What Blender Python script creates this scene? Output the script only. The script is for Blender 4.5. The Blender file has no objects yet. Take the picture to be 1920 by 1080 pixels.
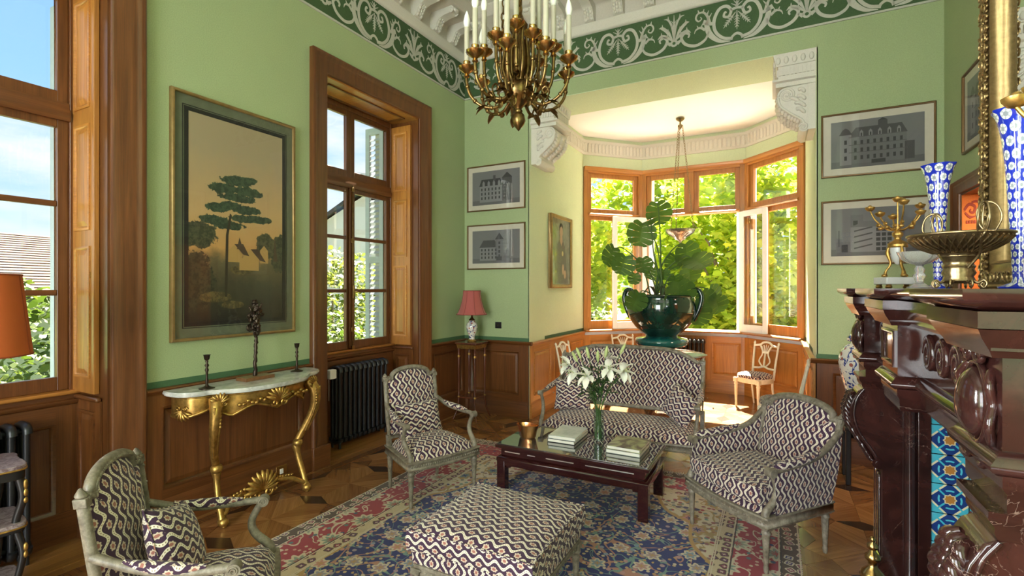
import bpy, bmesh, math, random
from mathutils import Vector, Matrix, Euler
R = random.Random(7)
SC = bpy.context.scene
COL = SC.collection
PI = math.pi

# ---------------------------------------------------------------- camera, sky, sun, exposure
CAM_H, FPX, YAW = 1.6, 930.0, math.radians(27.9)
cam_d = bpy.data.cameras.new('camera'); cam = bpy.data.objects.new('camera', cam_d); COL.objects.link(cam)
cam_d.sensor_fit = 'HORIZONTAL'; cam_d.sensor_width = 36.0; cam_d.lens = 36.0*FPX/1920.0
cam_d.clip_start = 0.05; cam_d.clip_end = 400
cam.location = (0, 0, CAM_H); cam.rotation_euler = (PI/2, 0, YAW)
SC.camera = cam
SC.view_settings.view_transform = 'Standard'; SC.view_settings.look = 'None'
SC.view_settings.gamma = 1.0; SC.view_settings.use_curve_mapping = False
SC.view_settings.exposure = 1.08

SKY_STRENGTH = 0.72
SUN_STRENGTH = 48.0

def make_world():
    w = bpy.data.worlds.new('sky'); SC.world = w; w.use_nodes = True
    nt = w.node_tree; N = nt.nodes; L = nt.links; N.clear()
    out = N.new('ShaderNodeOutputWorld'); bg = N.new('ShaderNodeBackground')
    tc = N.new('ShaderNodeTexCoord'); sep = N.new('ShaderNodeSeparateXYZ')
    L.new(tc.outputs['Generated'], sep.inputs[0])
    ramp = N.new('ShaderNodeValToRGB'); L.new(sep.outputs['Z'], ramp.inputs[0])
    e = ramp.color_ramp.elements
    e[0].position = 0.0; e[0].color = (0.62, 0.76, 0.90, 1)
    e[1].position = 0.75; e[1].color = (0.16, 0.36, 0.78, 1)
    m = e.new(0.3); m.color = (0.30, 0.54, 0.90, 1)
    mp = N.new('ShaderNodeMapping'); mp.inputs['Scale'].default_value = (1.6, 1.6, 6.0)
    L.new(tc.outputs['Generated'], mp.inputs[0])
    nz = N.new('ShaderNodeTexNoise'); nz.inputs['Scale'].default_value = 1.6
    nz.inputs['Detail'].default_value = 7; nz.inputs['Roughness'].default_value = 0.58
    L.new(mp.outputs[0], nz.inputs['Vector'])
    cr = N.new('ShaderNodeValToRGB'); L.new(nz.outputs[0], cr.inputs[0])
    cr.color_ramp.elements[0].position = 0.44; cr.color_ramp.elements[1].position = 0.62
    mx = N.new('ShaderNodeMixRGB'); L.new(cr.outputs[0], mx.inputs[0]); L.new(ramp.outputs[0], mx.inputs[1])
    mx.inputs[2].default_value = (0.74, 0.77, 0.80, 1)
    L.new(mx.outputs[0], bg.inputs[0]); bg.inputs[1].default_value = SKY_STRENGTH
    L.new(bg.outputs[0], out.inputs[0])
make_world()

def add_light(name, kind, loc, rot, energy, color=(1, 1, 1), **kw):
    d = bpy.data.lights.new(name, kind); d.energy = energy; d.color = color
    for k, v in kw.items(): setattr(d, k, v)
    o = bpy.data.objects.new(name, d); COL.objects.link(o); o.location = loc; o.rotation_euler = rot
    return o
def aim(d):   # rotation that points a light's -Z along d
    return Vector(d).to_track_quat('-Z', 'Y').to_euler()
add_light('sun', 'SUN', (0, 12, 12), aim((0.17, -0.80, -1.12)), SUN_STRENGTH, (1.0, 0.90, 0.74), angle=math.radians(0.6))

# fill lights added outside made-up windows behind the camera (added_window_7 in the front wall, added_window_6 in the left wall)
add_light('fill_light_front', 'AREA', (-1.15, -3.6, 1.9), aim((0, 1, -0.05)), 210, (0.95, 0.98, 1.0), shape='RECTANGLE', size=2.6, size_y=3.2)
add_light('fill_light_left', 'AREA', (-4.6, -1.9, 2.2), aim((1, 0, -0.1)), 1400, (0.90, 0.95, 1.0), shape='RECTANGLE', size=1.4, size_y=2.6)

# ---------------------------------------------------------------- mesh helpers
def V3(p): return Vector(p)
class MB:
    """collects shapes, build() links them as one mesh object"""
    def __init__(s): s.v = []; s.f = []; s.uv = {}
    def add(s, vs, fs):
        b = len(s.v); s.v += [tuple(x) for x in vs]; s.f += [tuple(i+b for i in f) for f in fs]; return s
    def box(s, x0, x1, y0, y1, z0, z1):
        if x0 > x1: x0, x1 = x1, x0
        if y0 > y1: y0, y1 = y1, y0
        if z0 > z1: z0, z1 = z1, z0
        return s.add([(x0,y0,z0),(x1,y0,z0),(x1,y1,z0),(x0,y1,z0),(x0,y0,z1),(x1,y0,z1),(x1,y1,z1),(x0,y1,z1)],
            [(3,2,1,0),(4,5,6,7),(0,1,5,4),(1,2,6,5),(2,3,7,6),(3,0,4,7)])
    def prism(s, poly, a, b, axis='z'):
        """poly: list of 2D points; extruded from a to b along axis. z:(x,y) y:(x,z) x:(y,z)"""
        n = len(poly)
        def P(p, t): return (p[0],p[1],t) if axis=='z' else ((p[0],t,p[1]) if axis=='y' else (t,p[0],p[1]))
        vs = [P(p,a) for p in poly]+[P(p,b) for p in poly]
        fs = [tuple(range(n-1,-1,-1)), tuple(range(n,2*n))]+[(i,(i+1)%n,(i+1)%n+n,i+n) for i in range(n)]
        ar = sum(poly[i][0]*poly[(i+1)%n][1]-poly[(i+1)%n][0]*poly[i][1] for i in range(n))
        flip = (ar < 0) ^ (b < a) ^ (axis == 'y')
        if flip: fs = [f[::-1] for f in fs]
        return s.add(vs, fs)
    def tube(s, pts, r, n=8, caps=True, closed=False, flat=1.0, up=None):
        pts = [V3(p) for p in pts]; m = len(pts)
        rs = r if isinstance(r, (list, tuple)) else [r]*m
        tan = []
        for i in range(m):
            a = pts[(i-1) % m] if (closed or i > 0) else pts[i]
            b = pts[(i+1) % m] if (closed or i < m-1) else pts[i]
            t = b-a
            tan.append(t.normalized() if t.length > 1e-9 else Vector((0,0,1)))
        t0 = tan[0]; u = V3(up) if up else (Vector((0,0,1)) if abs(t0.z) < 0.9 else Vector((1,0,0)))
        nrm = (u-t0*u.dot(t0)).normalized(); vs = []
        for i in range(m):
            t = tan[i]; nrm = nrm-t*nrm.dot(t)
            nrm = nrm.normalized() if nrm.length > 1e-6 else t.orthogonal().normalized()
            bi = t.cross(nrm)
            for k in range(n):
                a = 2*PI*k/n
                vs.append(pts[i]+nrm*(math.cos(a)*rs[i]*flat)+bi*(math.sin(a)*rs[i]))
        fs = []
        for i in range(m if closed else m-1):
            j = (i+1) % m
            for k in range(n):
                k2 = (k+1) % n; fs.append((i*n+k, i*n+k2, j*n+k2, j*n+k))
        if caps and not closed:
            fs.append(tuple(range(n-1,-1,-1))); fs.append(tuple((m-1)*n+k for k in range(n)))
        return s.add(vs, fs)
    def sweep(s, pts, prof, up=(0,0,1), closed=False, caps=True):
        """mitred moulding: prof points (a,b): a along tangent x up, b along up; prof is a closed polygon"""
        pts = [V3(p) for p in pts]; up = V3(up).normalized(); m = len(pts); n = len(prof); vs = []
        for i in range(m):
            d1 = (pts[i]-pts[i-1]).normalized() if (closed or i > 0) else None
            d2 = (pts[(i+1) % m]-pts[i]).normalized() if (closed or i < m-1) else None
            if d1 is None: d1 = d2
            if d2 is None: d2 = d1
            s1 = d1.cross(up).normalized(); s2 = d2.cross(up).normalized()
            mt = (s1+s2)
            mt = mt.normalized() if mt.length > 1e-6 else s1
            k = 1.0/max(0.25, mt.dot(s1))
            for (a, b) in prof: vs.append(pts[i]+mt*(a*k)+up*b)
        fs = []
        for i in range(m if closed else m-1):
            j = (i+1) % m
            for k in range(n):
                k2 = (k+1) % n; fs.append((i*n+k, j*n+k, j*n+k2, i*n+k2))
        ar = sum(prof[i][0]*prof[(i+1)%n][1]-prof[(i+1)%n][0]*prof[i][1] for i in range(n))
        if caps and not closed: fs.append(tuple(range(n))); fs.append(tuple((m-1)*n+k for k in range(n-1,-1,-1)))
        if ar > 0: fs = [f[::-1] for f in fs]
        fs = [f[::-1] for f in fs]
        return s.add(vs, fs)
    def lathe(s, prof, n=20, c=(0,0,0), sx=1.0, sy=1.0, a0=0.0, rad=None):
        """prof: (r,z) bottom to top; rad(theta,i) optional radial factor"""
        vs = []; fs = []; m = len(prof)
        for i, (r, z) in enumerate(prof):
            for k in range(n):
                a = a0+2*PI*k/n; q = r*(rad(a, i) if rad else 1.0)
                vs.append((c[0]+q*math.cos(a)*sx, c[1]+q*math.sin(a)*sy, c[2]+z))
        for i in range(m-1):
            for k in range(n):
                k2 = (k+1) % n; fs.append((i*n+k, i*n+k2, (i+1)*n+k2, (i+1)*n+k))
        if prof[0][0] > 1e-5: fs.append(tuple(range(n-1,-1,-1)))
        if prof[-1][0] > 1e-5: fs.append(tuple((m-1)*n+k for k in range(n)))
        return s.add(vs, fs)
    def ball(s, c, r, n=10, m=7):
        rx, ry, rz = r if isinstance(r, (tuple, list)) else (r, r, r)
        b = len(s.v)
        s.lathe([(math.sin(PI*i/m), -math.cos(PI*i/m)) for i in range(m+1)], n)
        for i in range(b, len(s.v)):
            x, y, z = s.v[i]; s.v[i] = (c[0]+x*rx, c[1]+y*ry, c[2]+z*rz)
        return s
    def grid(s, fn, nu, nv, wrapu=False, flip=False):
        vs = [fn(i/(nu if wrapu else nu-1), j/(nv-1)) for j in range(nv) for i in range(nu)]
        fs = []
        for j in range(nv-1):
            for i in range(nu if wrapu else nu-1):
                i2 = (i+1) % nu; f = (j*nu+i, j*nu+i2, (j+1)*nu+i2, (j+1)*nu+i)
                fs.append(f[::-1] if flip else f)
        return s.add(vs, fs)
    def mark(s): return len(s.v)
    def xf(s, M, start=0):
        for i in range(start, len(s.v)): s.v[i] = tuple(M @ Vector(s.v[i]))
        return s
    def build(s, name, mat, parent=None, smooth=61, bevel=0, uvf=None, seg=2, recalc=True):
        me = bpy.data.meshes.new(name); me.from_pydata(s.v, [], s.f); me.update()
        if recalc:
            b = bmesh.new(); b.from_mesh(me); bmesh.ops.remove_doubles(b, verts=b.verts, dist=1e-6); bmesh.ops.recalc_face_normals(b, faces=b.faces); b.to_mesh(me); b.free(); me.update()
        finish(me, smooth, uvf)
        if mat is not None:
            for mm in (mat if isinstance(mat, (list, tuple)) else [mat]): me.materials.append(mm)
        o = bpy.data.objects.new(name, me); COL.objects.link(o)
        if parent is not None: o.parent = parent
        if bevel:
            b = o.modifiers.new('bevel', 'BEVEL'); b.width = bevel; b.segments = seg; b.limit_method = 'ANGLE'; b.angle_limit = math.radians(40)
        return o
def finish(me, smooth=61, uvf=None):
    if smooth:
        me.polygons.foreach_set('use_smooth', [True]*len(me.polygons))
        if smooth < 180: me.set_sharp_from_angle(angle=math.radians(smooth))
    uvl = me.uv_layers.new(name='UVMap'); data = [0.0]*(2*len(me.loops)); vs = me.vertices
    for p in me.polygons:
        nx, ny, nz = abs(p.normal.x), abs(p.normal.y), abs(p.normal.z)
        ax = 2 if nz >= nx and nz >= ny else (0 if nx > ny else 1)
        for li in p.loop_indices:
            co = vs[me.loops[li].vertex_index].co
            if uvf: u, w = uvf(co, p)
            else: u, w = (co.x, co.y) if ax == 2 else ((co.y, co.z) if ax == 0 else (co.x, co.z))
            data[2*li] = u; data[2*li+1] = w
    uvl.data.foreach_set('uv', data)
def tag(o, label, cat, group=None):
    o['label'] = label; o['category'] = cat
    if group: o['group'] = group
    return o
def thing(name, label, cat, loc=(0,0,0), rz=0.0, group=None):
    o = bpy.data.objects.new(name, None); COL.objects.link(o); o.empty_display_size = 0.1
    o.location = loc; o.rotation_euler = (0, 0, rz)
    return tag(o, label, cat, group)
def struct(o): o['kind'] = 'structure'; return o
def structE(name, loc=(0,0,0)):
    o = bpy.data.objects.new(name, None); COL.objects.link(o); o.location = loc; o['kind'] = 'structure'; return o
def dup_tree(o, parent=None):
    c = o.copy(); COL.objects.link(c); c.parent = parent
    for ch in list(o.children): dup_tree(ch, c)
    return c
def bez(p0, p1, p2, p3, n=12):
    out = []
    for i in range(n+1):
        t = i/n; q = 1-t
        out.append(tuple(q*q*q*a+3*q*q*t*b+3*q*t*t*c+t*t*t*d for a, b, c, d in zip(p0, p1, p2, p3)))
    return out
def spline(pts, n=6, closed=False):
    """Catmull-Rom through pts"""
    P = [V3(p) for p in pts]; m = len(P); out = []
    for i in range(m if closed else m-1):
        p0 = P[(i-1) % m] if (closed or i > 0) else P[i]*2-P[i+1]
        p1 = P[i]; p2 = P[(i+1) % m]
        p3 = P[(i+2) % m] if (closed or i+2 < m) else p2*2-p1
        for k in range(n):
            t = k/n
            out.append(0.5*((2*p1)+(p2-p0)*t+(2*p0-5*p1+4*p2-p3)*t*t+(3*p1-p0-3*p2+p3)*t*t*t))
    if not closed: out.append(P[-1])
    return out
def lerp(a, b, t): return a+(b-a)*t
def interp(xs, ys, x):
    if x <= xs[0]: return ys[0]
    for i in range(len(xs)-1):
        if x <= xs[i+1]:
            t = (x-xs[i])/(xs[i+1]-xs[i]); return ys[i]+(ys[i+1]-ys[i])*t
    return ys[-1]
def cushion(mb, w, d, h, n=14, puff=1.0, c=(0,0,0), e=4.0, pinch=0.0):
    """soft pillow-like box: superellipse edges, domed top and bottom"""
    def fn(u, v):
        # spherical-ish param -> rounded box
        th = 2*PI*u; ph = -PI/2+PI*v
        def sg(x, p): return math.copysign(abs(x)**p, x)
        ce = 2.0/e
        cx = sg(math.cos(ph), 0.55)*sg(math.cos(th), ce); cy = sg(math.cos(ph), 0.55)*sg(math.sin(th), ce)
        cz = sg(math.sin(ph), 0.9)
        k = 1.0-pinch*(1-abs(cx))*0.0
        return (c[0]+cx*w/2, c[1]+cy*d/2, c[2]+cz*h/2)
    mb.grid(fn, n*4, n, wrapu=True)
    return mb
def pillow(mb, w, h, t, n=15, c=(0,0,0)):
    """scatter cushion in the XZ plane, thickness along Y, pinched corners"""
    for sgn in (-1, 1):
        def fn(u, v):
            x = 2*u-1; z = 2*v-1
            prof = max(0.0, (1-x*x))**0.45*max(0.0, (1-z*z))**0.45
            sx = 1-0.07*(1-z*z); sz = 1-0.07*(1-x*x)
            return (c[0]+x*w/2*sx, c[1]+sgn*t/2*prof, c[2]+z*h/2*sz)
        mb.grid(fn, n, n, flip=(sgn > 0))
    return mb

# ---------------------------------------------------------------- materials
class NT:
    def __init__(s, name):
        s.m = bpy.data.materials.new(name); s.m.use_nodes = True
        s.t = s.m.node_tree; s.N = s.t.nodes; s.L = s.t.links
        s.b = s.N['Principled BSDF']; s.o = s.N['Material Output']
    def n(s, k, **kw):
        x = s.N.new(k)
        for a, b in kw.items():
            if a in x.inputs.keys(): x.inputs[a].default_value = b
            else: setattr(x, a, b)
        return x
    def l(s, a, b): s.L.new(a, b); return s
    def math(s, op, a, b=None, c=None):
        x = s.N.new('ShaderNodeMath'); x.operation = op
        for i, q in enumerate((a, b, c)):
            if q is None: continue
            if isinstance(q, (int, float)): x.inputs[i].default_value = q
            else: s.L.new(q, x.inputs[i])
        return x.outputs[0]
    def mix(s, f, a, b, blend='MIX'):
        x = s.N.new('ShaderNodeMixRGB'); x.blend_type = blend
        for i, q in enumerate((f, a, b)):
            if isinstance(q, (int, float)): x.inputs[i].default_value = q
            elif isinstance(q, tuple): x.inputs[i].default_value = (q[0], q[1], q[2], 1)
            else: s.L.new(q, x.inputs[i])
        return x.outputs[0]
    def uv(s):
        x = s.N.new('ShaderNodeTexCoord'); return x.outputs['UV']
    def obj(s):
        x = s.N.new('ShaderNodeTexCoord'); return x.outputs['Object']
    def sep(s, v):
        x = s.N.new('ShaderNodeSeparateXYZ'); s.L.new(v, x.inputs[0]); return x.outputs
    def mapv(s, v, sc=(1,1,1), rot=(0,0,0), loc=(0,0,0)):
        x = s.N.new('ShaderNodeMapping'); s.L.new(v, x.inputs[0])
        x.inputs['Scale'].default_value = sc; x.inputs['Rotation'].default_value = rot; x.inputs['Location'].default_value = loc
        return x.outputs[0]
    def noise(s, v, sc=5, det=4, rough=0.5, dist=0.0):
        x = s.N.new('ShaderNodeTexNoise'); s.L.new(v, x.inputs['Vector'])
        x.inputs['Scale'].default_value = sc; x.inputs['Detail'].default_value = det
        x.inputs['Roughness'].default_value = rough; x.inputs['Distortion'].default_value = dist
        return x.outputs[0]
    def vor(s, v, sc=5, feat='F1', out=0, rnd=1.0):
        x = s.N.new('ShaderNodeTexVoronoi'); x.feature = feat; s.L.new(v, x.inputs['Vector'])
        x.inputs['Scale'].default_value = sc; x.inputs['Randomness'].default_value = rnd
        return x.outputs[out]
    def ramp(s, v, stops, interp='LINEAR'):
        x = s.N.new('ShaderNodeValToRGB'); s.L.new(v, x.inputs[0]); e = x.color_ramp.elements
        x.color_ramp.interpolation = interp
        while len(e) < len(stops): e.new(0.5)
        for i, (p, c) in enumerate(stops):
            e[i].position = p
            e[i].color = (c, c, c, 1) if isinstance(c, (int, float)) else (c[0], c[1], c[2], 1)
        return x.outputs[0]
    def step(s, v, lo, hi):     # smooth 0..1
        x = s.N.new('ShaderNodeMapRange'); x.interpolation_type = 'SMOOTHSTEP'; s.L.new(v, x.inputs[0])
        x.inputs[1].default_value = lo; x.inputs[2].default_value = hi; return x.outputs[0]
    def bump(s, h, st=0.2, d=0.002):
        x = s.N.new('ShaderNodeBump'); s.L.new(h, x.inputs['Height'])
        x.inputs['Strength'].default_value = st; x.inputs['Distance'].default_value = d
        s.L.new(x.outputs[0], s.b.inputs['Normal']); return s
    def col(s, c):
        if isinstance(c, tuple): s.b.inputs['Base Color'].default_value = (c[0], c[1], c[2], 1)
        else: s.L.new(c, s.b.inputs['Base Color'])
        return s
    def p(s, **kw):
        for k, v in kw.items(): s.b.inputs[k.replace('_', ' ')].default_value = v
        return s
def srgb(r, g, b):
    f = lambda c: (c/255/12.92) if c/255 <= 0.04045 else ((c/255+0.055)/1.055)**2.4
    return (f(r), f(g), f(b))
def plain(name, c, rough=0.5, metal=0.0, var=0.0, sc=20, bump=0.0, **kw):
    t = NT(name)
    if var:
        nz = t.noise(t.obj(), sc, 5, 0.6)
        k = t.ramp(nz, [(0.3, 1-var), (0.7, 1+var)])
        t.col(t.mix(1.0, c, k, 'MULTIPLY'))
        if bump: t.bump(nz, bump, 0.003)
    else: t.col(c)
    t.p(Roughness=rough, Metallic=metal, **kw); return t.m
def wood(name, c1, c2, rough=0.35, axis='v', sc=1.0, coat=0.15, bump=0.08):
    t = NT(name); uv = t.uv()
    st = (28*sc, 1.4*sc, 1) if axis == 'v' else (1.4*sc, 28*sc, 1)
    oi = t.n('ShaderNodeObjectInfo')
    off = t.math('MULTIPLY', oi.outputs['Random'], 17.0)
    cb = t.n('ShaderNodeCombineXYZ'); t.l(off, cb.inputs[0]); t.l(off, cb.inputs[1])
    va = t.n('ShaderNodeVectorMath', operation='ADD'); t.l(t.mapv(uv, st), va.inputs[0]); t.l(cb.outputs[0], va.inputs[1])
    n1 = t.noise(va.outputs[0], 1.0, 8, 0.62, 0.6)
    st2 = (160*sc, 3*sc, 1) if axis == 'v' else (3*sc, 160*sc, 1)
    n2 = t.noise(t.mapv(uv, st2), 1.0, 3, 0.5)
    c = t.ramp(n1, [(0.28, c2), (0.72, c1)])
    c = t.mix(0.45, c, t.ramp(n2, [(0.35, 0.55), (0.65, 1.05)]), 'MULTIPLY')
    tone = t.math('MULTIPLY_ADD', oi.outputs['Random'], 0.22, 0.89)
    c = t.mix(1.0, c, tone, 'MULTIPLY')
    t.col(c).p(Roughness=rough, Coat_Weight=coat, Coat_Roughness=0.18); t.bump(n2, bump, 0.001)
    return t.m
M = {}
# painted wall: green distemper with a fine stipple
def wallpaint(name, c, rough=0.75, var=0.06):
    t = NT(name); o = t.obj()
    n = t.noise(o, 140, 2, 0.7); n2 = t.noise(o, 1.2, 3, 0.5)
    k = t.ramp(n, [(0.3, 1-var*1.6), (0.7, 1+var*1.6)]); k2 = t.ramp(n2, [(0.3, 1-var*0.6), (0.7, 1+var*0.6)])
    t.col(t.mix(1.0, t.mix(1.0, c, k, 'MULTIPLY'), k2, 'MULTIPLY')).p(Roughness=rough); t.bump(n, 0.12, 0.002)
    return t.m
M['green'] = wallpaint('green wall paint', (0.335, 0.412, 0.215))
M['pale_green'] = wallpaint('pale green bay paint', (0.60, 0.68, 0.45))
M['band'] = wallpaint('dark green band paint', (0.055, 0.125, 0.055))
M['frieze'] = wallpaint('frieze green paint', (0.048, 0.098, 0.035), var=0.08)
M['stencil'] = wallpaint('frieze scroll paint', (0.47, 0.47, 0.40), var=0.05)
M['plaster'] = wallpaint('white plaster', (0.66, 0.63, 0.56), var=0.04)
M['ceil'] = wallpaint('ceiling plaster', (0.58, 0.54, 0.47), var=0.05)
M['white'] = wallpaint('white bay ceiling', (0.90, 0.90, 0.89), var=0.02)
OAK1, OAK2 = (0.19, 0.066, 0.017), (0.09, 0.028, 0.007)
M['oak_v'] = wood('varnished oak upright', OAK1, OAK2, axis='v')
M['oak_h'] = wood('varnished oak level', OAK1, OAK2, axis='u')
M['oak_lit_v'] = wood('painted-light oak upright', (0.56, 0.235, 0.050), (0.36, 0.135, 0.027), axis='v')  # same oak, with the bright daylight of bay and reveals painted into the colour
M['oak_lit_h'] = wood('painted-light oak level', (0.56, 0.235, 0.050), (0.36, 0.135, 0.027), axis='u')
PQ = [((0.30,0.135,0.045),(0.17,0.065,0.02)), ((0.22,0.088,0.028),(0.12,0.043,0.013)), ((0.36,0.175,0.06),(0.22,0.095,0.03)), ((0.055,0.026,0.014),(0.03,0.014,0.008))]
M['pq'] = [wood('parquet tone %s' % 'abcd'[i], a, b, rough=0.24, axis='u', sc=1.3, coat=0.3, bump=0.05) for i, (a, b) in enumerate(PQ)]
M['plank'] = wood('floor plank oak', (0.38,0.18,0.05), (0.22,0.09,0.025), rough=0.28, axis='v', coat=0.25)
M['white_paint'] = plain('white gloss paint', (0.82, 0.82, 0.80), 0.35, var=0.03)
M['shutter_paint'] = plain('grey white shutter paint', (0.24, 0.27, 0.30), 0.5, var=0.05)
def glass(name, tint=(1,1,1), rough=0.0, ior=1.45):
    t = NT(name); t.N.remove(t.b)
    tr = t.n('ShaderNodeBsdfTransparent'); tr.inputs[0].default_value = (*tint, 1)
    gl = t.n('ShaderNodeBsdfGlossy'); gl.inputs['Roughness'].default_value = rough
    fr = t.n('ShaderNodeFresnel'); ge = t.n('ShaderNodeNewGeometry'); t.l(t.math('MULTIPLY_ADD', ge.outputs['Backfacing'], 1.0/ior-ior, ior), fr.inputs[0])
    mx = t.n('ShaderNodeMixShader'); t.l(fr.outputs[0], mx.inputs[0]); t.l(tr.outputs[0], mx.inputs[1]); t.l(gl.outputs[0], mx.inputs[2])
    t.l(mx.outputs[0], t.o.inputs[0]); return t.m
M['pane'] = glass('window glass', (0.96, 0.98, 0.97))
M['picture_glass'] = glass('picture glass', (0.97, 0.97, 0.97))
M['vase_glass'] = glass('clear vase glass', (0.90, 0.96, 0.94), 0.02, 1.5)
M['iron'] = plain('black iron', (0.014, 0.015, 0.018), 0.35)
M['black'] = plain('black lacquer', (0.012, 0.011, 0.011), 0.3)
M['brass'] = plain('brass', (0.46, 0.29, 0.10), 0.25, 1.0, var=0.12, sc=30)
M['bronze'] = plain('dark gilt bronze', (0.23, 0.145, 0.055), 0.3, 1.0, var=0.35, sc=40)
M['gilt'] = plain('gilt wood', (0.42, 0.25, 0.065), 0.36, 0.85, var=0.4, sc=35, bump=0.2)
M['steel'] = plain('grey steel', (0.45, 0.45, 0.45), 0.35, 0.9)

# ---------------------------------------------------------------- the room shell
XL, XR, YB, YF, ZC = -3.6, 1.28, 5.47, -2.9, 4.98
BX0, BX1, BY1, BY2 = -2.66, 0.35, 7.42, 8.19          # bay: side walls, end of side walls, centre window plane
BA, BB, BC, BD = (BX0, BY1), (-1.925, BY2), (-0.385, BY2), (BX1, BY1)
WINS = [(0.868, 'window_1'), (3.853, 'window_2'), (-1.9, 'added_window_6')]   # tall windows in the left wall (the last made up behind the camera to let fill light in)
HW, CW = 0.664, 0.18                                   # half width of the opening, casing width
ZH, ZS = 3.535, 0.95
def place(ox, oy, ang): return Matrix.Translation((ox, oy, 0)) @ Matrix.Rotation(ang, 4, 'Z')

# left wall with its window openings
mb = MB(); edges = [YF-0.45]
for yc, n in sorted(WINS): edges += [yc-HW, yc+HW]
edges.append(YB+0.45)
for i in range(0, len(edges), 2): mb.box(-4.06, XL, edges[i], edges[i+1], 0, 5.2)
for yc, n in WINS:
    mb.box(-4.06, XL, yc-HW, yc+HW, ZH, 5.2); mb.box(-4.10, -4.0, yc-HW, yc+HW, 0, ZS-0.02)
wall_left = struct(mb.build('wall_left', M['green'], smooth=0))
# back wall with the bay opening
mb = MB()
mb.box(XL, BX0, YB, YB+0.45, 0, 5.2); mb.box(BX1, XR+0.4, YB, YB+0.45, 0, 5.2); mb.box(BX0, BX1, YB, 6.11, 3.87, 5.2)
wall_back = struct(mb.build('wall_back', M['green'], smooth=0))
# right wall with a doorway, chimney breast
mb = MB(); DY0, DY1, DZ = 4.16, 5.03, 2.33
mb.box(XR, XR+0.3, YF-0.3, DY0, 0, 5.2); mb.box(XR, XR+0.3, DY1, YB, 0, 5.2); mb.box(XR, XR+0.3, DY0, DY1, DZ, 5.2)
mb.box(1.02, XR, 1.30, 3.47, 0, 5.2)
wall_right = struct(mb.build('wall_right', M['green'], smooth=0))
# wall behind the camera with a tall opening and window added for fill light
mb = MB()
mb.box(XL, -2.3, YF-0.3, YF, 0, 5.2); mb.box(0.0, XR, YF-0.3, YF, 0, 5.2); mb.box(-2.3, 0.0, YF-0.3, YF, 3.4, 5.2)
wall_front = struct(mb.build('wall_front', M['green'], smooth=0))
mb = MB()
for x in (-2.3, -1.55, -0.8, -0.05): mb.box(x, x+0.05, YF-0.2, YF-0.14, 0, 3.4)
for z in (0.0, 1.0, 2.2, 3.34): mb.box(-2.3, 0, YF-0.195, YF-0.145, z, z+0.06)
struct(mb.build('added_window_7', M['oak_v'], smooth=0))
# bay walls
mb = MB()
mb.box(BX0-0.4, BX0, YB+0.45, BY1+0.1, 0, 4.2); 
mb.box(BX1, BX1+0.4, YB+0.45, BY1+0.1, 0, 4.2)
def seg_box(mb, P, Q, a, b, d0, d1, z0, z1):
    """box along the segment P->Q from a to b metres, depth d0..d1 outwards"""
    ux, uy = Q[0]-P[0], Q[1]-P[1]; L = math.hypot(ux, uy); ang = math.atan2(uy, ux); k = mb.mark()
    mb.box(a, b, d0, d1, z0, z1); mb.xf(place(P[0], P[1], ang), k)
SEGS = [(BA, BB), (BB, BC), (BC, BD)]
for P, Q in SEGS:
    L = math.dist(P, Q)
    seg_box(mb, P, Q, -0.02, L+0.02, 0.0, 0.30, 3.51, 4.2)
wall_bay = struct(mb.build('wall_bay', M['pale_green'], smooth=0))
mb = MB()
for P, Q in SEGS:
    L = math.dist(P, Q)
    seg_box(mb, P, Q, -0.02, L+0.02, 0.03, 0.30, -1.6, 0.90)
struct(mb.build('wall_bay_outer', M['white'], smooth=0))
# pale lining of the jambs and the soffit of the opening
mb = MB(); mb.box(BX0-0.01, BX0+0.004, YB+0.0, YB+0.46, 0, 3.87); mb.box(BX1-0.004, BX1+0.01, YB+0.0, YB+0.46, 0, 3.87)
mb.box(BX0, BX1, YB+0.001, 6.112, 3.862, 3.872)
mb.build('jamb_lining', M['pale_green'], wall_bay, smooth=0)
# ceilings
mb = MB(); mb.box(XL-0.4, XR+0.3, YF-0.3, YB+0.6, ZC, ZC+0.2)
ceiling = struct(mb.build('ceiling', M['ceil'], smooth=0))
mb = MB(); mb.prism([(BX0-0.2, 6.0), (BX1+0.2, 6.0), (BX1+0.2, BY1), (BC[0]+0.1, BY2+0.2), (BB[0]-0.1, BY2+0.2), (BX0-0.2, BY1)], 3.985, 4.2)
struct(mb.build('ceiling_bay', M['white'], smooth=0))

# ---------------------------------------------------------------- cornice, frieze
def cornice(name, p0, p1, inward):
    """plaster cornice along a wall from p0 to p1; profile reaches 'inward'"""
    t = structE(name)
    a0 = 0.0
    prof1 = [(0,4.52),(0.03,4.52),(0.045,4.545),(0.045,4.58),(0.06,4.60),(0.06,4.625),(0,4.625)]
    prof2 = [(0,4.625),(0.018,4.625),(0.018,4.80),(0.05,4.83),(0.36,4.845),(0.38,4.86),(0.38,4.90),(0.43,4.93),(0.43,4.96),(0.50,4.985),(0,4.985)]
    for nm, pf in (('architrave', prof1), ('corona', prof2)):
        m = MB(); sgn = 1 if inward > 0 else -1
        m.sweep([(p0[0],p0[1],0),(p1[0],p1[1],0)], [(a*sgn, z) for a, z in pf]); m.build(nm, M['plaster'] if nm == 'architrave' else M['ceil'], t)
    return t
# side = tangent x up: for travel +Y it is +X
c_left = cornice('trim_1', (XL, YF), (XL, YB), 1)
c_back = cornice('trim_2', (XL, YB), (XR, YB), 1)
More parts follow.
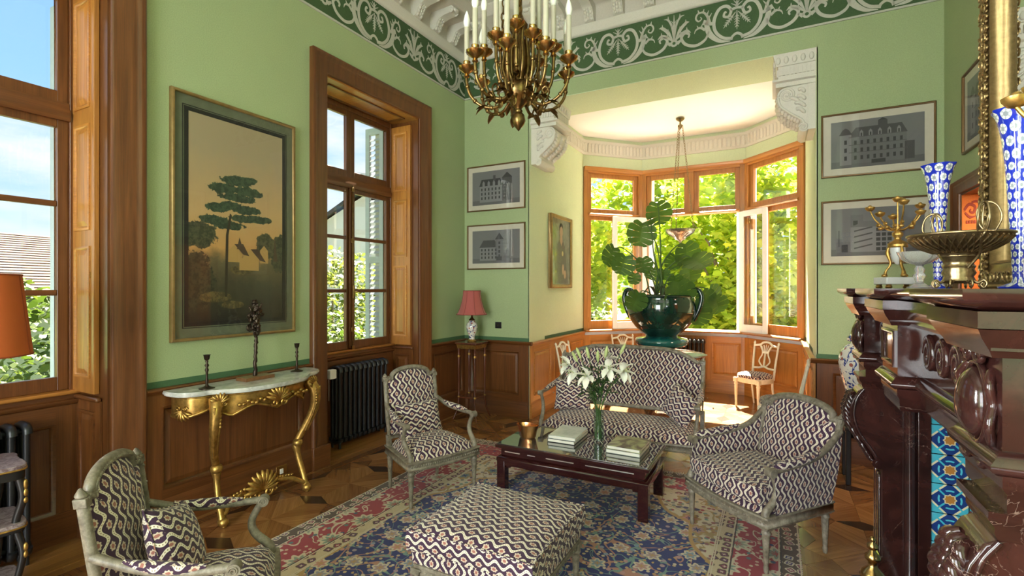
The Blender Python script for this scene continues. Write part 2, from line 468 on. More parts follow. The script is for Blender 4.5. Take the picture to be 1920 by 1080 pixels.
# modillions: scrolled brackets under the corona
def modillion_mesh():
    m = MB()
    pr = [(0.0,4.63),(0.05,4.625),(0.085,4.645),(0.10,4.69),(0.13,4.735),(0.20,4.76),(0.27,4.765),(0.325,4.785),(0.335,4.825),(0.30,4.848),(0.0,4.848)]
    m.prism(pr, -0.055, 0.055, 'x')
    # acanthus leaf on the front and side scrolls
    for k in range(4):
        y = 0.045+0.018*k; z = 4.635+0.032*k
        for sx in (-1, 1): m.ball((sx*0.032, y+0.03, z+0.012), (0.02, 0.022, 0.026), 6, 4)
        m.ball((0, y+0.035, z+0.018), (0.014, 0.022, 0.024), 6, 4)
    for sx in (-0.05, 0.05):
        m.tube([(sx, 0.30+0.028*math.cos(a), 4.80+0.028*math.sin(a)) for a in [i*PI/6 for i in range(12)]], 0.010, 5, closed=True)
        m.ball((sx, 0.30, 4.80), 0.014, 6, 4)
    m.ball((0, 0.335, 4.80), (0.05, 0.022, 0.026), 8, 5)
    return m
mod0 = None
def put_modillion(par, x, y, ang):
    global mod0
    if mod0 is None:
        o = modillion_mesh().build('modillion', M['plaster'], par); mod0 = o
    else:
        o = mod0.copy(); COL.objects.link(o); o.parent = par
    o.location = (x, y, 0); o.rotation_euler = (0, 0, ang)
for i in range(13): put_modillion(c_left, XL+0.018, 5.10-0.345*i, -PI/2)
for i in range(14): put_modillion(c_back, -3.20+0.335*i, YB-0.018, PI)

def stroke(mb, pts, w, t=0.003, n=5, flip=1):
    """flat painted ribbon in the XZ plane, thickness t towards -Y"""
    P = [Vector((p[0], p[1], 0)) for p in pts]
    if n > 1: P = spline(P, n)
    m = len(P); ws = w if isinstance(w, (list, tuple)) else [w, w]
    vs = []
    for i in range(m):
        a = P[max(i-1, 0)]; b = P[min(i+1, m-1)]; d = (b-a).normalized(); nn = Vector((-d.y, d.x, 0))
        f = i/(m-1)*(len(ws)-1); k = min(int(f), len(ws)-2); hw = lerp(ws[k], ws[k+1], f-k)/2
        for s in (1, -1):
            q = P[i]+nn*hw*s; vs += [(q.x, 0, q.y), (q.x, -t, q.y)]
    fs = []
    for i in range(m-1):
        a = 4*i; b = a+4
        fs += [(a+1, b+1, b+3, a+3), (a, b, b+1, a+1), (a+2, a+3, b+3, b+2)]
    mb.add(vs, fs)
def leaf2(mb, p0, p1, w, teeth=5, t=0.003):
    """feathered leaf from p0 (stem) to p1 (tip)"""
    a = Vector((p0[0], p0[1], 0)); b = Vector((p1[0], p1[1], 0)); d = (b-a); L = d.length; d.normalize(); n = Vector((-d.y, d.x, 0))
    stroke(mb, [tuple(a.xy), tuple(((a+b)/2).xy), tuple(b.xy)], [0.006, w*0.55, 0.003], t, 3)
    for i in range(teeth):
        f = 0.25+0.65*i/teeth; c = a+d*L*f
        hw = w*math.sin(PI*(0.15+0.8*f))
        for s in (1, -1):
            q = c+n*s*hw*0.75+d*L*0.10
            stroke(mb, [tuple(c.xy), tuple(q.xy)], [w*0.35, 0.003], t, 1)
def shield_motif():
    m = MB()
    for s in (-1, 1):
        S = lambda pts: [(s*x, y) for x, y in pts]
        stroke(m, S([(.045,.045),(.13,.07),(.20,.15),(.215,.26),(.17,.365),(.10,.385),(.055,.335),(.075,.275),(.12,.285),(.112,.325),(.094,.317)]), [.03,.03,.032,.03,.026,.022,.014])
        stroke(m, S([(.06,.022),(.16,.045),(.25,.13),(.285,.24),(.27,.30)]), [.006,.035,.055,.045,.004])
        stroke(m, S([(.23,.235),(.32,.275)]), [.03,.05], n=1)
        stroke(m, S([(.265,.17),(.30,.09),(.39,.05),(.49,.085),(.535,.16),(.50,.205),(.458,.185),(.465,.15)]), [.012,.028,.03,.03,.028,.024,.014])
        stroke(m, S([(.26,.255),(.275,.32),(.315,.375),(.37,.375),(.39,.33),(.365,.295),(.335,.312),(.345,.335)]), [.035,.024,.018,.018,.016,.012,.008])
        for p, q in (((.27,.30),(.235,.35)), ((.285,.335),(.265,.385)), ((.32,.375),(.31,.41)), ((.36,.38),(.37,.415))): stroke(m, S([p, q]), [.02,.004], n=1)
        stroke(m, S([(.30,.19),(.345,.225),(.39,.21),(.405,.175)]), [.024,.024,.014,.004])
        for p, q in (((.335,.22),(.33,.255)), ((.365,.222),(.38,.255))): stroke(m, S([p, q]), [.018,.004], n=1)
        leaf2(m, (s*.012, .305), (s*.125, .165), .035)
        stroke(m, S([(0,.385),(.03,.425)]), [.012,.004], n=1); stroke(m, S([(0,.365),(.055,.40)]), [.014,.004], n=1)
    stroke(m, [(-.052,.03),(-.04,.065),(0,.088),(.04,.065),(.052,.03)], [.02,.024,.026,.024,.02])
    stroke(m, [(-.06,.335),(0,.345),(.06,.335)], [.03,.022,.03]); stroke(m, [(0,.35),(0,.43)], [.03,.004], n=1)
    leaf2(m, (0,.32), (0,.125), .035)
    return m
def palmette_motif():
    m = MB()
    m_pts = [(.028*math.cos(a), .125+.028*math.sin(a)) for a in [i*PI/6 for i in range(13)]]
    stroke(m, m_pts, [.022,.022], n=1)
    stroke(m, [(0,.15),(0,.30),(0,.425)], [.014,.022,.004])
    for s in (-1, 1):
        for pts, w in (([(.006,.16),(.02,.30),(.06,.385),(.105,.40)], .022), ([(.012,.155),(.06,.25),(.12,.31),(.155,.315)], .035), ([(.015,.15),(.07,.20),(.13,.225),(.17,.20)], .034)):
            P = [(s*x, y) for x, y in pts]
            stroke(m, P, [.006, w, w*0.9, .003])
            for i in (1, 2):
                stroke(m, [P[i], (P[i][0]+s*.0+.0, P[i][1]+.04)], [.02,.003], n=1)
        stroke(m, [(0,.33),(s*.03,.37)], [.01,.003], n=1)
        stroke(m, [(s*.03,.115),(s*.075,.145)], [.04,.02], n=1)
    return m
def frieze(name, p0, ang, L, shields, palms):
    t = structE(name, (p0[0], p0[1], 4.075)); t.rotation_euler = (0, 0, ang)
    m = MB(); m.box(0, L, -0.004, 0.0, 0, 0.447); m.build('frieze_board', M['frieze'], t, smooth=0)
    m = MB(); m.box(0, L, -0.012, 0.0, -0.012, 0.006); m.build('edge_moulding', M['stencil'], t, smooth=0)
    for pos, key, fn in ((shields, 'shield_scroll', shield_motif), (palms, 'palmette', palmette_motif)):
        for x in pos:
            if key not in FR: o = fn().build(key, M['stencil'], t, smooth=0, recalc=False); FR[key] = o
            else: o = FR[key].copy(); COL.objects.link(o); o.parent = t
            o.location = (x, -0.004, 0)
FR = {}
frieze('trim_3', (XL, YB, 0), 0, XR-XL, [-1.55-XL+1.215*k for k in (-1, 0, 1, 2)], [-0.945-XL+1.215*k for k in (-2, -1, 0, 1)])
frieze('trim_4', (XL, 0.0, 0), PI/2, YB, [3.80-1.26, 3.80, 5.06], [3.17, 4.43])

# ---------------------------------------------------------------- wainscot
def rect_mould(mb, x0, x1, z0, z1, y, prof):
    """mitred moulding round a rectangle in the local XZ plane, room side +y"""
    mb.sweep([(x0,y,z0),(x1,y,z0),(x1,y,z1),(x0,y,z1)], prof, up=(0,1,0), closed=True)
def wain(par, ox, oy, ang, L, panels, ztop=0.94, base=0.19, mats=('oak_v','oak_h'), rail=True, band=True, e0=0.0, e1=0.0):
    """panelled dado in local coords: x along the wall, +y into the room"""
    Mx = place(ox, oy, ang); mv, mh = M[mats[0]], M[mats[1]]
    def bl(m, nm, mat, **kw): m.xf(Mx); return m.build(nm, mat, par, **kw)
    xs = [0.0]; 
    for a, b in panels: xs += [a, b]
    xs.append(L)
    m = MB(); m.box(0, L, 0.0, 0.008, 0, ztop-0.05); bl(m, 'panelling_back', mv, smooth=0)
    for i in range(0, len(xs), 2):
        if xs[i+1]-xs[i] > 0.004: m = MB(); m.box(xs[i], xs[i+1], 0, 0.024, base, ztop-0.04); bl(m, 'stile', mv, smooth=0)
    for a, b in panels:
        m = MB(); m.box(a, b, 0, 0.024, base, base+0.08); bl(m, 'lower_rail', mh, smooth=0)
        m = MB(); m.box(a, b, 0, 0.024, ztop-0.13, ztop-0.04); bl(m, 'upper_rail', mh, smooth=0)
        z0, z1 = base+0.08, ztop-0.13
        m = MB(); rect_mould(m, a, b, z0, z1, 0.008, [(-.004,0),(-.004,0.027),(0.006,0.024),(0.014,0.010),(0.022,0.004),(0.022,0)]); bl(m, 'panel_moulding', mh)
        m = MB(); i = 0.05
        m.add([(a+.02,.009,z0+.02),(b-.02,.009,z0+.02),(b-.02,.009,z1-.02),(a+.02,.009,z1-.02),(a+i,.017,z0+i),(b-i,.017,z0+i),(b-i,.017,z1-i),(a+i,.017,z1-i)],
              [(0,1,5,4),(1,2,6,5),(2,3,7,6),(3,0,4,7),(4,5,6,7)]); bl(m, 'panel', mv, smooth=0)
    m = MB(); m.prism([(0,0),(0.036,0),(0.036,base-0.03),(0.028,base-0.012),(0.024,base+0.01),(0,base+0.01)], 0, L, 'x'); bl(m, 'skirting', mh)
    if rail:
        m = MB(); m.prism([(0,ztop-0.045),(0.028,ztop-0.045),(0.034,ztop-0.03),(0.05,ztop-0.022),(0.054,ztop-0.008),(0.045,ztop),(0,ztop)], -e0, L+e1, 'x'); bl(m, 'chair_rail', mh)
    if band:
        m = MB(); m.box(0, L, 0, 0.003, ztop, ztop+0.042); bl(m, 'painted_band', M['band'], smooth=0)
# left wall pieces (local +x runs -Y, so that +y points into the room): ang=-90deg
def wl(y1, y0, panels, **kw): wain(wall_left, XL, y1, -PI/2, y1-y0, panels, **kw)
wl(YB, 4.70, [(0.08, 0.70)])
wl(3.006, 1.715, [(0.10, 1.19)])
wl(0.02, -1.05, [(0.10, 0.97)])
# back wall
wain(wall_back, BX0, YB, PI, BX0-XL, [(0.13, 0.82)], e0=0.05)
wain(wall_back, XR, YB, PI, XR-BX1, [(0.10, 0.80)], e1=0.05)
# bay
OL = ('oak_lit_v', 'oak_lit_h')
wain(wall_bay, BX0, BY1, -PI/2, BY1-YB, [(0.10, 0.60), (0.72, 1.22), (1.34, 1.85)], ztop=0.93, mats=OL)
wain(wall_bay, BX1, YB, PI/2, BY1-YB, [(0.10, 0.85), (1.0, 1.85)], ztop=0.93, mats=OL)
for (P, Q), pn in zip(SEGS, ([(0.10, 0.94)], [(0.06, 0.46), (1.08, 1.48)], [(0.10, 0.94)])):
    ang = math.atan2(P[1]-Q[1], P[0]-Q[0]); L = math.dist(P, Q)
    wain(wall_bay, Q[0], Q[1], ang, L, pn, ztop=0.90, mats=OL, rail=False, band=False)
# right and front walls (mostly out of view)
wain(wall_right, XR, DY1+0.13, PI/2, YB-DY1-0.13, [(0.05, 0.25)])
wain(wall_right, XR, YF, PI/2, 1.4-YF, [(0.2, 1.3), (1.5, 2.6), (2.8, 4.1)])

# ---------------------------------------------------------------- the tall windows of the left wall
CAS = [(0,0),(0,0.018),(0.012,0.030),(0.10,0.032),(0.118,0.040),(0.135,0.040),(0.15,0.052),(0.168,0.058),(0.18,0.050),(0.18,0)]
def glazed_sash(par, y0, y1, z0, z1, bars, x=-4.0, name='sash', st=0.055, mat='oak_v'):
    o = MB()
    o.box(x-.02, x+.02, y0, y0+st, z0, z1); o.box(x-.02, x+.02, y1-st, y1, z0, z1)
    o.box(x-.02, x+.02, y0+st, y1-st, z0, z0+st+.03); o.box(x-.02, x+.02, y0+st, y1-st, z1-st, z1)
    s = o.build(name, M[mat], par, bevel=0.004)
    zz = [z0+st+.03]+sorted(bars)+[z1-st]
    for b in bars:
        m = MB(); m.box(x-.016, x+.016, y0+st, y1-st, b-.018, b+.018); m.build('glazing_bar', M['oak_h'], s, bevel=0.005)
    for a, b in zip(zz[:-1], zz[1:]):
        m = MB(); m.box(x-.004, x+.002, y0+st-.005, y1-st+.005, a, b); m.build('pane', M['pane'], s, smooth=0)
    return s
def raised_panel(mb, mbm, u0, u1, z0, z1, y, side):
    """panel field on a reveal plane: axis u = X, plane Y = y, facing side"""
    i = 0.028
    mbm.sweep([(u0,y,z0),(u1,y,z0),(u1,y,z1),(u0,y,z1)], [(0,0),(0,0.008*side),(0.012,0.010*side),(0.022,0.001*side),(0.022,0)], up=(0,1,0), closed=True)
    mb.add([(u0+i,y,z0+i),(u1-i,y,z0+i),(u1-i,y,z1-i),(u0+i,y,z1-i),(u0+2*i,y+.008*side,z0+2*i),(u1-2*i,y+.008*side,z0+2*i),(u1-2*i,y+.008*side,z1-2*i),(u0+2*i,y+.008*side,z1-2*i)],
           [(0,1,5,4),(1,2,6,5),(2,3,7,6),(3,0,4,7),(4,5,6,7)])
def tall_window(yc, name):
    t = structE(name); y0, y1 = yc-HW, yc+HW
    # casing round the opening on the room side
    m = MB(); m.sweep([(XL,y1,0.2),(XL,y1,ZH),(XL,y0,ZH),(XL,y0,0.2)], CAS, up=(1,0,0)); m.build('casing', M['oak_v'], t)
    for s in (-1, 1):
        ya = y0 if s < 0 else y1
        m = MB(); m.box(XL, XL+.062, ya, ya+s*.186, 0, 0.2); m.build('plinth_block', M['oak_h'], t, bevel=0.006)
        # reveal lining
        m = MB(); m.box(-4.02, XL, ya-s*0.012, ya, 0, ZH); m.build('reveal_lining', M['oak_v'], t, smooth=0)
        # folded inner shutter with three raised panels
        yi = ya-s*0.014
        m = MB(); m.box(-3.975, -3.69, yi, yi-s*.030, ZS-.005, 3.47); sh = m.build('folding_shutter', M['oak_lit_v'], t, bevel=0.003)
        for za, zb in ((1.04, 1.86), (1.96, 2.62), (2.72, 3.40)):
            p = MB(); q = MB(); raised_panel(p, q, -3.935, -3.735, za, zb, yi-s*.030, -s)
            p.build('panel', M['oak_lit_v'], sh, smooth=0); q.build('panel_moulding', M['oak_lit_h'], sh)
        m = MB(); m.box(-3.75, -3.725, yi-s*.030, yi-s*.034, 1.66, 1.70); m.build('latch_plate', M['brass'], sh, smooth=0)
        for z in (1.15, 2.0, 3.2):
            m = MB(); m.tube([(-3.975, yi-s*.034, z-.05), (-3.975, yi-s*.034, z+.05)], 0.008, 6); m.build('hinge', M['steel'], sh)
        # low reveal panel under the sill
        m = MB(); m.box(-3.97, -3.66, ya-s*.014, ya-s*.026, 0.2, 0.90); pb = m.build('reveal_panel', M['oak_v'], t, smooth=0)
        p = MB(); q = MB(); raised_panel(p, q, -3.92, -3.72, 0.28, 0.83, ya-s*.026, -s)
        p.build('panel', M['oak_v'], pb, smooth=0); q.build('panel_moulding', M['oak_h'], pb)
        m = MB(); m.box(-3.97, -3.66, ya-s*.014, ya-s*.045, 0.895, 0.925); m.build('reveal_rail', M['oak_h'], t, bevel=0.01)
        m = MB(); m.box(-3.97, -3.62, ya-s*.012, ya-s*.03, 0, 0.2); m.build('reveal_skirting', M['oak_h'], t, smooth=0)
    # head lining with a long panel
    m = MB(); m.box(-4.02, XL, y0, y1, ZH-.014, ZH); hl = m.build('head_lining', M['oak_lit_h'], t, smooth=0)
    m = MB(); m.sweep([(-3.95,y0+.12,ZH-.014),(-3.95,y1-.12,ZH-.014),(-3.70,y1-.12,ZH-.014),(-3.70,y0+.12,ZH-.014)], [(0,0),(0,-.012),(.015,-.014),(.03,0)], up=(0,0,1), closed=True)
    m.build('panel_moulding', M['oak_h'], hl)
    # fixed frame, transom, upper light
    m = MB(); x0, x1 = -4.05, -3.965
    m.box(x0, x1, y0+.01, y0+.06, ZS-.02, ZH-.014); m.box(x0, x1, y1-.06, y1-.01, ZS-.02, ZH-.014)
    m.box(x0, x1, y0+.06, y1-.06, ZH-.07, ZH-.014); m.build('frame', M['oak_v'], t, bevel=0.006)
    m = MB(); m.prism([(-4.05,2.655),(-3.955,2.655),(-3.945,2.68),(-3.945,2.70),(-3.965,2.735),(-3.965,2.77),(-4.05,2.77)], y0+.06, y1-.06, 'y'); m.build('transom', M['oak_h'], t)
    ym = yc
    for a, b in ((y0+.06, ym), (ym, y1-.06)): glazed_sash(t, a, b, 2.755, ZH-.065, [], name='fanlight')
    for a, b in ((y0+.06, ym-.002), (ym+.002, y1-.06)): glazed_sash(t, a, b, ZS+.005, 2.665, [1.57, 2.13])
    m = MB(); m.box(-3.98, -3.955, ym-.032, ym+.032, ZS+.01, 2.66); m.build('meeting_stile', M['oak_v'], t, bevel=0.008)
    m = MB(); m.tube([(-3.945, ym, ZS+.0), (-3.945, ym, 2.68)], 0.007, 6)
    for z in (0.97, 1.16, 2.1, 2.64): m.box(-3.957, -3.936, ym-.017, ym+.017, z-.022, z+.022)
    rod = m.build('cremone_bolt', M['bronze'], t, bevel=0.004)
    m = MB(); m.lathe([(0.004,-.075),(0.014,-.06),(0.010,-.03),(0.017,0),(0.011,.03),(0.014,.05),(0.004,.075)], 10, (-3.93, ym, 1.56)); m.ball((-3.90, ym, 1.56), (0.03, 0.016, 0.012)); m.build('handle', M['bronze'], rod)
    # sill board and panel below
    m = MB(); m.prism([(-4.03,.925),(-3.945,.925),(-3.93,.935),(-3.93,.952),(-4.03,.955)], y0+.01, y1-.01, 'y'); m.build('sill', M['oak_lit_h'], t)
    m = MB(); m.prism([(-4.0,.86),(-3.955,.86),(-3.935,.872),(-3.935,.893),(-3.952,.90),(-3.952,.925),(-4.0,.925)], y0+.012, y1-.012, 'y'); m.build('apron_moulding', M['oak_h'], t)
    m = MB(); m.box(-4.0, -3.975, y0+.012, y1-.012, 0, .86); ap = m.build('apron', M['oak_v'], t, smooth=0)
    Mx = place(-3.975, y1-.012, -PI/2); Lp = y1-y0-.024
    for nm, bx in (('stile', (0, .12, 0, .02, .17, .86)), ('stile', (Lp-.12, Lp, 0, .02, .17, .86)), ('upper_rail', (.12, Lp-.12, 0, .02, .75, .86)), ('skirting', (0, Lp, 0, .028, 0, .19))):
        m = MB(); m.box(*bx); m.xf(Mx); m.build(nm, M['oak_v' if nm == 'stile' else 'oak_h'], ap, smooth=0)
    m = MB(); rect_mould(m, .12, Lp-.12, .19, .75, 0, [(0,0),(0,.024),(.012,.018),(.024,0)]); m.xf(Mx); m.build('panel_moulding', M['oak_h'], ap)
    # open louvred outer shutters
    for s in (-1, 1):
        ya = y0 if s < 0 else y1
        shy = ya+s*0.02; xs0, xs1 = -4.42, -4.14
        m = MB()
        m.box(xs0, xs0+.06, shy-.018, shy+.018, ZS-.1, ZH); m.box(xs1-.06, xs1, shy-.018, shy+.018, ZS-.1, ZH)
        for z in (ZS-.1, 1.9, ZH-.08): m.box(xs0+.06, xs1-.06, shy-.018, shy+.018, z, z+.08)
        lo = m.build('outer_shutter', M['shutter_paint'], t, smooth=0)
        z = ZS+.03
        while z < ZH-.1:
            if not (1.86 < z < 1.99):
                if 'sl' not in FR:
                    q = MB(); q.add([(xs0+.06,-.016,-.018),(xs1-.06,-.016,-.018),(xs1-.06,.016,.018),(xs0+.06,.016,.018),(xs0+.06,-.012,-.022),(xs1-.06,-.012,-.022),(xs1-.06,.020,.014),(xs0+.06,.020,.014)], [(0,1,2,3),(7,6,5,4),(0,4,5,1),(2,6,7,3)])
                    so = q.build('slat', M['shutter_paint'], lo, smooth=0); FR['sl'] = so
                else: so = FR['sl'].copy(); COL.objects.link(so); so.parent = lo
                so.location = (0, shy, z)
            z += .062
    return t
for yc, n in WINS: tall_window(yc, n)
# outer stone reveal of the tall windows
m = MB()
for yc, n in WINS:
    for s in (-1, 1):
        ya = yc+s*HW; m.box(-4.30, -4.05, ya+s*.045, ya+s*.16, ZS-.1, ZH+.1)
struct(m.build('wall_outer_reveal', plain('grey stone reveal', (0.30, 0.30, 0.30), .8), smooth=0))

# ---------------------------------------------------------------- the bay windows
def seg_frame(par, P, Q, kind, name):
    """window set between two bay corners; local x along P->Q, +y outwards"""
    L = math.dist(P, Q); ang = math.atan2(Q[1]-P[1], Q[0]-P[0]); t = structE(name, (P[0], P[1], 0)); t.rotation_euler = (0, 0, ang)
    OV, OH = M['oak_lit_v'], M['oak_lit_h']
    e = 0.075
    m = MB(); m.box(0, e, -.03, .09, .93, 3.51); m.box(L-e, L, -.03, .09, .93, 3.51); m.build('jamb', OV, t, bevel=0.006)
    m = MB(); m.box(e, L-e, -.03, .09, 3.42, 3.51); m.sweep([(0,-.03,3.48),(L,-.03,3.48)], [(0,-.03),(0.02,-.03),(0.035,0.0),(0.035,0.03),(0,0.03)], up=(0,0,1)); m.build('head', OH, t)
    m = MB(); m.box(e, L-e, -.035, .09, 2.745, 2.79); m.sweep([(e,-.035,2.76),(L-e,-.035,2.76)], [(0,-.02),(0.012,-.02),(0.025,0.0),(0.012,0.02),(0,0.02)], up=(0,0,1)); m.build('transom', OH, t)
    m = MB(); m.prism([(-.10,.915),(-.11,.93),(-.10,.945),(.12,.955),(.12,.915)], 0, L, 'x'); m.build('sill', OH, t)
    def sash(x0, x1, z0, z1, nm, st=.05, par=t, y=0.03, mats=(OV, OV), bot=None):
        q = MB(); b = bot or st
        q.box(x0, x0+st, y-.022, y+.022, z0, z1); q.box(x1-st, x1, y-.022, y+.022, z0, z1); q.box(x0+st, x1-st, y-.022, y+.022, z0, z0+b); q.box(x0+st, x1-st, y-.022, y+.022, z1-st, z1)
        s = q.build(nm, mats[0], par, bevel=0.005)
        g = MB(); g.box(x0+st-.004, x1-st+.004, y-.003, y+.003, z0+b-.004, z1-st+.004); g.build('pane', M['pane'], s, smooth=0)
        return s
    if kind == 'centre':
        m = MB(); m.box(L/2-.04, L/2+.04, -.03, .09, 2.79, 3.42); m.build('mullion', OV, t, bevel=0.006)
        sash(e, L/2-.04, 2.79, 3.42, 'fanlight', .07); sash(L/2+.04, L-e, 2.79, 3.42, 'fanlight', .07)
        # two leaves swung into the room, painted white on the outside
        for s, hx, oa in ((0, e, math.radians(-134)), (1, L-e, math.radians(139))):
            piv = structE('casement', (hx, -.02, 0)); del piv['kind']; piv.parent = t; piv.rotation_euler = (0, 0, oa)
            w = 0.62 if s == 0 else -0.50
            a, b = (0, w) if w > 0 else (w, 0)
            q = MB(); st = .075
            for bx in ((a, a+st, .95, 2.74), (b-st, b, .95, 2.74), (a+st, b-st, .95, 1.06), (a+st, b-st, 2.66, 2.74)): q.box(bx[0], bx[1], 0, .022, bx[2], bx[3])
            q.build('outer_face', M['white_paint'], piv, bevel=0.003)
            q = MB()
            for bx in ((a, a+st, .95, 2.74), (b-st, b, .95, 2.74), (a+st, b-st, .95, 1.06), (a+st, b-st, 2.66, 2.74)): q.box(bx[0], bx[1], -.022, 0, bx[2], bx[3])
            q.build('inner_face', OV, piv, bevel=0.003)
            q = MB(); q.box(a+st-.004, b-st+.004, -.003, .003, 1.056, 2.664); q.build('pane', M['pane'], piv, smooth=0)
            q = MB(); q.box((b-.05 if s == 0 else a+.02), (b-.02 if s == 0 else a+.05), -.035, -.022, 1.5, 1.9); q.build('espagnolette', M['brass'], piv, bevel=0.003)
    else:
        sash(e, L-e, 2.79, 3.42, 'fanlight', .07)
        s = sash(e, L-e, .955, 2.745, 'sash', .065, bot=.13)
        for z in (1.1, 1.85, 2.6):
            for hx in (e+.01, L-e-.01):
                q = MB(); q.tube([(hx, .0, z-.04), (hx, .0, z+.04)], .008, 6); q.build('hinge', M['brass'], s)
    return t
seg_frame(wall_bay, BA, BB, 'side', 'window_3'); seg_frame(wall_bay, BB, BC, 'centre', 'window_4'); seg_frame(wall_bay, BC, BD, 'side', 'window_5')
# outer white mullion posts between the bay windows
m = MB()
for c in (BB, BC): m.prism([(c[0]-.10, c[1]+.10), (c[0]+.10, c[1]+.10), (c[0]+.14, c[1]+.30), (c[0]-.14, c[1]+.30)], -1.0, 4.2)
m.prism([(BX0-.3, BY1+.05), (BX0-.02, BY1+.07), (BX0-.02, BY1+.28), (BX0-.3, BY1+.35)], -1, 4.2)
m.prism([(BX1+.02, BY1+.07), (BX1+.3, BY1+.05), (BX1+.3, BY1+.35), (BX1+.02, BY1+.28)], -1, 4.2)
struct(m.build('wall_bay_posts', M['white'], smooth=0))
# fluted band under the bay ceiling
t = structE('trim_5'); path = [(BX0, 6.11), BA, BB, BC, BD, (BX1, 6.11)]
m = MB(); m.sweep([(x, y, 0) for x, y in path], [(0,3.70),(0.012,3.70),(0.018,3.715),(0.018,3.90),(0.03,3.915),(0.03,3.93),(0,3.93)]); m.build('band', M['plaster'], t)
fl0 = None
for P, Q in zip(path[:-1], path[1:]):
    L = math.dist(P, Q); n = int(L/0.062); ang = math.atan2(Q[1]-P[1], Q[0]-P[0])
    for i in range(n):
        if fl0 is None:
            q = MB(); q.prism([(-.024,3.735),(.024,3.735),(.024,3.865),(.017,3.88),(0,3.887),(-.017,3.88),(-.024,3.865)], -.018, -.026, 'y'); fl0 = o = q.build('flute', M['plaster'], t, bevel=0.004, seg=1)
        else: o = fl0.copy(); COL.objects.link(o); o.parent = t
        f = (i+.5)/n; o.location = (lerp(P[0], Q[0], f), lerp(P[1], Q[1], f), 0); o.rotation_euler = (0, 0, ang)

# scrolled consoles and egg-and-dart blocks carrying the beam
def console(name, x, sgn):
    """sgn +1: grows towards +X from the jamb at x"""
    t = structE(name, (x, 0, 0)); S = lambda pts: [(sgn*a, b) for a, b in pts]
    Y0, Y1 = YB+.05, YB+.50
    m = MB(); m.prism(S([(0,3.12),(.07,3.12),(.07,3.60),(0,3.60)]), Y0, Y1, 'y'); m.build('pilaster_strip', M['plaster'], t, bevel=0.006)
    pr = S([(.06,3.13),(.075,3.105),(.11,3.10),(.14,3.125),(.145,3.165),(.12,3.20),(.135,3.225),(.20,3.275),(.27,3.33),(.315,3.40),(.33,3.47),(.30,3.535),(.24,3.56),(.06,3.56)])
    m = MB(); m.prism(pr, Y0, Y1-.02, 'y'); m.build('scroll_body', M['plaster'], t, bevel=0.008)
    m = MB()
    def spiral(cx, cz, r0, turns, y, w): 
        pts = [(sgn*(cx+r0*(1-i/40)*math.cos(2*PI*turns*i/40)), y, cz+r0*(1-i/40)*math.sin(2*PI*turns*i/40)) for i in range(37)]
        m.tube(pts, [w*(1-.5*i/40) for i in range(37)], 6)
    spiral(.245, 3.475, .075, 2.2, Y0, .013); spiral(.105, 3.15, .04, 2.0, Y0, .009)
    m.tube(spline([(sgn*a, Y0, b) for a, b in ((.32,3.46),(.30,3.38),(.22,3.30),(.13,3.23),(.10,3.19))], 5), .011, 6)
    for (p, q) in (((.09,3.28),(.17,3.33)), ((.085,3.34),(.18,3.39)), ((.085,3.41),(.16,3.45)), ((.09,3.48),(.15,3.51)), ((.12,3.36),(.22,3.45))):
        m.tube(spline([(sgn*p[0], Y0, p[1]), (sgn*(p[0]+q[0])/2, Y0-.006, (p[1]+q[1])/2+.02), (sgn*q[0], Y0, q[1])], 4), [.006]+[.018]*4+[.02]*3+[.008], 6)
    m.build('scroll_relief', M['plaster'], t)
    m = MB()
    for i in range(9):
        f = i/8; px = interp([0,.35,.7,1], [.15,.22,.30,.325], f); pz = interp([0,.35,.7,1], [3.24,3.285,3.36,3.46], f)
        for yy in (Y0+.07, (Y0+Y1)/2, Y1-.09): m.ball((sgn*px, yy, pz-.004), (.024, .05, .03), 6, 4)
    m.build('acanthus', M['plaster'], t)
    m = MB(); m.sweep([(sgn*.0, Y0-.01, 0), (sgn*.34, Y0-.01, 0), (sgn*.34, Y1, 0)] if sgn > 0 else [(-.34, Y1, 0), (-.34, Y0-.01, 0), (0, Y0-.01, 0)], [(0,3.56),(.0,3.60),(.03,3.61),(.03,3.63),(0,3.63),(-.1,3.63),(-.1,3.56)]); m.build('abacus', M['plaster'], t)
    m = MB(); m.prism(S([(0,3.63),(.32,3.63),(.32,3.865),(0,3.865)]), Y0-.02, Y1, 'y'); m.build('block', M['plaster'], t, smooth=0)
    m = MB()
    for i in range(9): m.box(sgn*(.02+.034*i), sgn*(.044+.034*i), Y0-.032, Y0-.02, 3.665, 3.735)
    for i in range(12): m.box(sgn*.32, sgn*.332, Y0+.0+.036*i, Y0+.024+.036*i, 3.665, 3.735)
    m.build('flutes', M['plaster'], t, smooth=0)
    m = MB(); m.sweep([(0, Y0-.02, 0), (sgn*.32, Y0-.02, 0), (sgn*.32, Y1, 0)] if sgn > 0 else [(-.32, Y1, 0), (-.32, Y0-.02, 0), (0, Y0-.02, 0)], [(0,3.755),(.015,3.755),(.04,3.85),(.04,3.865),(0,3.865)]); m.build('ovolo', M['plaster'], t)
    m = MB()
    for i in range(5): m.ball((sgn*(.04+.07*i), Y0-.048, 3.805), (.022, .016, .038), 8, 6)
    for i in range(6): m.ball((sgn*.35, Y0+.03+.07*i, 3.805), (.016, .022, .038), 8, 6)
    m.build('egg_and_dart', M['plaster'], t)
console('trim_6', BX0, 1); console('trim_7', BX1, -1)

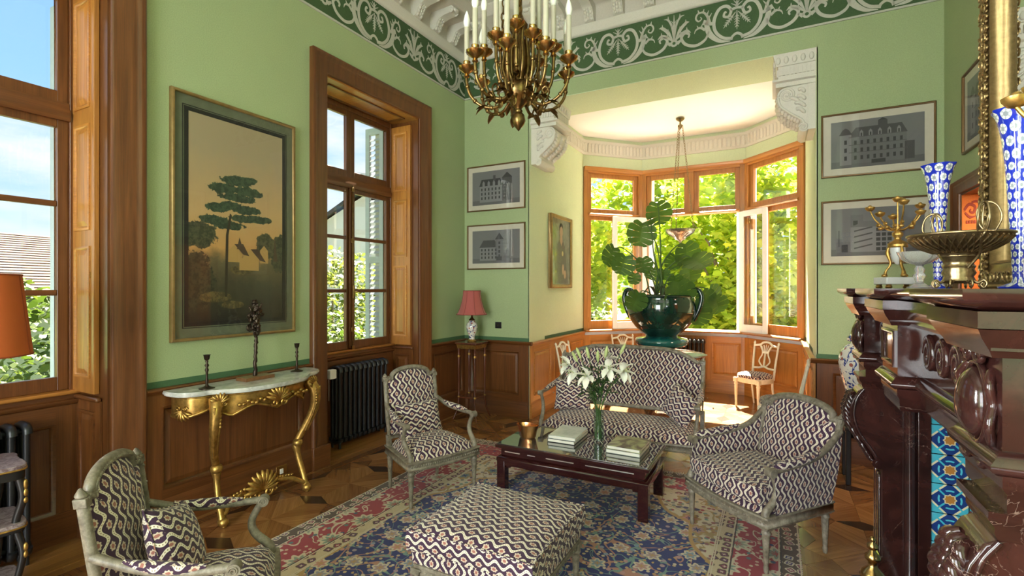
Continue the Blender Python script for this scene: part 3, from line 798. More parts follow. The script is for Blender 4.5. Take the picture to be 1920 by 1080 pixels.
# doorway in the right wall, orange room beyond
t = structE('door_1')
m = MB(); m.sweep([(XR, DY0, 0), (XR, DY0, DZ), (XR, DY1, DZ), (XR, DY1, 0)], [(a*.55, b*.8) for a, b in CAS], up=(-1,0,0)); m.build('casing', M['oak_v'], t)
m = MB(); m.box(XR-.0, XR+.31, DY0, DY0+.012, 0, DZ); m.box(XR, XR+.31, DY0, DY1, DZ-.012, DZ); m.build('jamb_lining', M['oak_v'], t, smooth=0)
M['orange'] = wallpaint('orange wall paint', (0.62, 0.16, 0.02))
M['redstencil'] = wallpaint('dark red stencil paint', (0.25, 0.03, 0.01))
m = MB(); m.box(XR+.3, 3.4, 6.3, 6.4, 0, 3); m.box(3.3, 3.4, 3.0, 6.4, 0, 3); m.box(XR+.3, 3.4, 2.9, 3.0, 0, 3)
wn = struct(m.build('wall_next_room', M['orange'], smooth=0))
m = MB(); stroke(m, [(-.16,0),(-.05,.11),(.08,.06),(.05,-.05),(-.03,-.03),(-.01,.02)], [.05,.06,.05,.05,.04,.02]); stroke(m, [(-.14,-.05),(-.02,-.14),(.16,-.10)], [.04,.05,.01]); stroke(m, [(0,.14),(.12,.16),(.22,.08)], [.04,.05,.01])
for k in range(4): m.box(-.12+.06*k, -.08+.06*k, -.003, 0, -.26, -.20)
o = m.build('stencil', M['redstencil'], t, smooth=0); o.location = (1.335, DY1-.0125, 2.20); o.scale = (.26, 1, .40)
m = MB(); m.box(XR+.001, XR+.31, DY1-.012, DY1, 0, DZ); m.build('painted_reveal', M['orange'], t, smooth=0)
m = MB(); m.box(XR+.3, 3.4, 2.9, 6.4, 2.9, 3.1); struct(m.build('ceiling_next_room', M['white'], smooth=0))

add_light('next_room_fill', 'POINT', (2.0, 4.3, 2.45), (0, 0, 0), 45, (1.0, 0.86, 0.66), shadow_soft_size=0.15)  # unseen light added to brighten the orange room
m = MB(); m.lathe([(.02,0),(.12,.03),(.15,.09),(.12,.14),(.03,.17),(.012,.19),(.012,.34)], 20); t = thing('added_pendant', 'added globe pendant for the fill light in the orange room beyond the door', 'lamp', (2.0, 4.3, 2.56)); m.build('globe', M['white_paint'], t)  # unseen globe, made up to go with the added light

# ---------------------------------------------------------------- parquet floor
RUG = (-2.82, 0.14, 0.55, 4.44)      # x0, x1, y0, y1
mb = MB(); mb.box(-4.05, XR+2.2, YF-0.3, YB+3.2, -0.2, -0.004)
floor = struct(mb.build('floor', M['pq'][1], smooth=0))
def px_of(x, y, z=0.0):
    fw = (-math.sin(YAW), math.cos(YAW)); rt = (math.cos(YAW), math.sin(YAW))
    d = x*fw[0]+y*fw[1]; l = x*rt[0]+y*rt[1]
    return (None if d < 0.3 else (960+FPX*l/d, 540-FPX*(z-CAM_H)/d))
pieces = []
TS = 0.36
def clip_ok(x, y):
    if x < -3.5 or x > XR+1.5 or y < -0.5: return False
    if y > YB+0.05 and not (BX0 < x < BX1 and y < BY2): return False
    return True
for i in range(-6, 3):
    for j in range(-6, 7):
        cx, cy = 0.52+2*TS*i, 4.41+2*TS*j
        if not clip_ok(cx, cy): continue
        for k in range(8):
            a0 = k*PI/4
            if k % 2 == 0: Mp = (math.cos(a0)*TS, math.sin(a0)*TS); a1 = a0+PI/4
            else: a1 = a0; Mp = (math.cos(a0+PI/4)*TS, math.sin(a0+PI/4)*TS)
            C = (math.copysign(TS, math.cos(a1)), math.copysign(TS, math.sin(a1)))
            N = (Mp[0]*0.80, Mp[1]*0.80)
            f = 0.42; D = (Mp[0]+(C[0]-Mp[0])*f, Mp[1]+(C[1]-Mp[1])*f)
            g = 0.62; E = (C[0]*g, C[1]*g)
            t0 = (k//2+i+j) % 2
            pieces.append((cx, cy, [(0, 0), N, D, E], 0 if k % 2 else 2))
            pieces.append((cx, cy, [E, D, C], 1 if k % 2 else 0))
            if k % 2 == 0:
                Dm = (Mp[0]-(C[0]-Mp[0])*f, Mp[1]-(C[1]-Mp[1])*f)
                pieces.append((cx, cy, [N, Dm, D], 3))
def piece_area(p):
    q = [px_of(p[0]+a, p[1]+b) for a, b in p[2]]
    if any(v is None for v in q): return 0
    if all(v[0] < 0 or v[0] > 1920 or v[1] > 1080 for v in q): return 0
    n = len(q); return abs(sum(q[i][0]*q[(i+1)%n][1]-q[(i+1)%n][0]*q[i][1] for i in range(n)))/2
def vis(p):
    cx = p[0]+sum(a for a, b in p[2])/len(p[2]); cy = p[1]+sum(b for a, b in p[2])/len(p[2])
    if RUG[0]+.1 < cx < RUG[1]-.1 and RUG[2]+.1 < cy < RUG[3]-.1: return 0
    if cx > XR: return 0
    return piece_area(p)
pieces = [(vis(p), p) for p in pieces]
pieces = [q for q in pieces if not (RUG[0]+.25 < q[1][0] < RUG[1]-.25 and RUG[2]+.25 < q[1][1] < RUG[3]-.25 and q[0] == 0)]
pieces.sort(key=lambda q: -q[0])
def piece_mb(mb, p, off=(0, 0), gap=0.0009):
    poly = p[2]; n = len(poly); gx = sum(a for a, b in poly)/n; gy = sum(b for a, b in poly)/n
    def ins(a, b):
        d = math.hypot(a-gx, b-gy) or 1; k = max(0, (d-gap*2.2)/d); return (off[0]+gx+(a-gx)*k, off[1]+gy+(b-gy)*k)
    pl = [ins(a, b) for a, b in poly]
    mb.prism(pl, -0.006, 0.0, 'z')
def piece_uvf(poly):
    best = max(((poly[i], poly[(i+1) % len(poly)]) for i in range(len(poly))), key=lambda e: math.dist(*e))
    a = math.atan2(best[1][1]-best[0][1], best[1][0]-best[0][0]); c, s = math.cos(a), math.sin(a)
    return lambda co, p: (co.x*c+co.y*s, -co.x*s+co.y*c)
shared = {}
for ar, p in pieces[:300]:
    key = (tuple((round(a, 4), round(b, 4)) for a, b in p[2]), p[3])
    if key not in shared:
        m = MB(); piece_mb(m, p); o = m.build('parquet_block', M['pq'][p[3]], floor, smooth=0, uvf=piece_uvf(p[2])); shared[key] = o
    else: o = shared[key].copy(); COL.objects.link(o); o.parent = floor
    o.location = (p[0], p[1], 0)
for tone in range(4):
    m = MB(); any_ = False
    for ar, p in pieces[300:]:
        if p[3] == tone: piece_mb(m, p, (p[0], p[1])); any_ = True
    if any_:
        o = m.build('parquet_field', M['pq'][tone], floor, smooth=0); o['kind'] = 'stuff'
# straight border boards along the left wall and in the window recesses
for x0, x1 in ((-3.6, -3.525), (-3.523, -3.445)):
    for y0 in range(-2, 6):
        m = MB(); m.box(x0, x1, y0+.3*(x0 < -3.55)+.001, y0+1+.3*(x0 < -3.55)-.001, -.006, 0.0005); o = m.build('border_plank', M['plank'] if x0 < -3.55 else M['pq'][1], floor, smooth=0)
for yc, n in WINS[:2]:
    for k in range(4):
        m = MB(); m.box(-3.96+.09*k, -3.872+.09*k, yc-HW, yc+HW, -.006, .004); m.build('recess_plank', M['plank'], floor, smooth=0)

# ---------------------------------------------------------------- textiles
def fabric(name, axis='v', P=0.050, L=0.080, A=0.0130):
    """meandering dotted ribbons, each a third of a wave behind its neighbour, with a blossom in every eye between them"""
    t = NT(name); s = t.sep(t.uv()); u, v = (s[0], s[1]) if axis == 'v' else (s[1], s[0])
    k0 = t.math('FLOOR', t.math('MULTIPLY', u, 1.0/P)); d = None
    for o in (-1, 0, 1):
        i = t.math('ADD', k0, float(o))
        ph = t.math('ADD', t.math('MULTIPLY', v, 2*PI/L), t.math('MULTIPLY', i, 2*PI/3))
        c = t.math('MULTIPLY_ADD', t.math('SINE', ph), A, t.math('MULTIPLY', t.math('ADD', i, 0.5), P))
        q = t.math('ABSOLUTE', t.math('SUBTRACT', u, c)); d = q if d is None else t.math('MINIMUM', d, q)
    rib = t.math('SUBTRACT', 1.0, t.step(d, 0.0066, 0.0076))
    dv = t.math('ABSOLUTE', t.math('SUBTRACT', t.math('FRACT', t.math('MULTIPLY', v, 1/0.0085)), 0.5))
    dot = t.math('MULTIPLY', t.math('SUBTRACT', 1.0, t.step(d, 0.0018, 0.0028)), t.math('SUBTRACT', 1.0, t.step(dv, 0.16, 0.26)))
    j = t.math('ROUND', t.math('MULTIPLY', u, 1.0/P))
    gx = t.math('SUBTRACT', u, t.math('MULTIPLY', j, P))
    fv = t.math('ADD', t.math('MULTIPLY', v, 1/L), t.math('MULTIPLY_ADD', j, 1/3, -1/3+1/6+0.5))
    gy = t.math('MULTIPLY', t.math('SUBTRACT', t.math('FRACT', fv), 0.5), L)
    r = t.math('SQRT', t.math('ADD', t.math('MULTIPLY', gx, gx), t.math('MULTIPLY', t.math('MULTIPLY', gy, gy), 0.50)))
    ang = t.math('ARCTAN2', gy, gx)
    pet = t.math('MULTIPLY', t.math('SINE', t.math('MULTIPLY', ang, 7.0)), 0.0016)
    fl_ = t.math('SUBTRACT', 1.0, t.step(t.math('ADD', r, pet), 0.0108, 0.0122))
    cen = t.math('SUBTRACT', 1.0, t.step(t.math('ADD', r, t.math('MULTIPLY', t.noise(t.mapv(t.uv(), (160, 160, 1)), 1, 2), 0.006)), 0.0085, 0.0100))
    wv = t.noise(t.mapv(t.uv(), (900, 900, 1)), 1, 1); wn = t.ramp(wv, [(0.3, 0.8), (0.7, 1.12)])
    big = t.ramp(t.noise(t.obj(), 3, 2), [(0.3, 0.92), (0.7, 1.06)])
    c = t.mix(fl_, (0.052, 0.024, 0.052), (0.60, 0.49, 0.38)); c = t.mix(cen, c, (0.33, 0.13, 0.10))
    c = t.mix(rib, c, (0.78, 0.71, 0.58)); c = t.mix(dot, c, (0.26, 0.19, 0.10))
    c = t.mix(1.0, t.mix(1.0, c, wn, 'MULTIPLY'), big, 'MULTIPLY')
    t.col(c).p(Roughness=0.85, Sheen_Weight=0.15, Specular_IOR_Level=0.2); t.bump(wv, 0.25, 0.001)
    return t.m
M['fab_v'] = fabric('ribbon tapestry upright', 'v'); M['fab_h'] = fabric('ribbon tapestry crosswise', 'u')
def greypaint():
    t = NT('worn grey green paint'); o = t.obj(); n = t.noise(o, 30, 5, 0.6); n2 = t.noise(o, 140, 2)
    c = t.ramp(n, [(0.3, (0.10, 0.082, 0.056)), (0.55, (0.22, 0.190, 0.140)), (0.8, (0.33, 0.30, 0.235))])
    t.col(t.mix(0.5, c, t.ramp(n2, [(0.35, 0.7), (0.65, 1.1)]), 'MULTIPLY')).p(Roughness=0.45); t.bump(n2, 0.15, 0.001); return t.m
M['grey'] = greypaint()

def rug_mat(x0, x1, y0, y1):
    t = NT('persian rug weave'); o = t.obj(); s = t.sep(o)
    dx = t.math('MINIMUM', t.math('SUBTRACT', s[0], x0), t.math('SUBTRACT', x1, s[0]))
    dy = t.math('MINIMUM', t.math('SUBTRACT', s[1], y0), t.math('SUBTRACT', y1, s[1]))
    d = t.math('MINIMUM', dx, dy)
    def flowers(sc, c_out, c_mid, c_in, base, r=0.36, rnd=0.75, petals=6):
        x = t.N.new('ShaderNodeTexVoronoi'); x.voronoi_dimensions = '2D'; t.l(o, x.inputs['Vector']); x.inputs['Scale'].default_value = sc; x.inputs['Randomness'].default_value = rnd
        va = t.n('ShaderNodeVectorMath', operation='SUBTRACT'); 
        vs = t.n('ShaderNodeVectorMath', operation='SCALE'); t.l(o, vs.inputs[0]); vs.inputs['Scale'].default_value = sc
        ps = t.n('ShaderNodeVectorMath', operation='SCALE'); t.l(x.outputs['Position'], ps.inputs[0]); ps.inputs['Scale'].default_value = sc
        t.l(vs.outputs[0], va.inputs[0]); t.l(ps.outputs[0], va.inputs[1]); q = t.sep(va.outputs[0])
        an = t.math('ARCTAN2', q[1], q[0]); cs = t.sep(x.outputs['Color'])
        wob = t.math('MULTIPLY', t.math('SINE', t.math('MULTIPLY_ADD', an, float(petals), t.math('MULTIPLY', cs[0], 6.0))), 0.05)
        rr = t.math('ADD', x.outputs['Distance'], wob)
        keep = t.step(cs[2], 0.18, 0.2)
        m1 = t.math('MULTIPLY', t.math('SUBTRACT', 1.0, t.step(rr, r-.03, r)), keep)
        m2 = t.math('MULTIPLY', t.math('SUBTRACT', 1.0, t.step(rr, r*.68-.03, r*.68)), keep)
        m3 = t.math('MULTIPLY', t.math('SUBTRACT', 1.0, t.step(rr, r*.32-.03, r*.32)), keep)
        mid = t.mix(cs[1], c_mid[0], c_mid[1])
        c = t.mix(m1, base, c_out); c = t.mix(m2, c, mid); return t.mix(m3, c, c_in)
    def vines(base, sc, col, w=0.018, dist=1.2):
        n = t.noise(o, sc, 1.5, 0.4, dist); m = t.math('SUBTRACT', 1.0, t.step(t.math('ABSOLUTE', t.math('SUBTRACT', n, 0.5)), w*.5, w))
        return t.mix(m, base, col)
    def specks(base, sc, r, ca, cb, thr):
        x = t.N.new('ShaderNodeTexVoronoi'); x.voronoi_dimensions = '2D'; t.l(o, x.inputs['Vector']); x.inputs['Scale'].default_value = sc
        cs = t.sep(x.outputs['Color']); m = t.math('MULTIPLY', t.math('SUBTRACT', 1.0, t.step(x.outputs['Distance'], r-.06, r)), t.step(cs[0], thr, thr+.02))
        return t.mix(m, base, t.mix(cs[1], ca, cb))
    cream, navy, red = (0.55, 0.47, 0.34), (0.018, 0.026, 0.13), (0.30, 0.030, 0.048)
    sage, gold, pink, sky = (0.13, 0.23, 0.20), (0.42, 0.25, 0.09), (0.50, 0.22, 0.18), (0.16, 0.27, 0.36)
    # field
    f = vines(navy, 3.6, (0.40, 0.20, 0.14), 0.020, 1.6); f = vines(f, 6.5, (0.16, 0.26, 0.22), 0.022, 1.0)
    f = specks(f, 26, 0.30, cream, gold, 0.50); f = specks(f, 16, 0.26, sky, pink, 0.62)
    f = flowers(5.8, cream, (sky, pink), gold, f, 0.28); 
    # cream spandrels
    cf = vines(cream, 4.2, (0.34, 0.24, 0.10), 0.03, 1.4); cf = specks(cf, 22, 0.36, red, sage, 0.35); cf = specks(cf, 13, 0.28, gold, navy, 0.5); cf = flowers(5.0, (0.36, 0.22, 0.08), (pink, sage), navy, cf, 0.34)
    cxm, cym = (x0+x1)/2, (y0+y1)/2; hx, hy = (x1-x0)/2-.52, (y1-y0)/2-.52
    ux = t.math('MULTIPLY', t.math('ABSOLUTE', t.math('SUBTRACT', s[0], cxm)), 1/hx); uy = t.math('MULTIPLY', t.math('ABSOLUTE', t.math('SUBTRACT', s[1], cym)), 1/hy)
    an = t.math('ARCTAN2', uy, ux)
    rad = t.math('SQRT', t.math('ADD', t.math('MULTIPLY', ux, ux), t.math('MULTIPLY', uy, uy)))
    sc_ = t.math('MULTIPLY_ADD', t.math('ABSOLUTE', t.math('SINE', t.math('MULTIPLY', an, 9.0))), 0.07, 0.0)
    rr = t.math('ADD', rad, sc_)
    f = t.mix(t.step(rr, 1.12, 1.13), f, gold); f = t.mix(t.step(rr, 1.145, 1.155), f, cf)
    # main border
    b = vines(red, 3.4, cream, 0.020, 1.6); b = specks(b, 26, 0.30, pink, cream, 0.62); b = specks(b, 15, .24, sage, navy, .7); b = flowers(3.6, cream, (sage, (0.40, 0.36, 0.26)), (0.35, 0.06, 0.06), b, 0.30, 0.30, 9)
    # guard stripes
    def guard(ca, cb):
        g = flowers(15, ca, (red, navy), cream, cb, 0.42, 0.25, 4); return g
    g1 = guard(cream, (0.075, 0.045, 0.03)); g2 = guard((0.10, 0.06, 0.04), (0.50, 0.40, 0.26))
    c = t.mix(t.step(d, .465, .467), g2, f); c = t.mix(t.step(d, .375, .377), b, c); 
    c = t.mix(t.step(d, .115, .117), g1, c)
    for a in (.008, .105, .117, .365, .375, .455, .467):
        m = t.math('SUBTRACT', 1.0, t.step(t.math('ABSOLUTE', t.math('SUBTRACT', d, a)), .003, .0045)); c = t.mix(m, c, cream if a not in (.105, .365) else (0.04, 0.03, 0.03))
    wv = t.noise(o, 420, 2, 0.6)
    c = t.mix(0.8, c, t.ramp(wv, [(0.3, 0.62), (0.7, 1.25)]), 'MULTIPLY')
    t.col(c).p(Roughness=0.9, Sheen_Weight=0.2, Specular_IOR_Level=0.15); t.bump(wv, 0.4, 0.002); return t.m
rx0, rx1, ry0, ry1 = RUG
rug = thing('persian_rug', 'navy and red floral Persian rug under the coffee table', 'rug', (0, 0, 0))
m = MB(); m.box(rx0, rx1, ry0, ry1, 0.0008, 0.010); m.build('pile', rug_mat(*RUG), rug, smooth=0)
m = MB(); rr_ = random.Random(3)
for k in range(int((rx1-rx0)/.012)):
    x = rx0+.006+.012*k; m.tube([(x, ry1, .006), (x+rr_.uniform(-.008,.008), ry1+rr_.uniform(.03,.05), .003)], .0022, 4)
o = m.build('fringe', plain('rug fringe', (0.5, 0.44, 0.34), 0.9), rug); o['kind'] = 'stuff'

# ---------------------------------------------------------------- seat furniture
ZR = 0.010     # top of the rug
def fluted_leg(h, r=0.024, n=16):
    m = MB(); k = h/0.27
    def rad(a, i): return 1.0-0.10*(abs(math.sin(a*4))) if 3 <= i <= 6 else 1.0
    m.lathe([(0.010,0),(0.013,0.006*k),(0.0155,0.03*k),(0.013,0.038*k),(0.0145,0.05*k),(0.019,0.13*k),(0.0225,0.195*k),(0.0205,0.205*k),(0.027,0.213*k),(0.027,0.222*k),(0.020,0.230*k),(0.022,0.24*k)], n, rad=rad)
    m.box(-.026, .026, -.026, .026, 0.236*k, h+.002)
    return m
def back_outline(hw, z0, ze, zc, inset=0.055, n=14):
    """half-arched 'gendarme hat' back outline in (x,z), from bottom-left up and over to bottom-right"""
    pts = [(-hw, z0), (-hw, lerp(z0, ze, .5)), (-hw, ze), (-hw+inset*.55, ze+.004), (-hw+inset, ze-.004)]
    a = [(x, ze+.01+(zc-ze-.01)*math.sqrt(max(0, 1-(x/(hw-inset))**2))**1.0) for x in [(-hw+inset)*math.cos(PI*i/n) for i in range(1, n)]]
    return pts+a+[(-x, z) for x, z in reversed(pts)]
def shear_back(m, k, y0, lean, start=0):
    for i in range(start, len(m.v)):
        x, y, z = m.v[i]; m.v[i] = (x, y+max(0, z-k)*lean+y0, z)
def seat_back(par, hw, z0, ze, zc, y0, lean, k=0.36, fr=0.020, finial=True, inset=0.055, mat='fab_v'):
    ol = back_outline(hw, z0, ze, zc, inset)
    m = MB(); m.tube([(x, 0, z) for x, z in ol], fr, 8, closed=True, flat=0.95); shear_back(m, k, y0, lean); f = m.build('back_frame', M['grey'], par)
    # carved beading along the frame
    m = MB(); P = spline([(x, 0, z) for x, z in ol[1:-1]], 3); 
    for a, b in zip(P[:-1], P[1:]):
        q = (a+b)/2; m.ball((q.x*.985, -fr*.95, q.z-.002), (.006, .005, .006), 6, 4)
    shear_back(m, k, y0, lean); m.build('bead_carving', M['grey'], f)['kind'] = 'stuff'
    if finial:
        for s in (-1, 1):
            m = MB(); m.box(s*hw-.02, s*hw+.02, -.02, .02, ze-.02, ze+.012); m.lathe([(.017,0),(.020,.008),(.014,.018),(.006,.03),(0.0,.034)], 10, (s*hw, 0, ze+.012)); shear_back(m, k, y0, lean); m.build('finial', M['grey'], f, bevel=.003)
    # upholstery pad
    il = back_outline(hw-fr*.8, z0+fr*.8, ze-fr*.6, zc-fr*.9, inset)
    cx = 0; cz = (z0+zc)/2
    for side, dep, nm in ((-1, .042, 'back_pad'), (1, .012, 'outside_back')):
        m = MB(); N = 7; n = len(il)
        for j in range(N+1):
            f2 = 1-j/N; b = dep*(1-f2**3.0)
            m.v += [(x*f2, side*(b+.004), cz+(z-cz)*f2) for x, z in il] if j < N else [(0, side*(dep+.004), cz)]
        for j in range(N-1):
            for i in range(n): m.f.append((j*n+i, j*n+(i+1) % n, (j+1)*n+(i+1) % n, (j+1)*n+i))
        for i in range(n): m.f.append(((N-1)*n+i, (N-1)*n+(i+1) % n, N*n))
        shear_back(m, k, y0, lean); m.build(nm, M[mat], par, smooth=60)
    return f
def seat_pad(par, wf, wb, yf, yb, z0, h, name='seat', bow=0.03, mat='fab_v', n=17, crown=.55):
    """domed seat: trapezoid plan with a bowed front"""
    m = MB()
    def plan(u, v):
        w = lerp(wf, wb, v); x = (u-.5)*w; y = lerp(yf, yb, v)-bow*(1-(2*u-1)**2)*(1-v); return x, y
    def fn(u, v):
        x, y = plan(u, v); a = max(0, 1-abs(2*u-1)**5)*max(0, 1-abs(2*v-1)**5); b = (1-(2*u-1)**2)*(1-(2*v-1)**2)
        return (x, y, z0+h*((1-crown)*min(1, a**.35)+crown*b**.6))
    m.grid(fn, n, n)
    rim = [plan(i/(n-1), 0) for i in range(n)]+[plan(1, j/(n-1)) for j in range(1, n)]+[plan(1-i/(n-1), 1) for i in range(1, n)]+[plan(0, 1-j/(n-1)) for j in range(1, n-1)]
    m.add([(x, y, z0) for x, y in rim], [tuple(range(len(rim)-1, -1, -1))])
    return m.build(name, M[mat], par, smooth=70)
def rail_frame(par, wf, wb, yf, yb, z0, z1, bow=.03, carve=True):
    """carved seat rail following the plan"""
    out = []
    n = 9
    for i in range(n): u = i/(n-1); out.append(((u-.5)*wf, yf-bow*(1-(2*u-1)**2)))
    out += [(wb/2, yb), (-wb/2, yb)]
    m = MB(); m.sweep([(x, y, 0) for x, y in out], [(-.012, z0), (.022, z0), (.026, z0+.012), (.020, z0+.018), (.020, z1-.016), (.027, z1-.010), (.024, z1), (-.012, z1)], closed=True)
    f = m.build('seat_rail', M['grey'], par)
    if carve:
        m = MB(); P = spline([(x, y, 0) for x, y in out[:n]], 4)
        for q in P: m.ball((q.x, q.y-.021, (z0+z1)/2), (.0065, .006, .009), 6, 4)
        m.build('rail_carving', M['grey'], f)['kind'] = 'stuff'
    return f
def open_arm(par, s, xf, yf, xb, yb, zb, za, zr, back_k):
    """open padded arm: back stile -> armrest -> curved support to the front rail"""
    P = spline([(xb, yb, zb), (lerp(xb, xf, .35)+s*.006, lerp(yb, yf, .30), lerp(zb, za, .72)), (lerp(xb, xf, .75)+s*.014, lerp(yb, yf, .58), za+.002), (xf+s*.012, yf+.055, za)], 6)
    m = MB(); m.tube(P, [.017]*len(P), 8); m.lathe([(0.0,-.021),(.024,-.021),(.024,.021),(0.0,.021)], 14)
    k = len(m.v)-14*4
    m.xf(Matrix.Translation((xf+s*.012, yf+.045, za-.004)) @ Matrix.Rotation(PI/2, 4, 'Y'), k)
    Q = spline([(xf+s*.012, yf+.055, za-.01), (xf+s*.008, yf+.095, za-.09), (xf, yf+.08, lerp(za, zr, .60)), (xf-s*.004, yf+.02, zr+.035), (xf-s*.004, yf+.008, zr-.01)], 6)
    m.tube(Q, [lerp(.015, .022, i/(len(Q)-1)) for i in range(len(Q))], 8)
    a = m.build('arm', M['grey'], par)
    for sx in (-1, 1):
        q = MB(); c = (xf+s*.012+sx*.022, yf+.045, za-.004)
        q.tube([(c[0], c[1]+.017*(1-i/26)*math.cos(i*.55), c[2]+.017*(1-i/26)*math.sin(i*.55)) for i in range(24)], .0035, 5); q.build('scroll', M['grey'], a)
    i0, i1 = int(len(P)*.22), int(len(P)*.86); m = MB()
    pts = [p+Vector((0, 0, .016)) for p in P[i0:i1]]; n = len(pts)
    m.tube(pts, [.027*min(1, .35+2.2*min(i, n-1-i)/n) for i in range(n)], 10, flat=.75, up=(0,0,1)); m.build('arm_pad', M['fab_h'], par)
def armchair(name, label, loc, rz, wf=.60, wb=.475, dep=.47, z_rail=.275, zc=.93, ze=.855, lean=.14, group=None):
    t = thing(name, label, 'armchair', loc, rz, group); yf, yb = -dep/2, dep/2; zr0, zr1 = z_rail-.002, z_rail+.065
    for x, y in ((-wf/2+.02, yf+.01), (wf/2-.02, yf+.01), (-wb/2+.02, yb-.01), (wb/2-.02, yb-.01)):
        m = fluted_leg(z_rail+.03); m.xf(Matrix.Translation((x, y, 0))); m.build('leg', M['grey'], t, bevel=.0015, seg=1)
    rail_frame(t, wf-.02, wb-.02, yf, yb, zr0, zr1)
    seat_pad(t, wf-.03, wb-.03, yf-.005, yb-.02, zr1-.004, .115)
    seat_back(t, wb/2-.01, .40, ze, zc, yb-.012, lean, k=.36)
    for s in (-1, 1):
        m = MB(); m.box(s*(wb/2-.01)-.018, s*(wb/2-.01)+.018, -.018, .018, zr1-.03, .42); shear_back(m, .36, yb-.012, lean); m.build('back_post', M['grey'], t, bevel=.004)
        open_arm(t, s, s*(wf/2-.012), yf, s*(wb/2-.005), yb-.012+(.66-.36)*lean, .66, .585, zr1, .36)
    return t
def scatter_cushion(label, loc, rot, w, h, t_, mat='fab_h', group=None):
    m = MB(); pillow(m, w, h, t_, 17)
    root = bpy.data.objects.new('scatter_cushion', None); COL.objects.link(root); root.location = loc; root.rotation_euler = rot
    o = m.build('cover', M[mat], root, smooth=180)
    m = MB(); pts = []
    for a, b in ((-1,-1),(1,-1),(1,1),(-1,1)): pts.append((a, b))
    P = []
    for i in range(4):
        (a, b), (c, d) = pts[i], pts[(i+1) % 4]
        for k in range(8):
            x = lerp(a, c, k/8); z = lerp(b, d, k/8); P.append((x*w/2*(1-.07*(1-z*z)), 0, z*h/2*(1-.07*(1-x*x))))
    m.tube(P, .0035, 5, closed=True); m.build('piping', M['fab_v'], root)
    return tag(root, label, 'cushion', group)
def heading(dx, dy): return math.atan2(dy, dx)+PI/2        # local -Y points along (dx,dy)
def loc_pt(t, p):
    c, s = math.cos(t.rotation_euler.z), math.sin(t.rotation_euler.z); return (t.location.x+c*p[0]-s*p[1], t.location.y+s*p[0]+c*p[1], t.location.z+p[2])
chA = armchair('fauteuil', 'open-arm grey armchair beside the radiator, ribbon tapestry upholstery', (-2.42, 3.16, ZR), heading(.93, -.37))
chB = armchair('fauteuil', 'open-arm grey armchair standing before the gilt console table', (-2.065, 1.185, 0.001), heading(.70, .71))
chB.location.z = ZR+.0005
p = loc_pt(chA, (-.02, .105, .535)); scatter_cushion('ribbon tapestry cushion leaning in the armchair beside the radiator', p, (-.32, .0, chA.rotation_euler.z+.04), .40, .29, .13)
p = loc_pt(chB, (.02, .085, .555)); scatter_cushion('ribbon tapestry cushion leaning in the armchair before the gilt console', p, (-.38, .32, chB.rotation_euler.z-.10), .38, .32, .14)

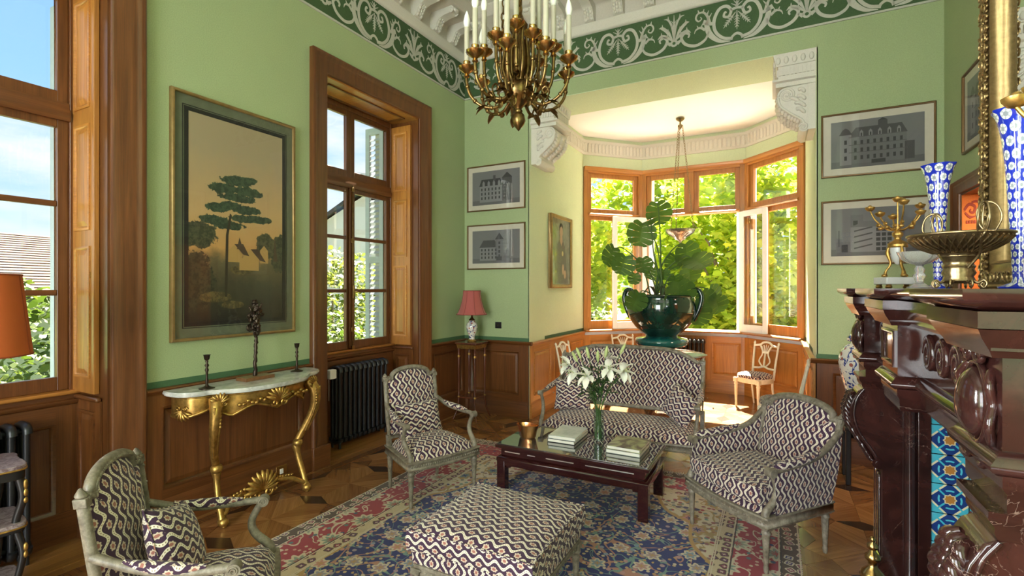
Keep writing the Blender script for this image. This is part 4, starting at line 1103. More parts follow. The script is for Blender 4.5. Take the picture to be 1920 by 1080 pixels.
# closed bergere
def bergere(label, loc, rz):
    t = thing('bergere', label, 'armchair', loc, rz); wf, wb, dep = .70, .60, .56; yf, yb = -dep/2, dep/2; zr0, zr1 = .265, .335
    for x, y in ((-wf/2+.025, yf+.012), (wf/2-.025, yf+.012), (-wb/2+.025, yb-.012), (wb/2-.025, yb-.012)):
        m = fluted_leg(.29, .026); m.xf(Matrix.Translation((x, y, 0))); m.build('leg', M['grey'], t, bevel=.0015, seg=1)
    rail_frame(t, wf-.02, wb-.02, yf, yb, zr0, zr1, bow=.035)
    seat_pad(t, wf-.03, wb-.03, yf-.005, yb-.02, zr1-.004, .06, name='seat_deck', bow=.035, crown=.2)
    # loose box cushion with welt
    m = MB(); n = 19
    def plan(u, v): w = lerp(wf-.10, wb-.10, v); return ((u-.5)*w, lerp(yf-.01, yb-.05, v)-.03*(1-(2*u-1)**2)*(1-v))
    for top in (1, 0):
        def fn(u, v):
            x, y = plan(u, v); b = (1-(2*u-1)**2)*(1-(2*v-1)**2)
            return (x, y, (.485+.030*b**.5) if top else .385)
        m.grid(fn, n, n, flip=not top)
    rim = [plan(i/(n-1), 0) for i in range(n)]+[plan(1, j/(n-1)) for j in range(1, n)]+[plan(1-i/(n-1), 1) for i in range(1, n)]+[plan(0, 1-j/(n-1)) for j in range(1, n-1)]
    N = len(rim); cy = .5*(yf+yb)
    rows = [(.385, 1), (.41, 1.025), (.435, 1.03), (.46, 1.025), (.485, 1)]
    m.add([(x*k, cy+(y-cy)*k, z) for z, k in rows for x, y in rim], [(j*N+i, j*N+(i+1) % N, (j+1)*N+(i+1) % N, (j+1)*N+i) for j in range(4) for i in range(N)])
    sc = m.build('seat_cushion', M['fab_v'], t, smooth=50)
    m = MB(); m.tube([(x*1.004, cy+(y-cy)*1.004, .485) for x, y in rim], .005, 6, closed=True); m.tube([(x*1.004, cy+(y-cy)*1.004, .387) for x, y in rim], .005, 6, closed=True); m.build('welt', M['fab_h'], sc)
    seat_back(t, wb/2-.005, .38, .82, .905, yb-.012, .24, k=.36, fr=.024, inset=.05)
    for s in (-1, 1):
        xf, xb = s*(wf/2-.015), s*(wb/2+.005); ybk = yb-.012+(.70-.36)*.24; za = .60
        P = spline([(xb, ybk+.012, .76), (lerp(xb, xf, .18), lerp(ybk, yf, .16), .675), (lerp(xb, xf, .45)+s*.012, lerp(ybk, yf, .40), .625), (xf+s*.01, yf+.13, za), (xf+s*.006, yf+.035, za-.008)], 6)
        m = MB(); m.tube(P, .020, 8); k = m.mark(); m.lathe([(0.0,-.026),(.026,-.026),(.026,.026),(0.0,.026)], 14); m.xf(Matrix.Translation((xf+s*.006, yf+.03, za-.014)) @ Matrix.Rotation(PI/2, 4, 'Y'), k)
        Q = spline([(xf+s*.006, yf+.04, za-.02), (xf, yf+.085, za-.12), (xf, yf+.06, lerp(za, zr1, .7)), (xf-s*.006, yf+.008, zr1+.02), (xf-s*.006, yf+.002, zr1-.02)], 6)
        m.tube(Q, [lerp(.017, .026, i/(len(Q)-1)) for i in range(len(Q))], 8); m.build('arm', M['grey'], t)
        # upholstered side panel, inside and outside
        m = MB(); N = len(P)
        bot = [(lerp(xb, xf, i/(N-1)), lerp(yb-.01, yf+.06, i/(N-1)), zr1-.004) for i in range(N)]
        for off in (.013, -.013):
            def fn(u, v):
                i = u*(N-1); a = Vector(bot[round(i)]); b = P[round(i)]; q = a.lerp(b, v); bulge = .012*math.sin(PI*v)*math.copysign(1, off)
                return (q.x+off+bulge, q.y, q.z)
            m.grid(fn, N, 7)
        m.build('side_panel', M['fab_v'], t, smooth=60)
        pts = [q+Vector((0, 0, .020)) for q in P[int(N*.42):int(N*.95)]]; n2 = len(pts); m = MB(); m.tube(pts, [.032*min(1, .4+2.2*min(i, n2-1-i)/n2) for i in range(n2)], 10, flat=.8, up=(0,0,1)); m.build('arm_pad', M['fab_h'], t)
    return t
berg = bergere('deep closed-side grey bergere next to the fireplace', (-.115, 3.50, ZR), heading(-.68, -.733))
berg.location = (-.095, 3.50, ZR+.0005); berg.scale = (.945, .945, .96)

# canape (two-seat settee)
def settee(label, loc, rz):
    t = thing('settee', label, 'sofa', loc, rz); w, dep = 1.40, .60; yf, yb = -dep/2, dep/2; zr0, zr1 = .235, .30
    for x in (-w/2+.03, -.22, .22, w/2-.03):
        m = fluted_leg(.255, .026); m.xf(Matrix.Translation((x, yf+.012+(-.03 if abs(x) < .3 else 0), 0))); m.build('leg', M['grey'], t, bevel=.0015, seg=1)
    for x in (-w/2+.03, w/2-.03):
        m = fluted_leg(.265, .026); m.xf(Matrix.Translation((x, yb-.012, -.010))); m.build('leg', M['grey'], t, bevel=.0015, seg=1)
    rail_frame(t, w-.02, w-.02, yf, yb, zr0, zr1, bow=.045)
    seat_pad(t, w-.03, w-.03, yf-.005, yb-.03, zr1-.004, .115, bow=.045, n=31, crown=.35)
    hw = w/2-.012
    # long back: straight sides, shouldered arched crest
    ol = [(-hw,.43),(-hw,.66),(-hw,.885),(-hw+.03,.89),(-hw+.055,.885)]
    ar = []
    for i in range(0, 11):
        f = i/10; x = lerp(-hw+.055, 0, f); ar.append((x, .885+.105*min(1, math.sin(min(1, f*1.9)*PI/2))**.8 + .008*f))
    ol = ol+ar[1:]+[(-x, z) for x, z in reversed(ar[1:-1])]+[(-x, z) for x, z in reversed(ol[:5])]
    lean, k, y0 = .17, .33, yb-.015
    m = MB(); m.tube([(x, 0, z) for x, z in ol], .021, 8, closed=True); shear_back(m, k, y0, lean); f = m.build('back_frame', M['grey'], t)
    m = MB()
    for q in spline([(x, 0, z) for x, z in ol], 6, closed=True)[::2]: m.ball((q.x*.99, -.020, q.z-.002), (.007, .006, .007), 6, 4)
    shear_back(m, k, y0, lean); m.build('bead_carving', M['grey'], f)['kind'] = 'stuff'
    for s in (-1, 1):
        m = MB(); m.box(s*hw-.021, s*hw+.021, -.021, .021, .865, .90); m.lathe([(.017,0),(.020,.008),(.014,.018),(.006,.03),(0.0,.034)], 10, (s*hw, 0, .90)); shear_back(m, k, y0, lean); m.build('finial', M['grey'], f, bevel=.003)
        m = MB(); m.box(s*hw-.02, s*hw+.02, -.02, .02, zr1-.03, .45); shear_back(m, k, y0, lean); m.build('back_post', M['grey'], t, bevel=.004)
    il = []
    for x, z in ol: il.append((x*(1-.018/hw), lerp(z, .70, .045)))
    for side, dp, nm in ((-1, .04, 'back_pad'), (1, .01, 'outside_back')):
        m = MB(); N = 7; n = len(il); cz = .69
        for j in range(N):
            f2 = 1-j/N; b = dp*(1-f2**3.5); m.v += [(x*lerp(1, f2, 1), side*(b+.004), cz+(z-cz)*f2) for x, z in il]
        m.v.append((0, side*(dp+.004), cz))
        for j in range(N-1):
            for i in range(n): m.f.append((j*n+i, j*n+(i+1) % n, (j+1)*n+(i+1) % n, (j+1)*n+i))
        for i in range(n): m.f.append(((N-1)*n+i, (N-1)*n+(i+1) % n, N*n))
        shear_back(m, k, y0, lean); m.build(nm, M['fab_v'], t, smooth=60)
    for s in (-1, 1): open_arm(t, s, s*(w/2-.012), yf, s*hw, y0+(.66-k)*lean, .70, .60, zr1, k)
    return t
sofa = settee('two-seat grey framed settee with ribbon tapestry behind the coffee table', (-1.27, 4.56, 0.0), 0.03)
sofa.location.z = ZR+.0005
p = loc_pt(sofa, (-.50, .10, .53)); scatter_cushion('upright ribbon tapestry cushion at the settee arm nearer the corner lamp', p, (-.35, .0, .25), .36, .30, .13)
p = loc_pt(sofa, (.53, .02, .535)); scatter_cushion('slanting ribbon tapestry cushion at the settee arm nearer the fireplace', p, (-.30, .42, -.62), .33, .29, .13)

# footstool
def footstool(label, loc):
    t = thing('footstool', label, 'ottoman', loc); hw, hd = .335, .325; z0, z1 = .20, .255
    for x in (-1, 1):
        for y in (-1, 1):
            m = fluted_leg(.23, .026); m.xf(Matrix.Translation((x*(hw-.035), y*(hd-.035), 0))); m.build('leg', M['grey'], t, bevel=.0015, seg=1)
    m = MB()
    for k in range(4):
        a = k*PI/2; L = (hd if k % 2 else hw)-.03; D = (hw if k % 2 else hd)-.018; b = m.mark()
        m.prism([(-L,z0-.005),(-L*.7,z0+.012),(0,z0+.024),(L*.7,z0+.012),(L,z0-.005),(L,z1),(-L,z1)], -D, -D+.03, 'y'); m.sweep([(-L,-D,z1-.01),(L,-D,z1-.01)], [(0,-.008),(.006,-.008),(.008,0),(.006,.008),(0,.008)]); m.xf(Matrix.Rotation(a, 4, 'Z'), b)
    rl = m.build('seat_rail', M['grey'], t)
    m = MB()
    for k in range(4):
        a = k*PI/2; L = (hd if k % 2 else hw)-.06; D = (hw if k % 2 else hd)-.018; b = m.mark()
        for i in range(17): m.ball((lerp(-L, L, i/16), -D-.002, z1-.032), (.010, .005, .007), 6, 4)
        m.xf(Matrix.Rotation(a, 4, 'Z'), b)
    m.build('rail_carving', M['grey'], rl)['kind'] = 'stuff'
    m = MB(); m.box(-hw+.012, hw-.012, -hd+.012, hd-.012, z1-.004, z1+.068); m.build('upholstered_base', M['fab_v'], t, bevel=.014, seg=3)
    # loose cushion, piped edges
    m = MB(); n = 21
    def rim_pt(u, v, k=1.0): 
        x, y = 2*u-1, 2*v-1; return (x*hw*(1-.035*(1-y*y))*k, y*hd*(1-.035*(1-x*x))*k)
    for top in (1, 0):
        def fn(u, v):
            x, y = rim_pt(u, v); b = (1-(2*u-1)**2)*(1-(2*v-1)**2)
            return (x, y, (.418+.040*b**.42) if top else z1+.066)
        m.grid(fn, n, n, flip=not top)
    rim = [(i/(n-1), 0) for i in range(n)]+[(1, j/(n-1)) for j in range(1, n)]+[(1-i/(n-1), 1) for i in range(1, n)]+[(0, 1-j/(n-1)) for j in range(1, n-1)]; N = len(rim)
    rows = [(z1+.066, 1.0), (z1+.085, 1.016), (.375, 1.02), (.40, 1.014), (.418, 1.0)]
    m.add([(*rim_pt(u, v, k), z) for z, k in rows for u, v in rim], [(j*N+i, j*N+(i+1) % N, (j+1)*N+(i+1) % N, (j+1)*N+i) for j in range(4) for i in range(N)])
    c = m.build('cushion', M['fab_h'], t, smooth=50, uvf=lambda co, p: (co.x, co.y) if abs(p.normal.z) > .5 else ((co.x, co.z) if abs(p.normal.y) > abs(p.normal.x) else (co.y, co.z)))
    m = MB(); m.tube([(*rim_pt(u, v, 1.003), .418) for u, v in rim], .0055, 6, closed=True); m.tube([(*rim_pt(u, v, 1.003), z1+.068) for u, v in rim], .005, 6, closed=True); m.build('piping', M['fab_v'], c)
    return t
footstool('square ribbon tapestry footstool on carved grey legs', (-1.24, 2.215, ZR))

# ---------------------------------------------------------------- fireplace
def marble_red():
    t = NT('oxblood marble'); o = t.obj()
    n = t.noise(o, 5, 6, 0.6, 1.0); c = t.ramp(n, [(0.3, (0.012, 0.0045, 0.004)), (0.6, (0.038, 0.012, 0.0095)), (0.8, (0.065, 0.021, 0.016))])
    n2 = t.noise(o, 3.6, 5, 0.6, 2.0); v = t.math('SUBTRACT', 1.0, t.step(t.math('ABSOLUTE', t.math('SUBTRACT', n2, 0.5)), 0.001, 0.0038))
    v = t.math('MULTIPLY', v, t.step(t.noise(o, 3, 2), 0.54, 0.66)); c = t.mix(v, c, (0.22, 0.15, 0.12))
    t.col(c).p(Roughness=0.14, Coat_Weight=0.15, Coat_Roughness=0.05); return t.m
M['redm'] = marble_red()
fp = thing('fireplace', 'monumental carved oxblood marble fireplace with tiled hearth cheeks', 'fireplace', (0, 0, 0))
FY0, FY1 = 1.345, 3.57                      # shelf ends
NB, CB, FB = (1.41, 1.66), (2.42, 2.72), (3.24, 3.48)      # near, centre and far blocks along the front
def fbox(nm, x0, x1, y0, y1, z0, z1, par=fp, bv=.006, mat='redm'):
    m = MB(); m.box(x0, x1, y0, y1, z0, z1); return m.build(nm, M[mat], par, bevel=bv)
def front(xb, xr, o):
    """plan of the front with three forward blocks: xb block face, xr recessed face, o side overhang"""
    return [(1.018, FB[1]+o), (xb, FB[1]+o), (xb, FB[0]-o), (xr, FB[0]-o), (xr, CB[1]+o), (xb, CB[1]+o), (xb, CB[0]-o), (xr, CB[0]-o), (xr, NB[1]+o), (xb, NB[1]+o), (xb, NB[0]-o), (1.018, NB[0]-o)]
def swp(nm, pl, prof): m = MB(); m.sweep([(x, y, 0) for x, y in pl], prof); return m.build(nm, M['redm'], fp)
def slab(nm, pl, z0, z1): m = MB(); m.prism(pl, z0, z1, 'z'); return m.build(nm, M['redm'], fp, smooth=0)
pS, pC, pF = front(.385, .43, .05), front(.40, .455, .03), front(.425, .50, 0.0)
swp('shelf', pS, [(-.02,1.552),(0,1.552),(.012,1.556),(.03,1.562),(.045,1.572),(.05,1.580),(.05,1.598),(-.02,1.598)]); slab('shelf_slab', pS, 1.552, 1.5975)
swp('cornice_upper', front(.395, .44, .04), [(-.02,1.515),(0.0,1.515),(.028,1.517),(.028,1.552),(-.02,1.552)]); slab('cornice_core', front(.395, .44, .04), 1.47, 1.552)
swp('cornice_lower', pC, [(-.02,1.455),(0.0,1.455),(.006,1.47),(.022,1.495),(.03,1.515),(-.02,1.515)])
slab('frieze_block', pF, 1.20, 1.47); fz = fp
swp('astragal', pF, [(-.02,1.205),(.012,1.205),(.024,1.215),(.026,1.228),(.014,1.242),(.006,1.255),(-.02,1.255)])
swp('architrave', front(.435, .515, .0), [(-.02,1.12),(0.0,1.12),(.004,1.13),(.004,1.165),(.014,1.18),(.014,1.206),(-.02,1.206)]); slab('lintel', front(.435, .515, .0), 1.12, 1.206)
m = MB(); m.sweep([(.425, CB[0]+.03, 1.285), (.425, CB[1]-.03, 1.285), (.425, CB[1]-.03, 1.43), (.425, CB[0]+.03, 1.43)], [(0,0),(0,.010),(.010,.012),(.02,.002),(.02,0)], up=(-1,0,0), closed=True); m.build('panel_moulding', M['redm'], fp)
for y0, y1 in ((NB[1]+.06, CB[0]-.06), (CB[1]+.05, FB[0]-.05)):
    m = MB(); n = max(3, int((y1-y0)/.155))
    for k in range(n):
        y = lerp(y0, y1, (k+.5)/n); m.tube([(.494, y+.055*math.cos(a)*(1-a/15), 1.36+.068*math.sin(a)*(1-a/15)) for a in [i*.4 for i in range(30)]], .013, 7)
    o = m.build('scroll_relief', M['redm'], fp); o['kind'] = 'stuff'
m = MB()
for i in range(9):
    y = 2.80+.045*i; m.ball((.505, y, 1.115-.018*math.sin(PI*i/8)), (.018, .024, .028), 8, 6)
    m.tube([(.50, y+.02*math.cos(a), 1.10+.02*math.sin(a)-.015*math.sin(PI*i/8)) for a in [j*.7 for j in range(9)]], .006, 5)
m.build('carved_drop', M['redm'], fp)['kind'] = 'stuff'
def cartouche(yc):
    t = fp; k = .425
    m = MB(); m.ball((k-.006, yc, 1.335), (.040, .060, .082), 20, 16); e = m.build('egg_cartouche', M['redm'], t, smooth=180)
    m = MB(); m.tube([(k-.006, yc+.070*math.sin(a), 1.335+.094*math.cos(a)) for a in [i*PI/14 for i in range(28)]], .0085, 8, closed=True)
    for s in (-1, 1):
        m.tube([(k-.012, yc+s*(.040+.030*(1-i/24)*math.cos(i*.40)), 1.447+.026*(1-i/24)*math.sin(i*.40)) for i in range(22)], [.0095]*11+[.008]*11, 8)
        m.tube([(k-.010, yc+s*(.042+.028*(1-i/24)*math.cos(i*.40)), 1.222-.026*(1-i/24)*math.sin(i*.40)) for i in range(22)], [.009]*11+[.0075]*11, 8)
        m.tube(spline([(k, yc+s*.072, 1.42), (k-.012, yc+s*.094, 1.385), (k-.004, yc+s*.088, 1.345), (k-.014, yc+s*.100, 1.30), (k-.002, yc+s*.080, 1.25)], 5), [.007]+[.010]*19+[.006], 8)
    m.build('strapwork', M['redm'], e)
cartouche(sum(NB)/2); cartouche(sum(FB)/2)
def console_leg(y0, y1):
    pr = [(.60,1.06),(.44,1.06),(.405,1.04),(.378,.99),(.362,.93),(.368,.86),(.395,.80),(.435,.75),(.465,.705),(.478,.675),(.470,.65),(.482,.625),(.505,.62),(.505,.16),(.485,.15),(.485,.02),(.465,.02),(.465,0.001),(.66,0.001),(.66,1.06)]
    m = MB(); m.prism(pr, y0, y1, 'y'); l = m.build('console_leg', M['redm'], fp, bevel=.006)
    m = MB(); m.sweep([(.66, y1, 0), (.43, y1, 0), (.43, y0, 0), (.66, y0, 0)], [(-.03,1.055),(.004,1.055),(.012,1.07),(.012,1.085),(.026,1.105),(.026,1.122),(-.03,1.122)]); m.prism([(.66, y1), (.43, y1), (.43, y0), (.66, y0)], 1.056, 1.121); m.build('capital', M['redm'], l)
    m = MB(); yc = (y0+y1)/2
    for i in range(12):
        f = i/11; x = interp([0,.3,.55,.8,1], [.385,.362,.372,.435,.468], f); z = interp([0,.3,.55,.8,1], [1.0,.93,.86,.75,.69], f)
        for s in (-1, 0, 1): m.tube(spline([(x+.01, yc+s*.03, z+.02), (x-.014, yc+s*.045, z), (x+.004, yc+s*.062, z-.035)], 3), [.010,.014,.017,.018,.016,.012,.006], 7)
    m.build('acanthus', M['redm'], l)['kind'] = 'stuff'
    m = MB(); m.tube([(.492, y0-.006, .655), (.492, y1+.006, .655)], .028, 14); m.tube([(.492, y0-.010, .655), (.492, y1+.010, .655)], .013, 10); m.build('scroll_roll', M['redm'], l)
    for k in range(3):
        q = MB(); yy = lerp(y0, y1, (k+.5)/3); q.box(.492, .508, yy-.018, yy+.018, .17, .60); q.build('flute', M['redm'], l, bevel=.008, seg=3)
    for y in (y0, y1):
        m = MB(); m.tube(spline([(.43, y, 1.05), (.40, y, 1.0), (.385, y, .93), (.39, y, .87), (.415, y, .80), (.455, y, .74), (.485, y, .69)], 5), .007, 6); m.build('edge_bead', M['redm'], l)
    return l
console_leg(3.28, 3.44); console_leg(1.44, 1.60)
for yj, s in ((3.28, -1), (1.60, 1)):
    fbox('pier', .60, 1.018, yj, yj-s*.16, 0.001, 1.12, bv=.004)
    m = MB(); m.lathe([(.034,0.001),(.034,.03),(.026,.045),(.026,1.06),(.032,1.07),(.032,1.12)], 18, (.625, yj+s*.012, 0)); m.build('column', M['redm'], fp)
    fbox('inner_jamb', .655, .71, yj+s*.0, yj+s*.03, 0.001, 1.12, bv=.004)
# tiled cheeks of the fire opening
def tile_mat():
    t = NT('turquoise star tile glaze'); uv = t.uv(); s = t.sep(uv); S = 0.15
    x = t.math('SUBTRACT', t.math('FRACT', t.math('MULTIPLY', s[0], 1/S)), .5); y = t.math('SUBTRACT', t.math('FRACT', t.math('MULTIPLY', s[1], 1/S)), .5)
    ax, ay = t.math('ABSOLUTE', x), t.math('ABSOLUTE', y); dm = t.math('ADD', ax, ay); mx_ = t.math('MAXIMUM', ax, ay); r = t.math('SQRT', t.math('ADD', t.math('MULTIPLY', x, x), t.math('MULTIPLY', y, y)))
    c = t.mix(t.step(dm, .60, .61), (0.012, 0.035, 0.16), (0.06, 0.38, 0.48))
    ln = t.math('ABSOLUTE', t.math('SUBTRACT', dm, .60)); c = t.mix(t.math('SUBTRACT', 1.0, t.step(ln, .035, .045)), c, (0.62, 0.58, 0.36))
    dg = t.math('ABSOLUTE', t.math('SUBTRACT', ax, ay)); c = t.mix(t.math('MULTIPLY', t.math('SUBTRACT', 1.0, t.step(dg, .03, .045)), t.step(r, .2, .21)), c, (0.05, 0.40, 0.50))
    star = t.math('MINIMUM', dm, t.math('MULTIPLY', mx_, 1.35)); c = t.mix(t.math('SUBTRACT', 1.0, t.step(star, .19, .20)), c, (0.62, 0.56, 0.34)); c = t.mix(t.math('SUBTRACT', 1.0, t.step(star, .15, .16)), c, (0.40, 0.17, 0.03))
    rr = t.math('ABSOLUTE', t.math('SUBTRACT', r, .30)); c = t.mix(t.math('MULTIPLY', t.math('SUBTRACT', 1.0, t.step(rr, .02, .03)), t.step(dg, .16, .18)), c, (0.08, 0.45, 0.55))
    t.col(c).p(Roughness=0.12, Coat_Weight=0.4); return t.m
M['tile'] = tile_mat()
tl0 = {}
def tile_wall(nm_y, x0, nx, face):
    for i in range(nx):
        for j in range(7):
            if face not in tl0:
                m = MB(); m.box(0, .146, -.006, .006, 0, .146); o = m.build('tile', M['tile'], fp, bevel=.003, uvf=lambda co, p: (co.x+.002, co.z+.002)); tl0[face] = o
            else: o = tl0[face].copy(); COL.objects.link(o); o.parent = fp
            o.location = (x0+.15*i, nm_y, .002+.15*j)
tile_wall(3.268, .713, 2, 'a'); tile_wall(1.612, .713, 2, 'b')
for j in range(7):
    for i in range(11):
        if 'c' not in tl0:
            m = MB(); m.box(-.006, .006, 0, .146, 0, .146); o = m.build('tile', M['tile'], fp, bevel=.003, uvf=lambda co, p: (co.y+.002, co.z+.002)); tl0['c'] = o
        else: o = tl0['c'].copy(); COL.objects.link(o); o.parent = fp
        o.location = (1.011, 1.63+.15*i, .002+.15*j)
fbox('hearth_slab', .60, 1.018, 1.60, 3.28, 0.001, .02, bv=.003)
# andiron with a turned finial in front of the far leg
t = thing('andiron', 'polished brass andiron with a turned finial by the hearth', 'andiron', (.425, 2.98, 0))
m = MB(); m.box(-.05, .05, -.05, .05, .0, .02); m.lathe([(.035,.02),(.02,.05),(.018,.12),(.03,.14),(.03,.16),(.05,.175),(.055,.19),(.045,.21),(.02,.235),(.018,.255),(.032,.27),(.034,.285),(.02,.30),(.012,.315),(.024,.325),(.024,.34),(.010,.352),(.010,.358),(.014,.366),(.008,.378),(0,.382)], 20); m.build('post', M['brass'], t)
m = MB(); m.tube([(.03, 0, .03), (.15, 0, .03)], .010, 8); m.build('billet_bar', M['iron'], t)

# gilt mirror above the mantel
M['mirror'] = plain('mirror glass', (0.92, 0.93, 0.92), 0.01, 1.0)
M['goldleaf'] = plain('old gold leaf', (0.30, 0.205, 0.085), 0.40, 0.8, var=0.25, sc=50, bump=0.3)
t = thing('overmantel_mirror', 'tall gilt carved overmantel mirror standing on the mantelpiece', 'mirror', (0, 0, 0))
MY0, MY1, MZ0, MZ1 = 1.50, 3.45, 1.598, 4.35; w = .135
prof = [(0,.0),(0,.05),(.012,.062),(.025,.05),(.05,.055),(.075,.072),(.10,.072),(.115,.06),(.125,.068),(.135,.06),(.135,0)]
m = MB(); m.sweep([(1.016, MY0+w, MZ0+w), (1.016, MY1-w, MZ0+w), (1.016, MY1-w, MZ1-w), (1.016, MY0+w, MZ1-w)], [(-a, b) for a, b in prof], up=(-1,0,0), closed=True); fr = m.build('frame', M['goldleaf'], t)
m = MB(); rr2 = random.Random(5)
def orn(y, z, ax):
    a = rr2.uniform(0, 6.28)
    for k in range(3): m.ball((1.016-.066, y+.014*math.cos(a+2.1*k), z+.014*math.sin(a+2.1*k)), (.010, .013, .013), 6, 4)
    m.tube([(1.016-.074, y+.022*math.cos(a+i*.5), z+.022*math.sin(a+i*.5)) for i in range(9)], .005, 5)
z = MZ0+.05
while z < MZ1:
    orn(MY1-.045, z, 0); orn(MY1-.085, z+.025, 0); orn(MY0+.055, z, 0); z += .05
y = MY0+.1
while y < MY1-.1: orn(y, MZ0+.055, 1); y += .05
o = m.build('frame_carving', M['goldleaf'], fr, recalc=False); o['kind'] = 'stuff'
m = MB(); m.box(1.006, 1.014, MY0+.10, MY1-.10, MZ0+.10, MZ1-.10); m.build('mirror_plate', M['mirror'], t, smooth=0)

# ---------------------------------------------------------------- things on the mantel
ZM = 1.5985
def rose(m, c, r):
    m.lathe([(0,-r*.6),(r*.55,-r*.45),(r*.9,0),(r*.95,r*.3),(r*.7,r*.42),(r*.45,r*.25),(0,r*.3)], 9, c, rad=lambda a, i: 1+.16*math.sin(a*4.5))
    m.ball((c[0], c[1], c[2]+r*.35), r*.45, 6, 4)
def candelabrum(label, x, y, rz):
    t = thing('candelabrum', label, 'candelabra', (x, y, ZM), rz, None)
    mw = plain('white marble', (0.50, 0.50, 0.47), 0.25, var=0.05)
    m = MB(); m.box(-.09, .09, -.07, .07, .022, .062); m.build('marble_plinth', mw, t, bevel=.004)
    for sx in (-1, 1):
        for sy in (-1, 1):
            m = MB(); m.lathe([(.012,0),(.018,.008),(.012,.018),(.016,.024)], 10, (sx*.07, sy*.05, 0)); m.build('foot', M['gilt'], t)
    for k in range(3):
        a = k*2*PI/3+.5; c, s = math.cos(a), math.sin(a)
        m = MB(); P = spline([(c*.058, s*.058, .068), (c*.052, s*.052, .10), (c*.032, s*.032, .14), (c*.046, s*.046, .20), (c*.040, s*.040, .235)], 5); m.tube(P, [.012,.012,.009,.008,.007,.006,.006,.006,.006,.006,.006,.007,.008,.009,.010,.010,.009,.008,.008,.008,.008], 7); m.ball((c*.060, s*.060, .072), (.016, .016, .010), 8, 5); m.build('lion_leg', M['gilt'], t)
    m = MB(); m.lathe([(0,.13),(.012,.14),(.030,.175),(.036,.215),(.036,.232)], 18); m.build('marble_cup', mw, t)
    m = MB(); m.lathe([(.044,.230),(.048,.236),(.044,.244),(.048,.252),(.036,.262),(.018,.272),(.015,.285),(.026,.298),(.026,.312),(.012,.325),(.012,.345)], 20); m.build('gilt_collar', M['gilt'], t)
    for k in range(7):
        a = k*2*PI/6+.25; c, s = math.cos(a), math.sin(a)
        top = k == 6; R1 = 0 if top else (.105 if k % 2 else .135); zt = .49 if top else (.405 if k % 2 else .455)
        m = MB(); m.tube(spline([(0,0,.33), (c*R1*.35, s*R1*.35, .335+.02*top), (c*R1*.8, s*R1*.8, lerp(.34, zt, .5)), (c*R1, s*R1, zt)], 5), .0045, 6); br = m.build('branch', M['gilt'], t)
        m = MB(); rose(m, (c*R1, s*R1, zt+.012), .027); m.build('rose_socket', M['gilt'], br)
        if not top:
            m = MB(); m.ball((c*R1*.6, s*R1*.6, .345), (.016, .016, .010), 6, 4); m.ball((c*R1*.7, s*R1*.7, .365), (.010, .016, .012), 6, 4); m.build('leaf_cluster', M['gilt'], br)
    return t
candelabrum('gilt flower-branch candelabrum on a white marble plinth beside the glass compote', .615, 3.50, .3)
candelabrum('gilt flower-branch candelabrum on the mantel end away from the doorway', .575, 1.47, PI/2)
def blue_vase_mat():
    t = NT('blue cut-to-clear glass'); s = t.sep(t.uv()); 
    # uv: u = angle*9, v = rows
    row = t.math('FLOOR', s[1]); uu = t.math('ADD', s[0], t.math('MULTIPLY', row, .5))
    x = t.math('SUBTRACT', t.math('FRACT', uu), .5); y = t.math('SUBTRACT', t.math('FRACT', s[1]), .5)
    r = t.math('SQRT', t.math('ADD', t.math('MULTIPLY', x, x), t.math('MULTIPLY', y, y)))
    k = t.step(r, .37, .41); st = t.math('MULTIPLY', t.math('SINE', t.math('MULTIPLY', t.math('ARCTAN2', y, x), 6.0)), 1.0)
    cl = t.mix(t.step(st, .2, .5), (0.78, 0.80, 0.78), (0.42, 0.46, 0.46)); cl = t.mix(t.step(r, .16, .2), (0.30, 0.34, 0.36), cl)
    t.col(t.mix(k, cl, (0.012, 0.03, 0.42))).p(Roughness=0.06, Coat_Weight=0.6, Coat_Roughness=0.03); t.bump(k, .5, .004); return t.m
M['bluevase'] = blue_vase_mat()
def trumpet(label, x, y):
    t = thing('trumpet_vase', label, 'vase', (x, y, ZM))
    pr = [(.075,.0),(.078,.006),(.060,.012),(.030,.022),(.024,.04),(.026,.06)]; body = [(.026,.06),(.030,.14),(.036,.24),(.043,.36),(.052,.48),(.064,.58),(.080,.645),(.098,.682)]
    m = MB(); m.lathe(pr, 28); m.build('foot', M['bluevase'], t, uvf=lambda co, p: (math.atan2(co.y, co.x)*9/(2*PI), co.z*20))
    m = MB(); n = 56; zs = []
    for i in range(33):
        f = i/32*(len(body)-1); k = min(int(f), len(body)-2); zs.append((lerp(body[k][0], body[k+1][0], f-k), lerp(body[k][1], body[k+1][1], f-k)))
    m.lathe(zs, n, rad=lambda a, i: 1+(.05*math.sin(a*8) if i > 30 else 0)); 
    m.f = [f for f in m.f if len(f) == 4]
    def uvf(co, p):
        a = math.atan2(co.y, co.x); c = p.center; ca = math.atan2(c.y, c.x)
        if a-ca > PI: a -= 2*PI
        if ca-a > PI: a += 2*PI
        f = co.z
        return (a*9/(2*PI), interp([.06,.24,.48,.682], [0, 6.5, 13.0, 17.0], f))
    m.build('bowl', M['bluevase'], t, uvf=uvf, smooth=60); t.scale = (.80, .80, 1.0)
    return t
trumpet('blue and clear cut glass trumpet vase between the compote and the doorway', .80, 3.53); trumpet('blue and clear cut glass trumpet vase before the mirror, behind the openwork basket', .82, 2.56)
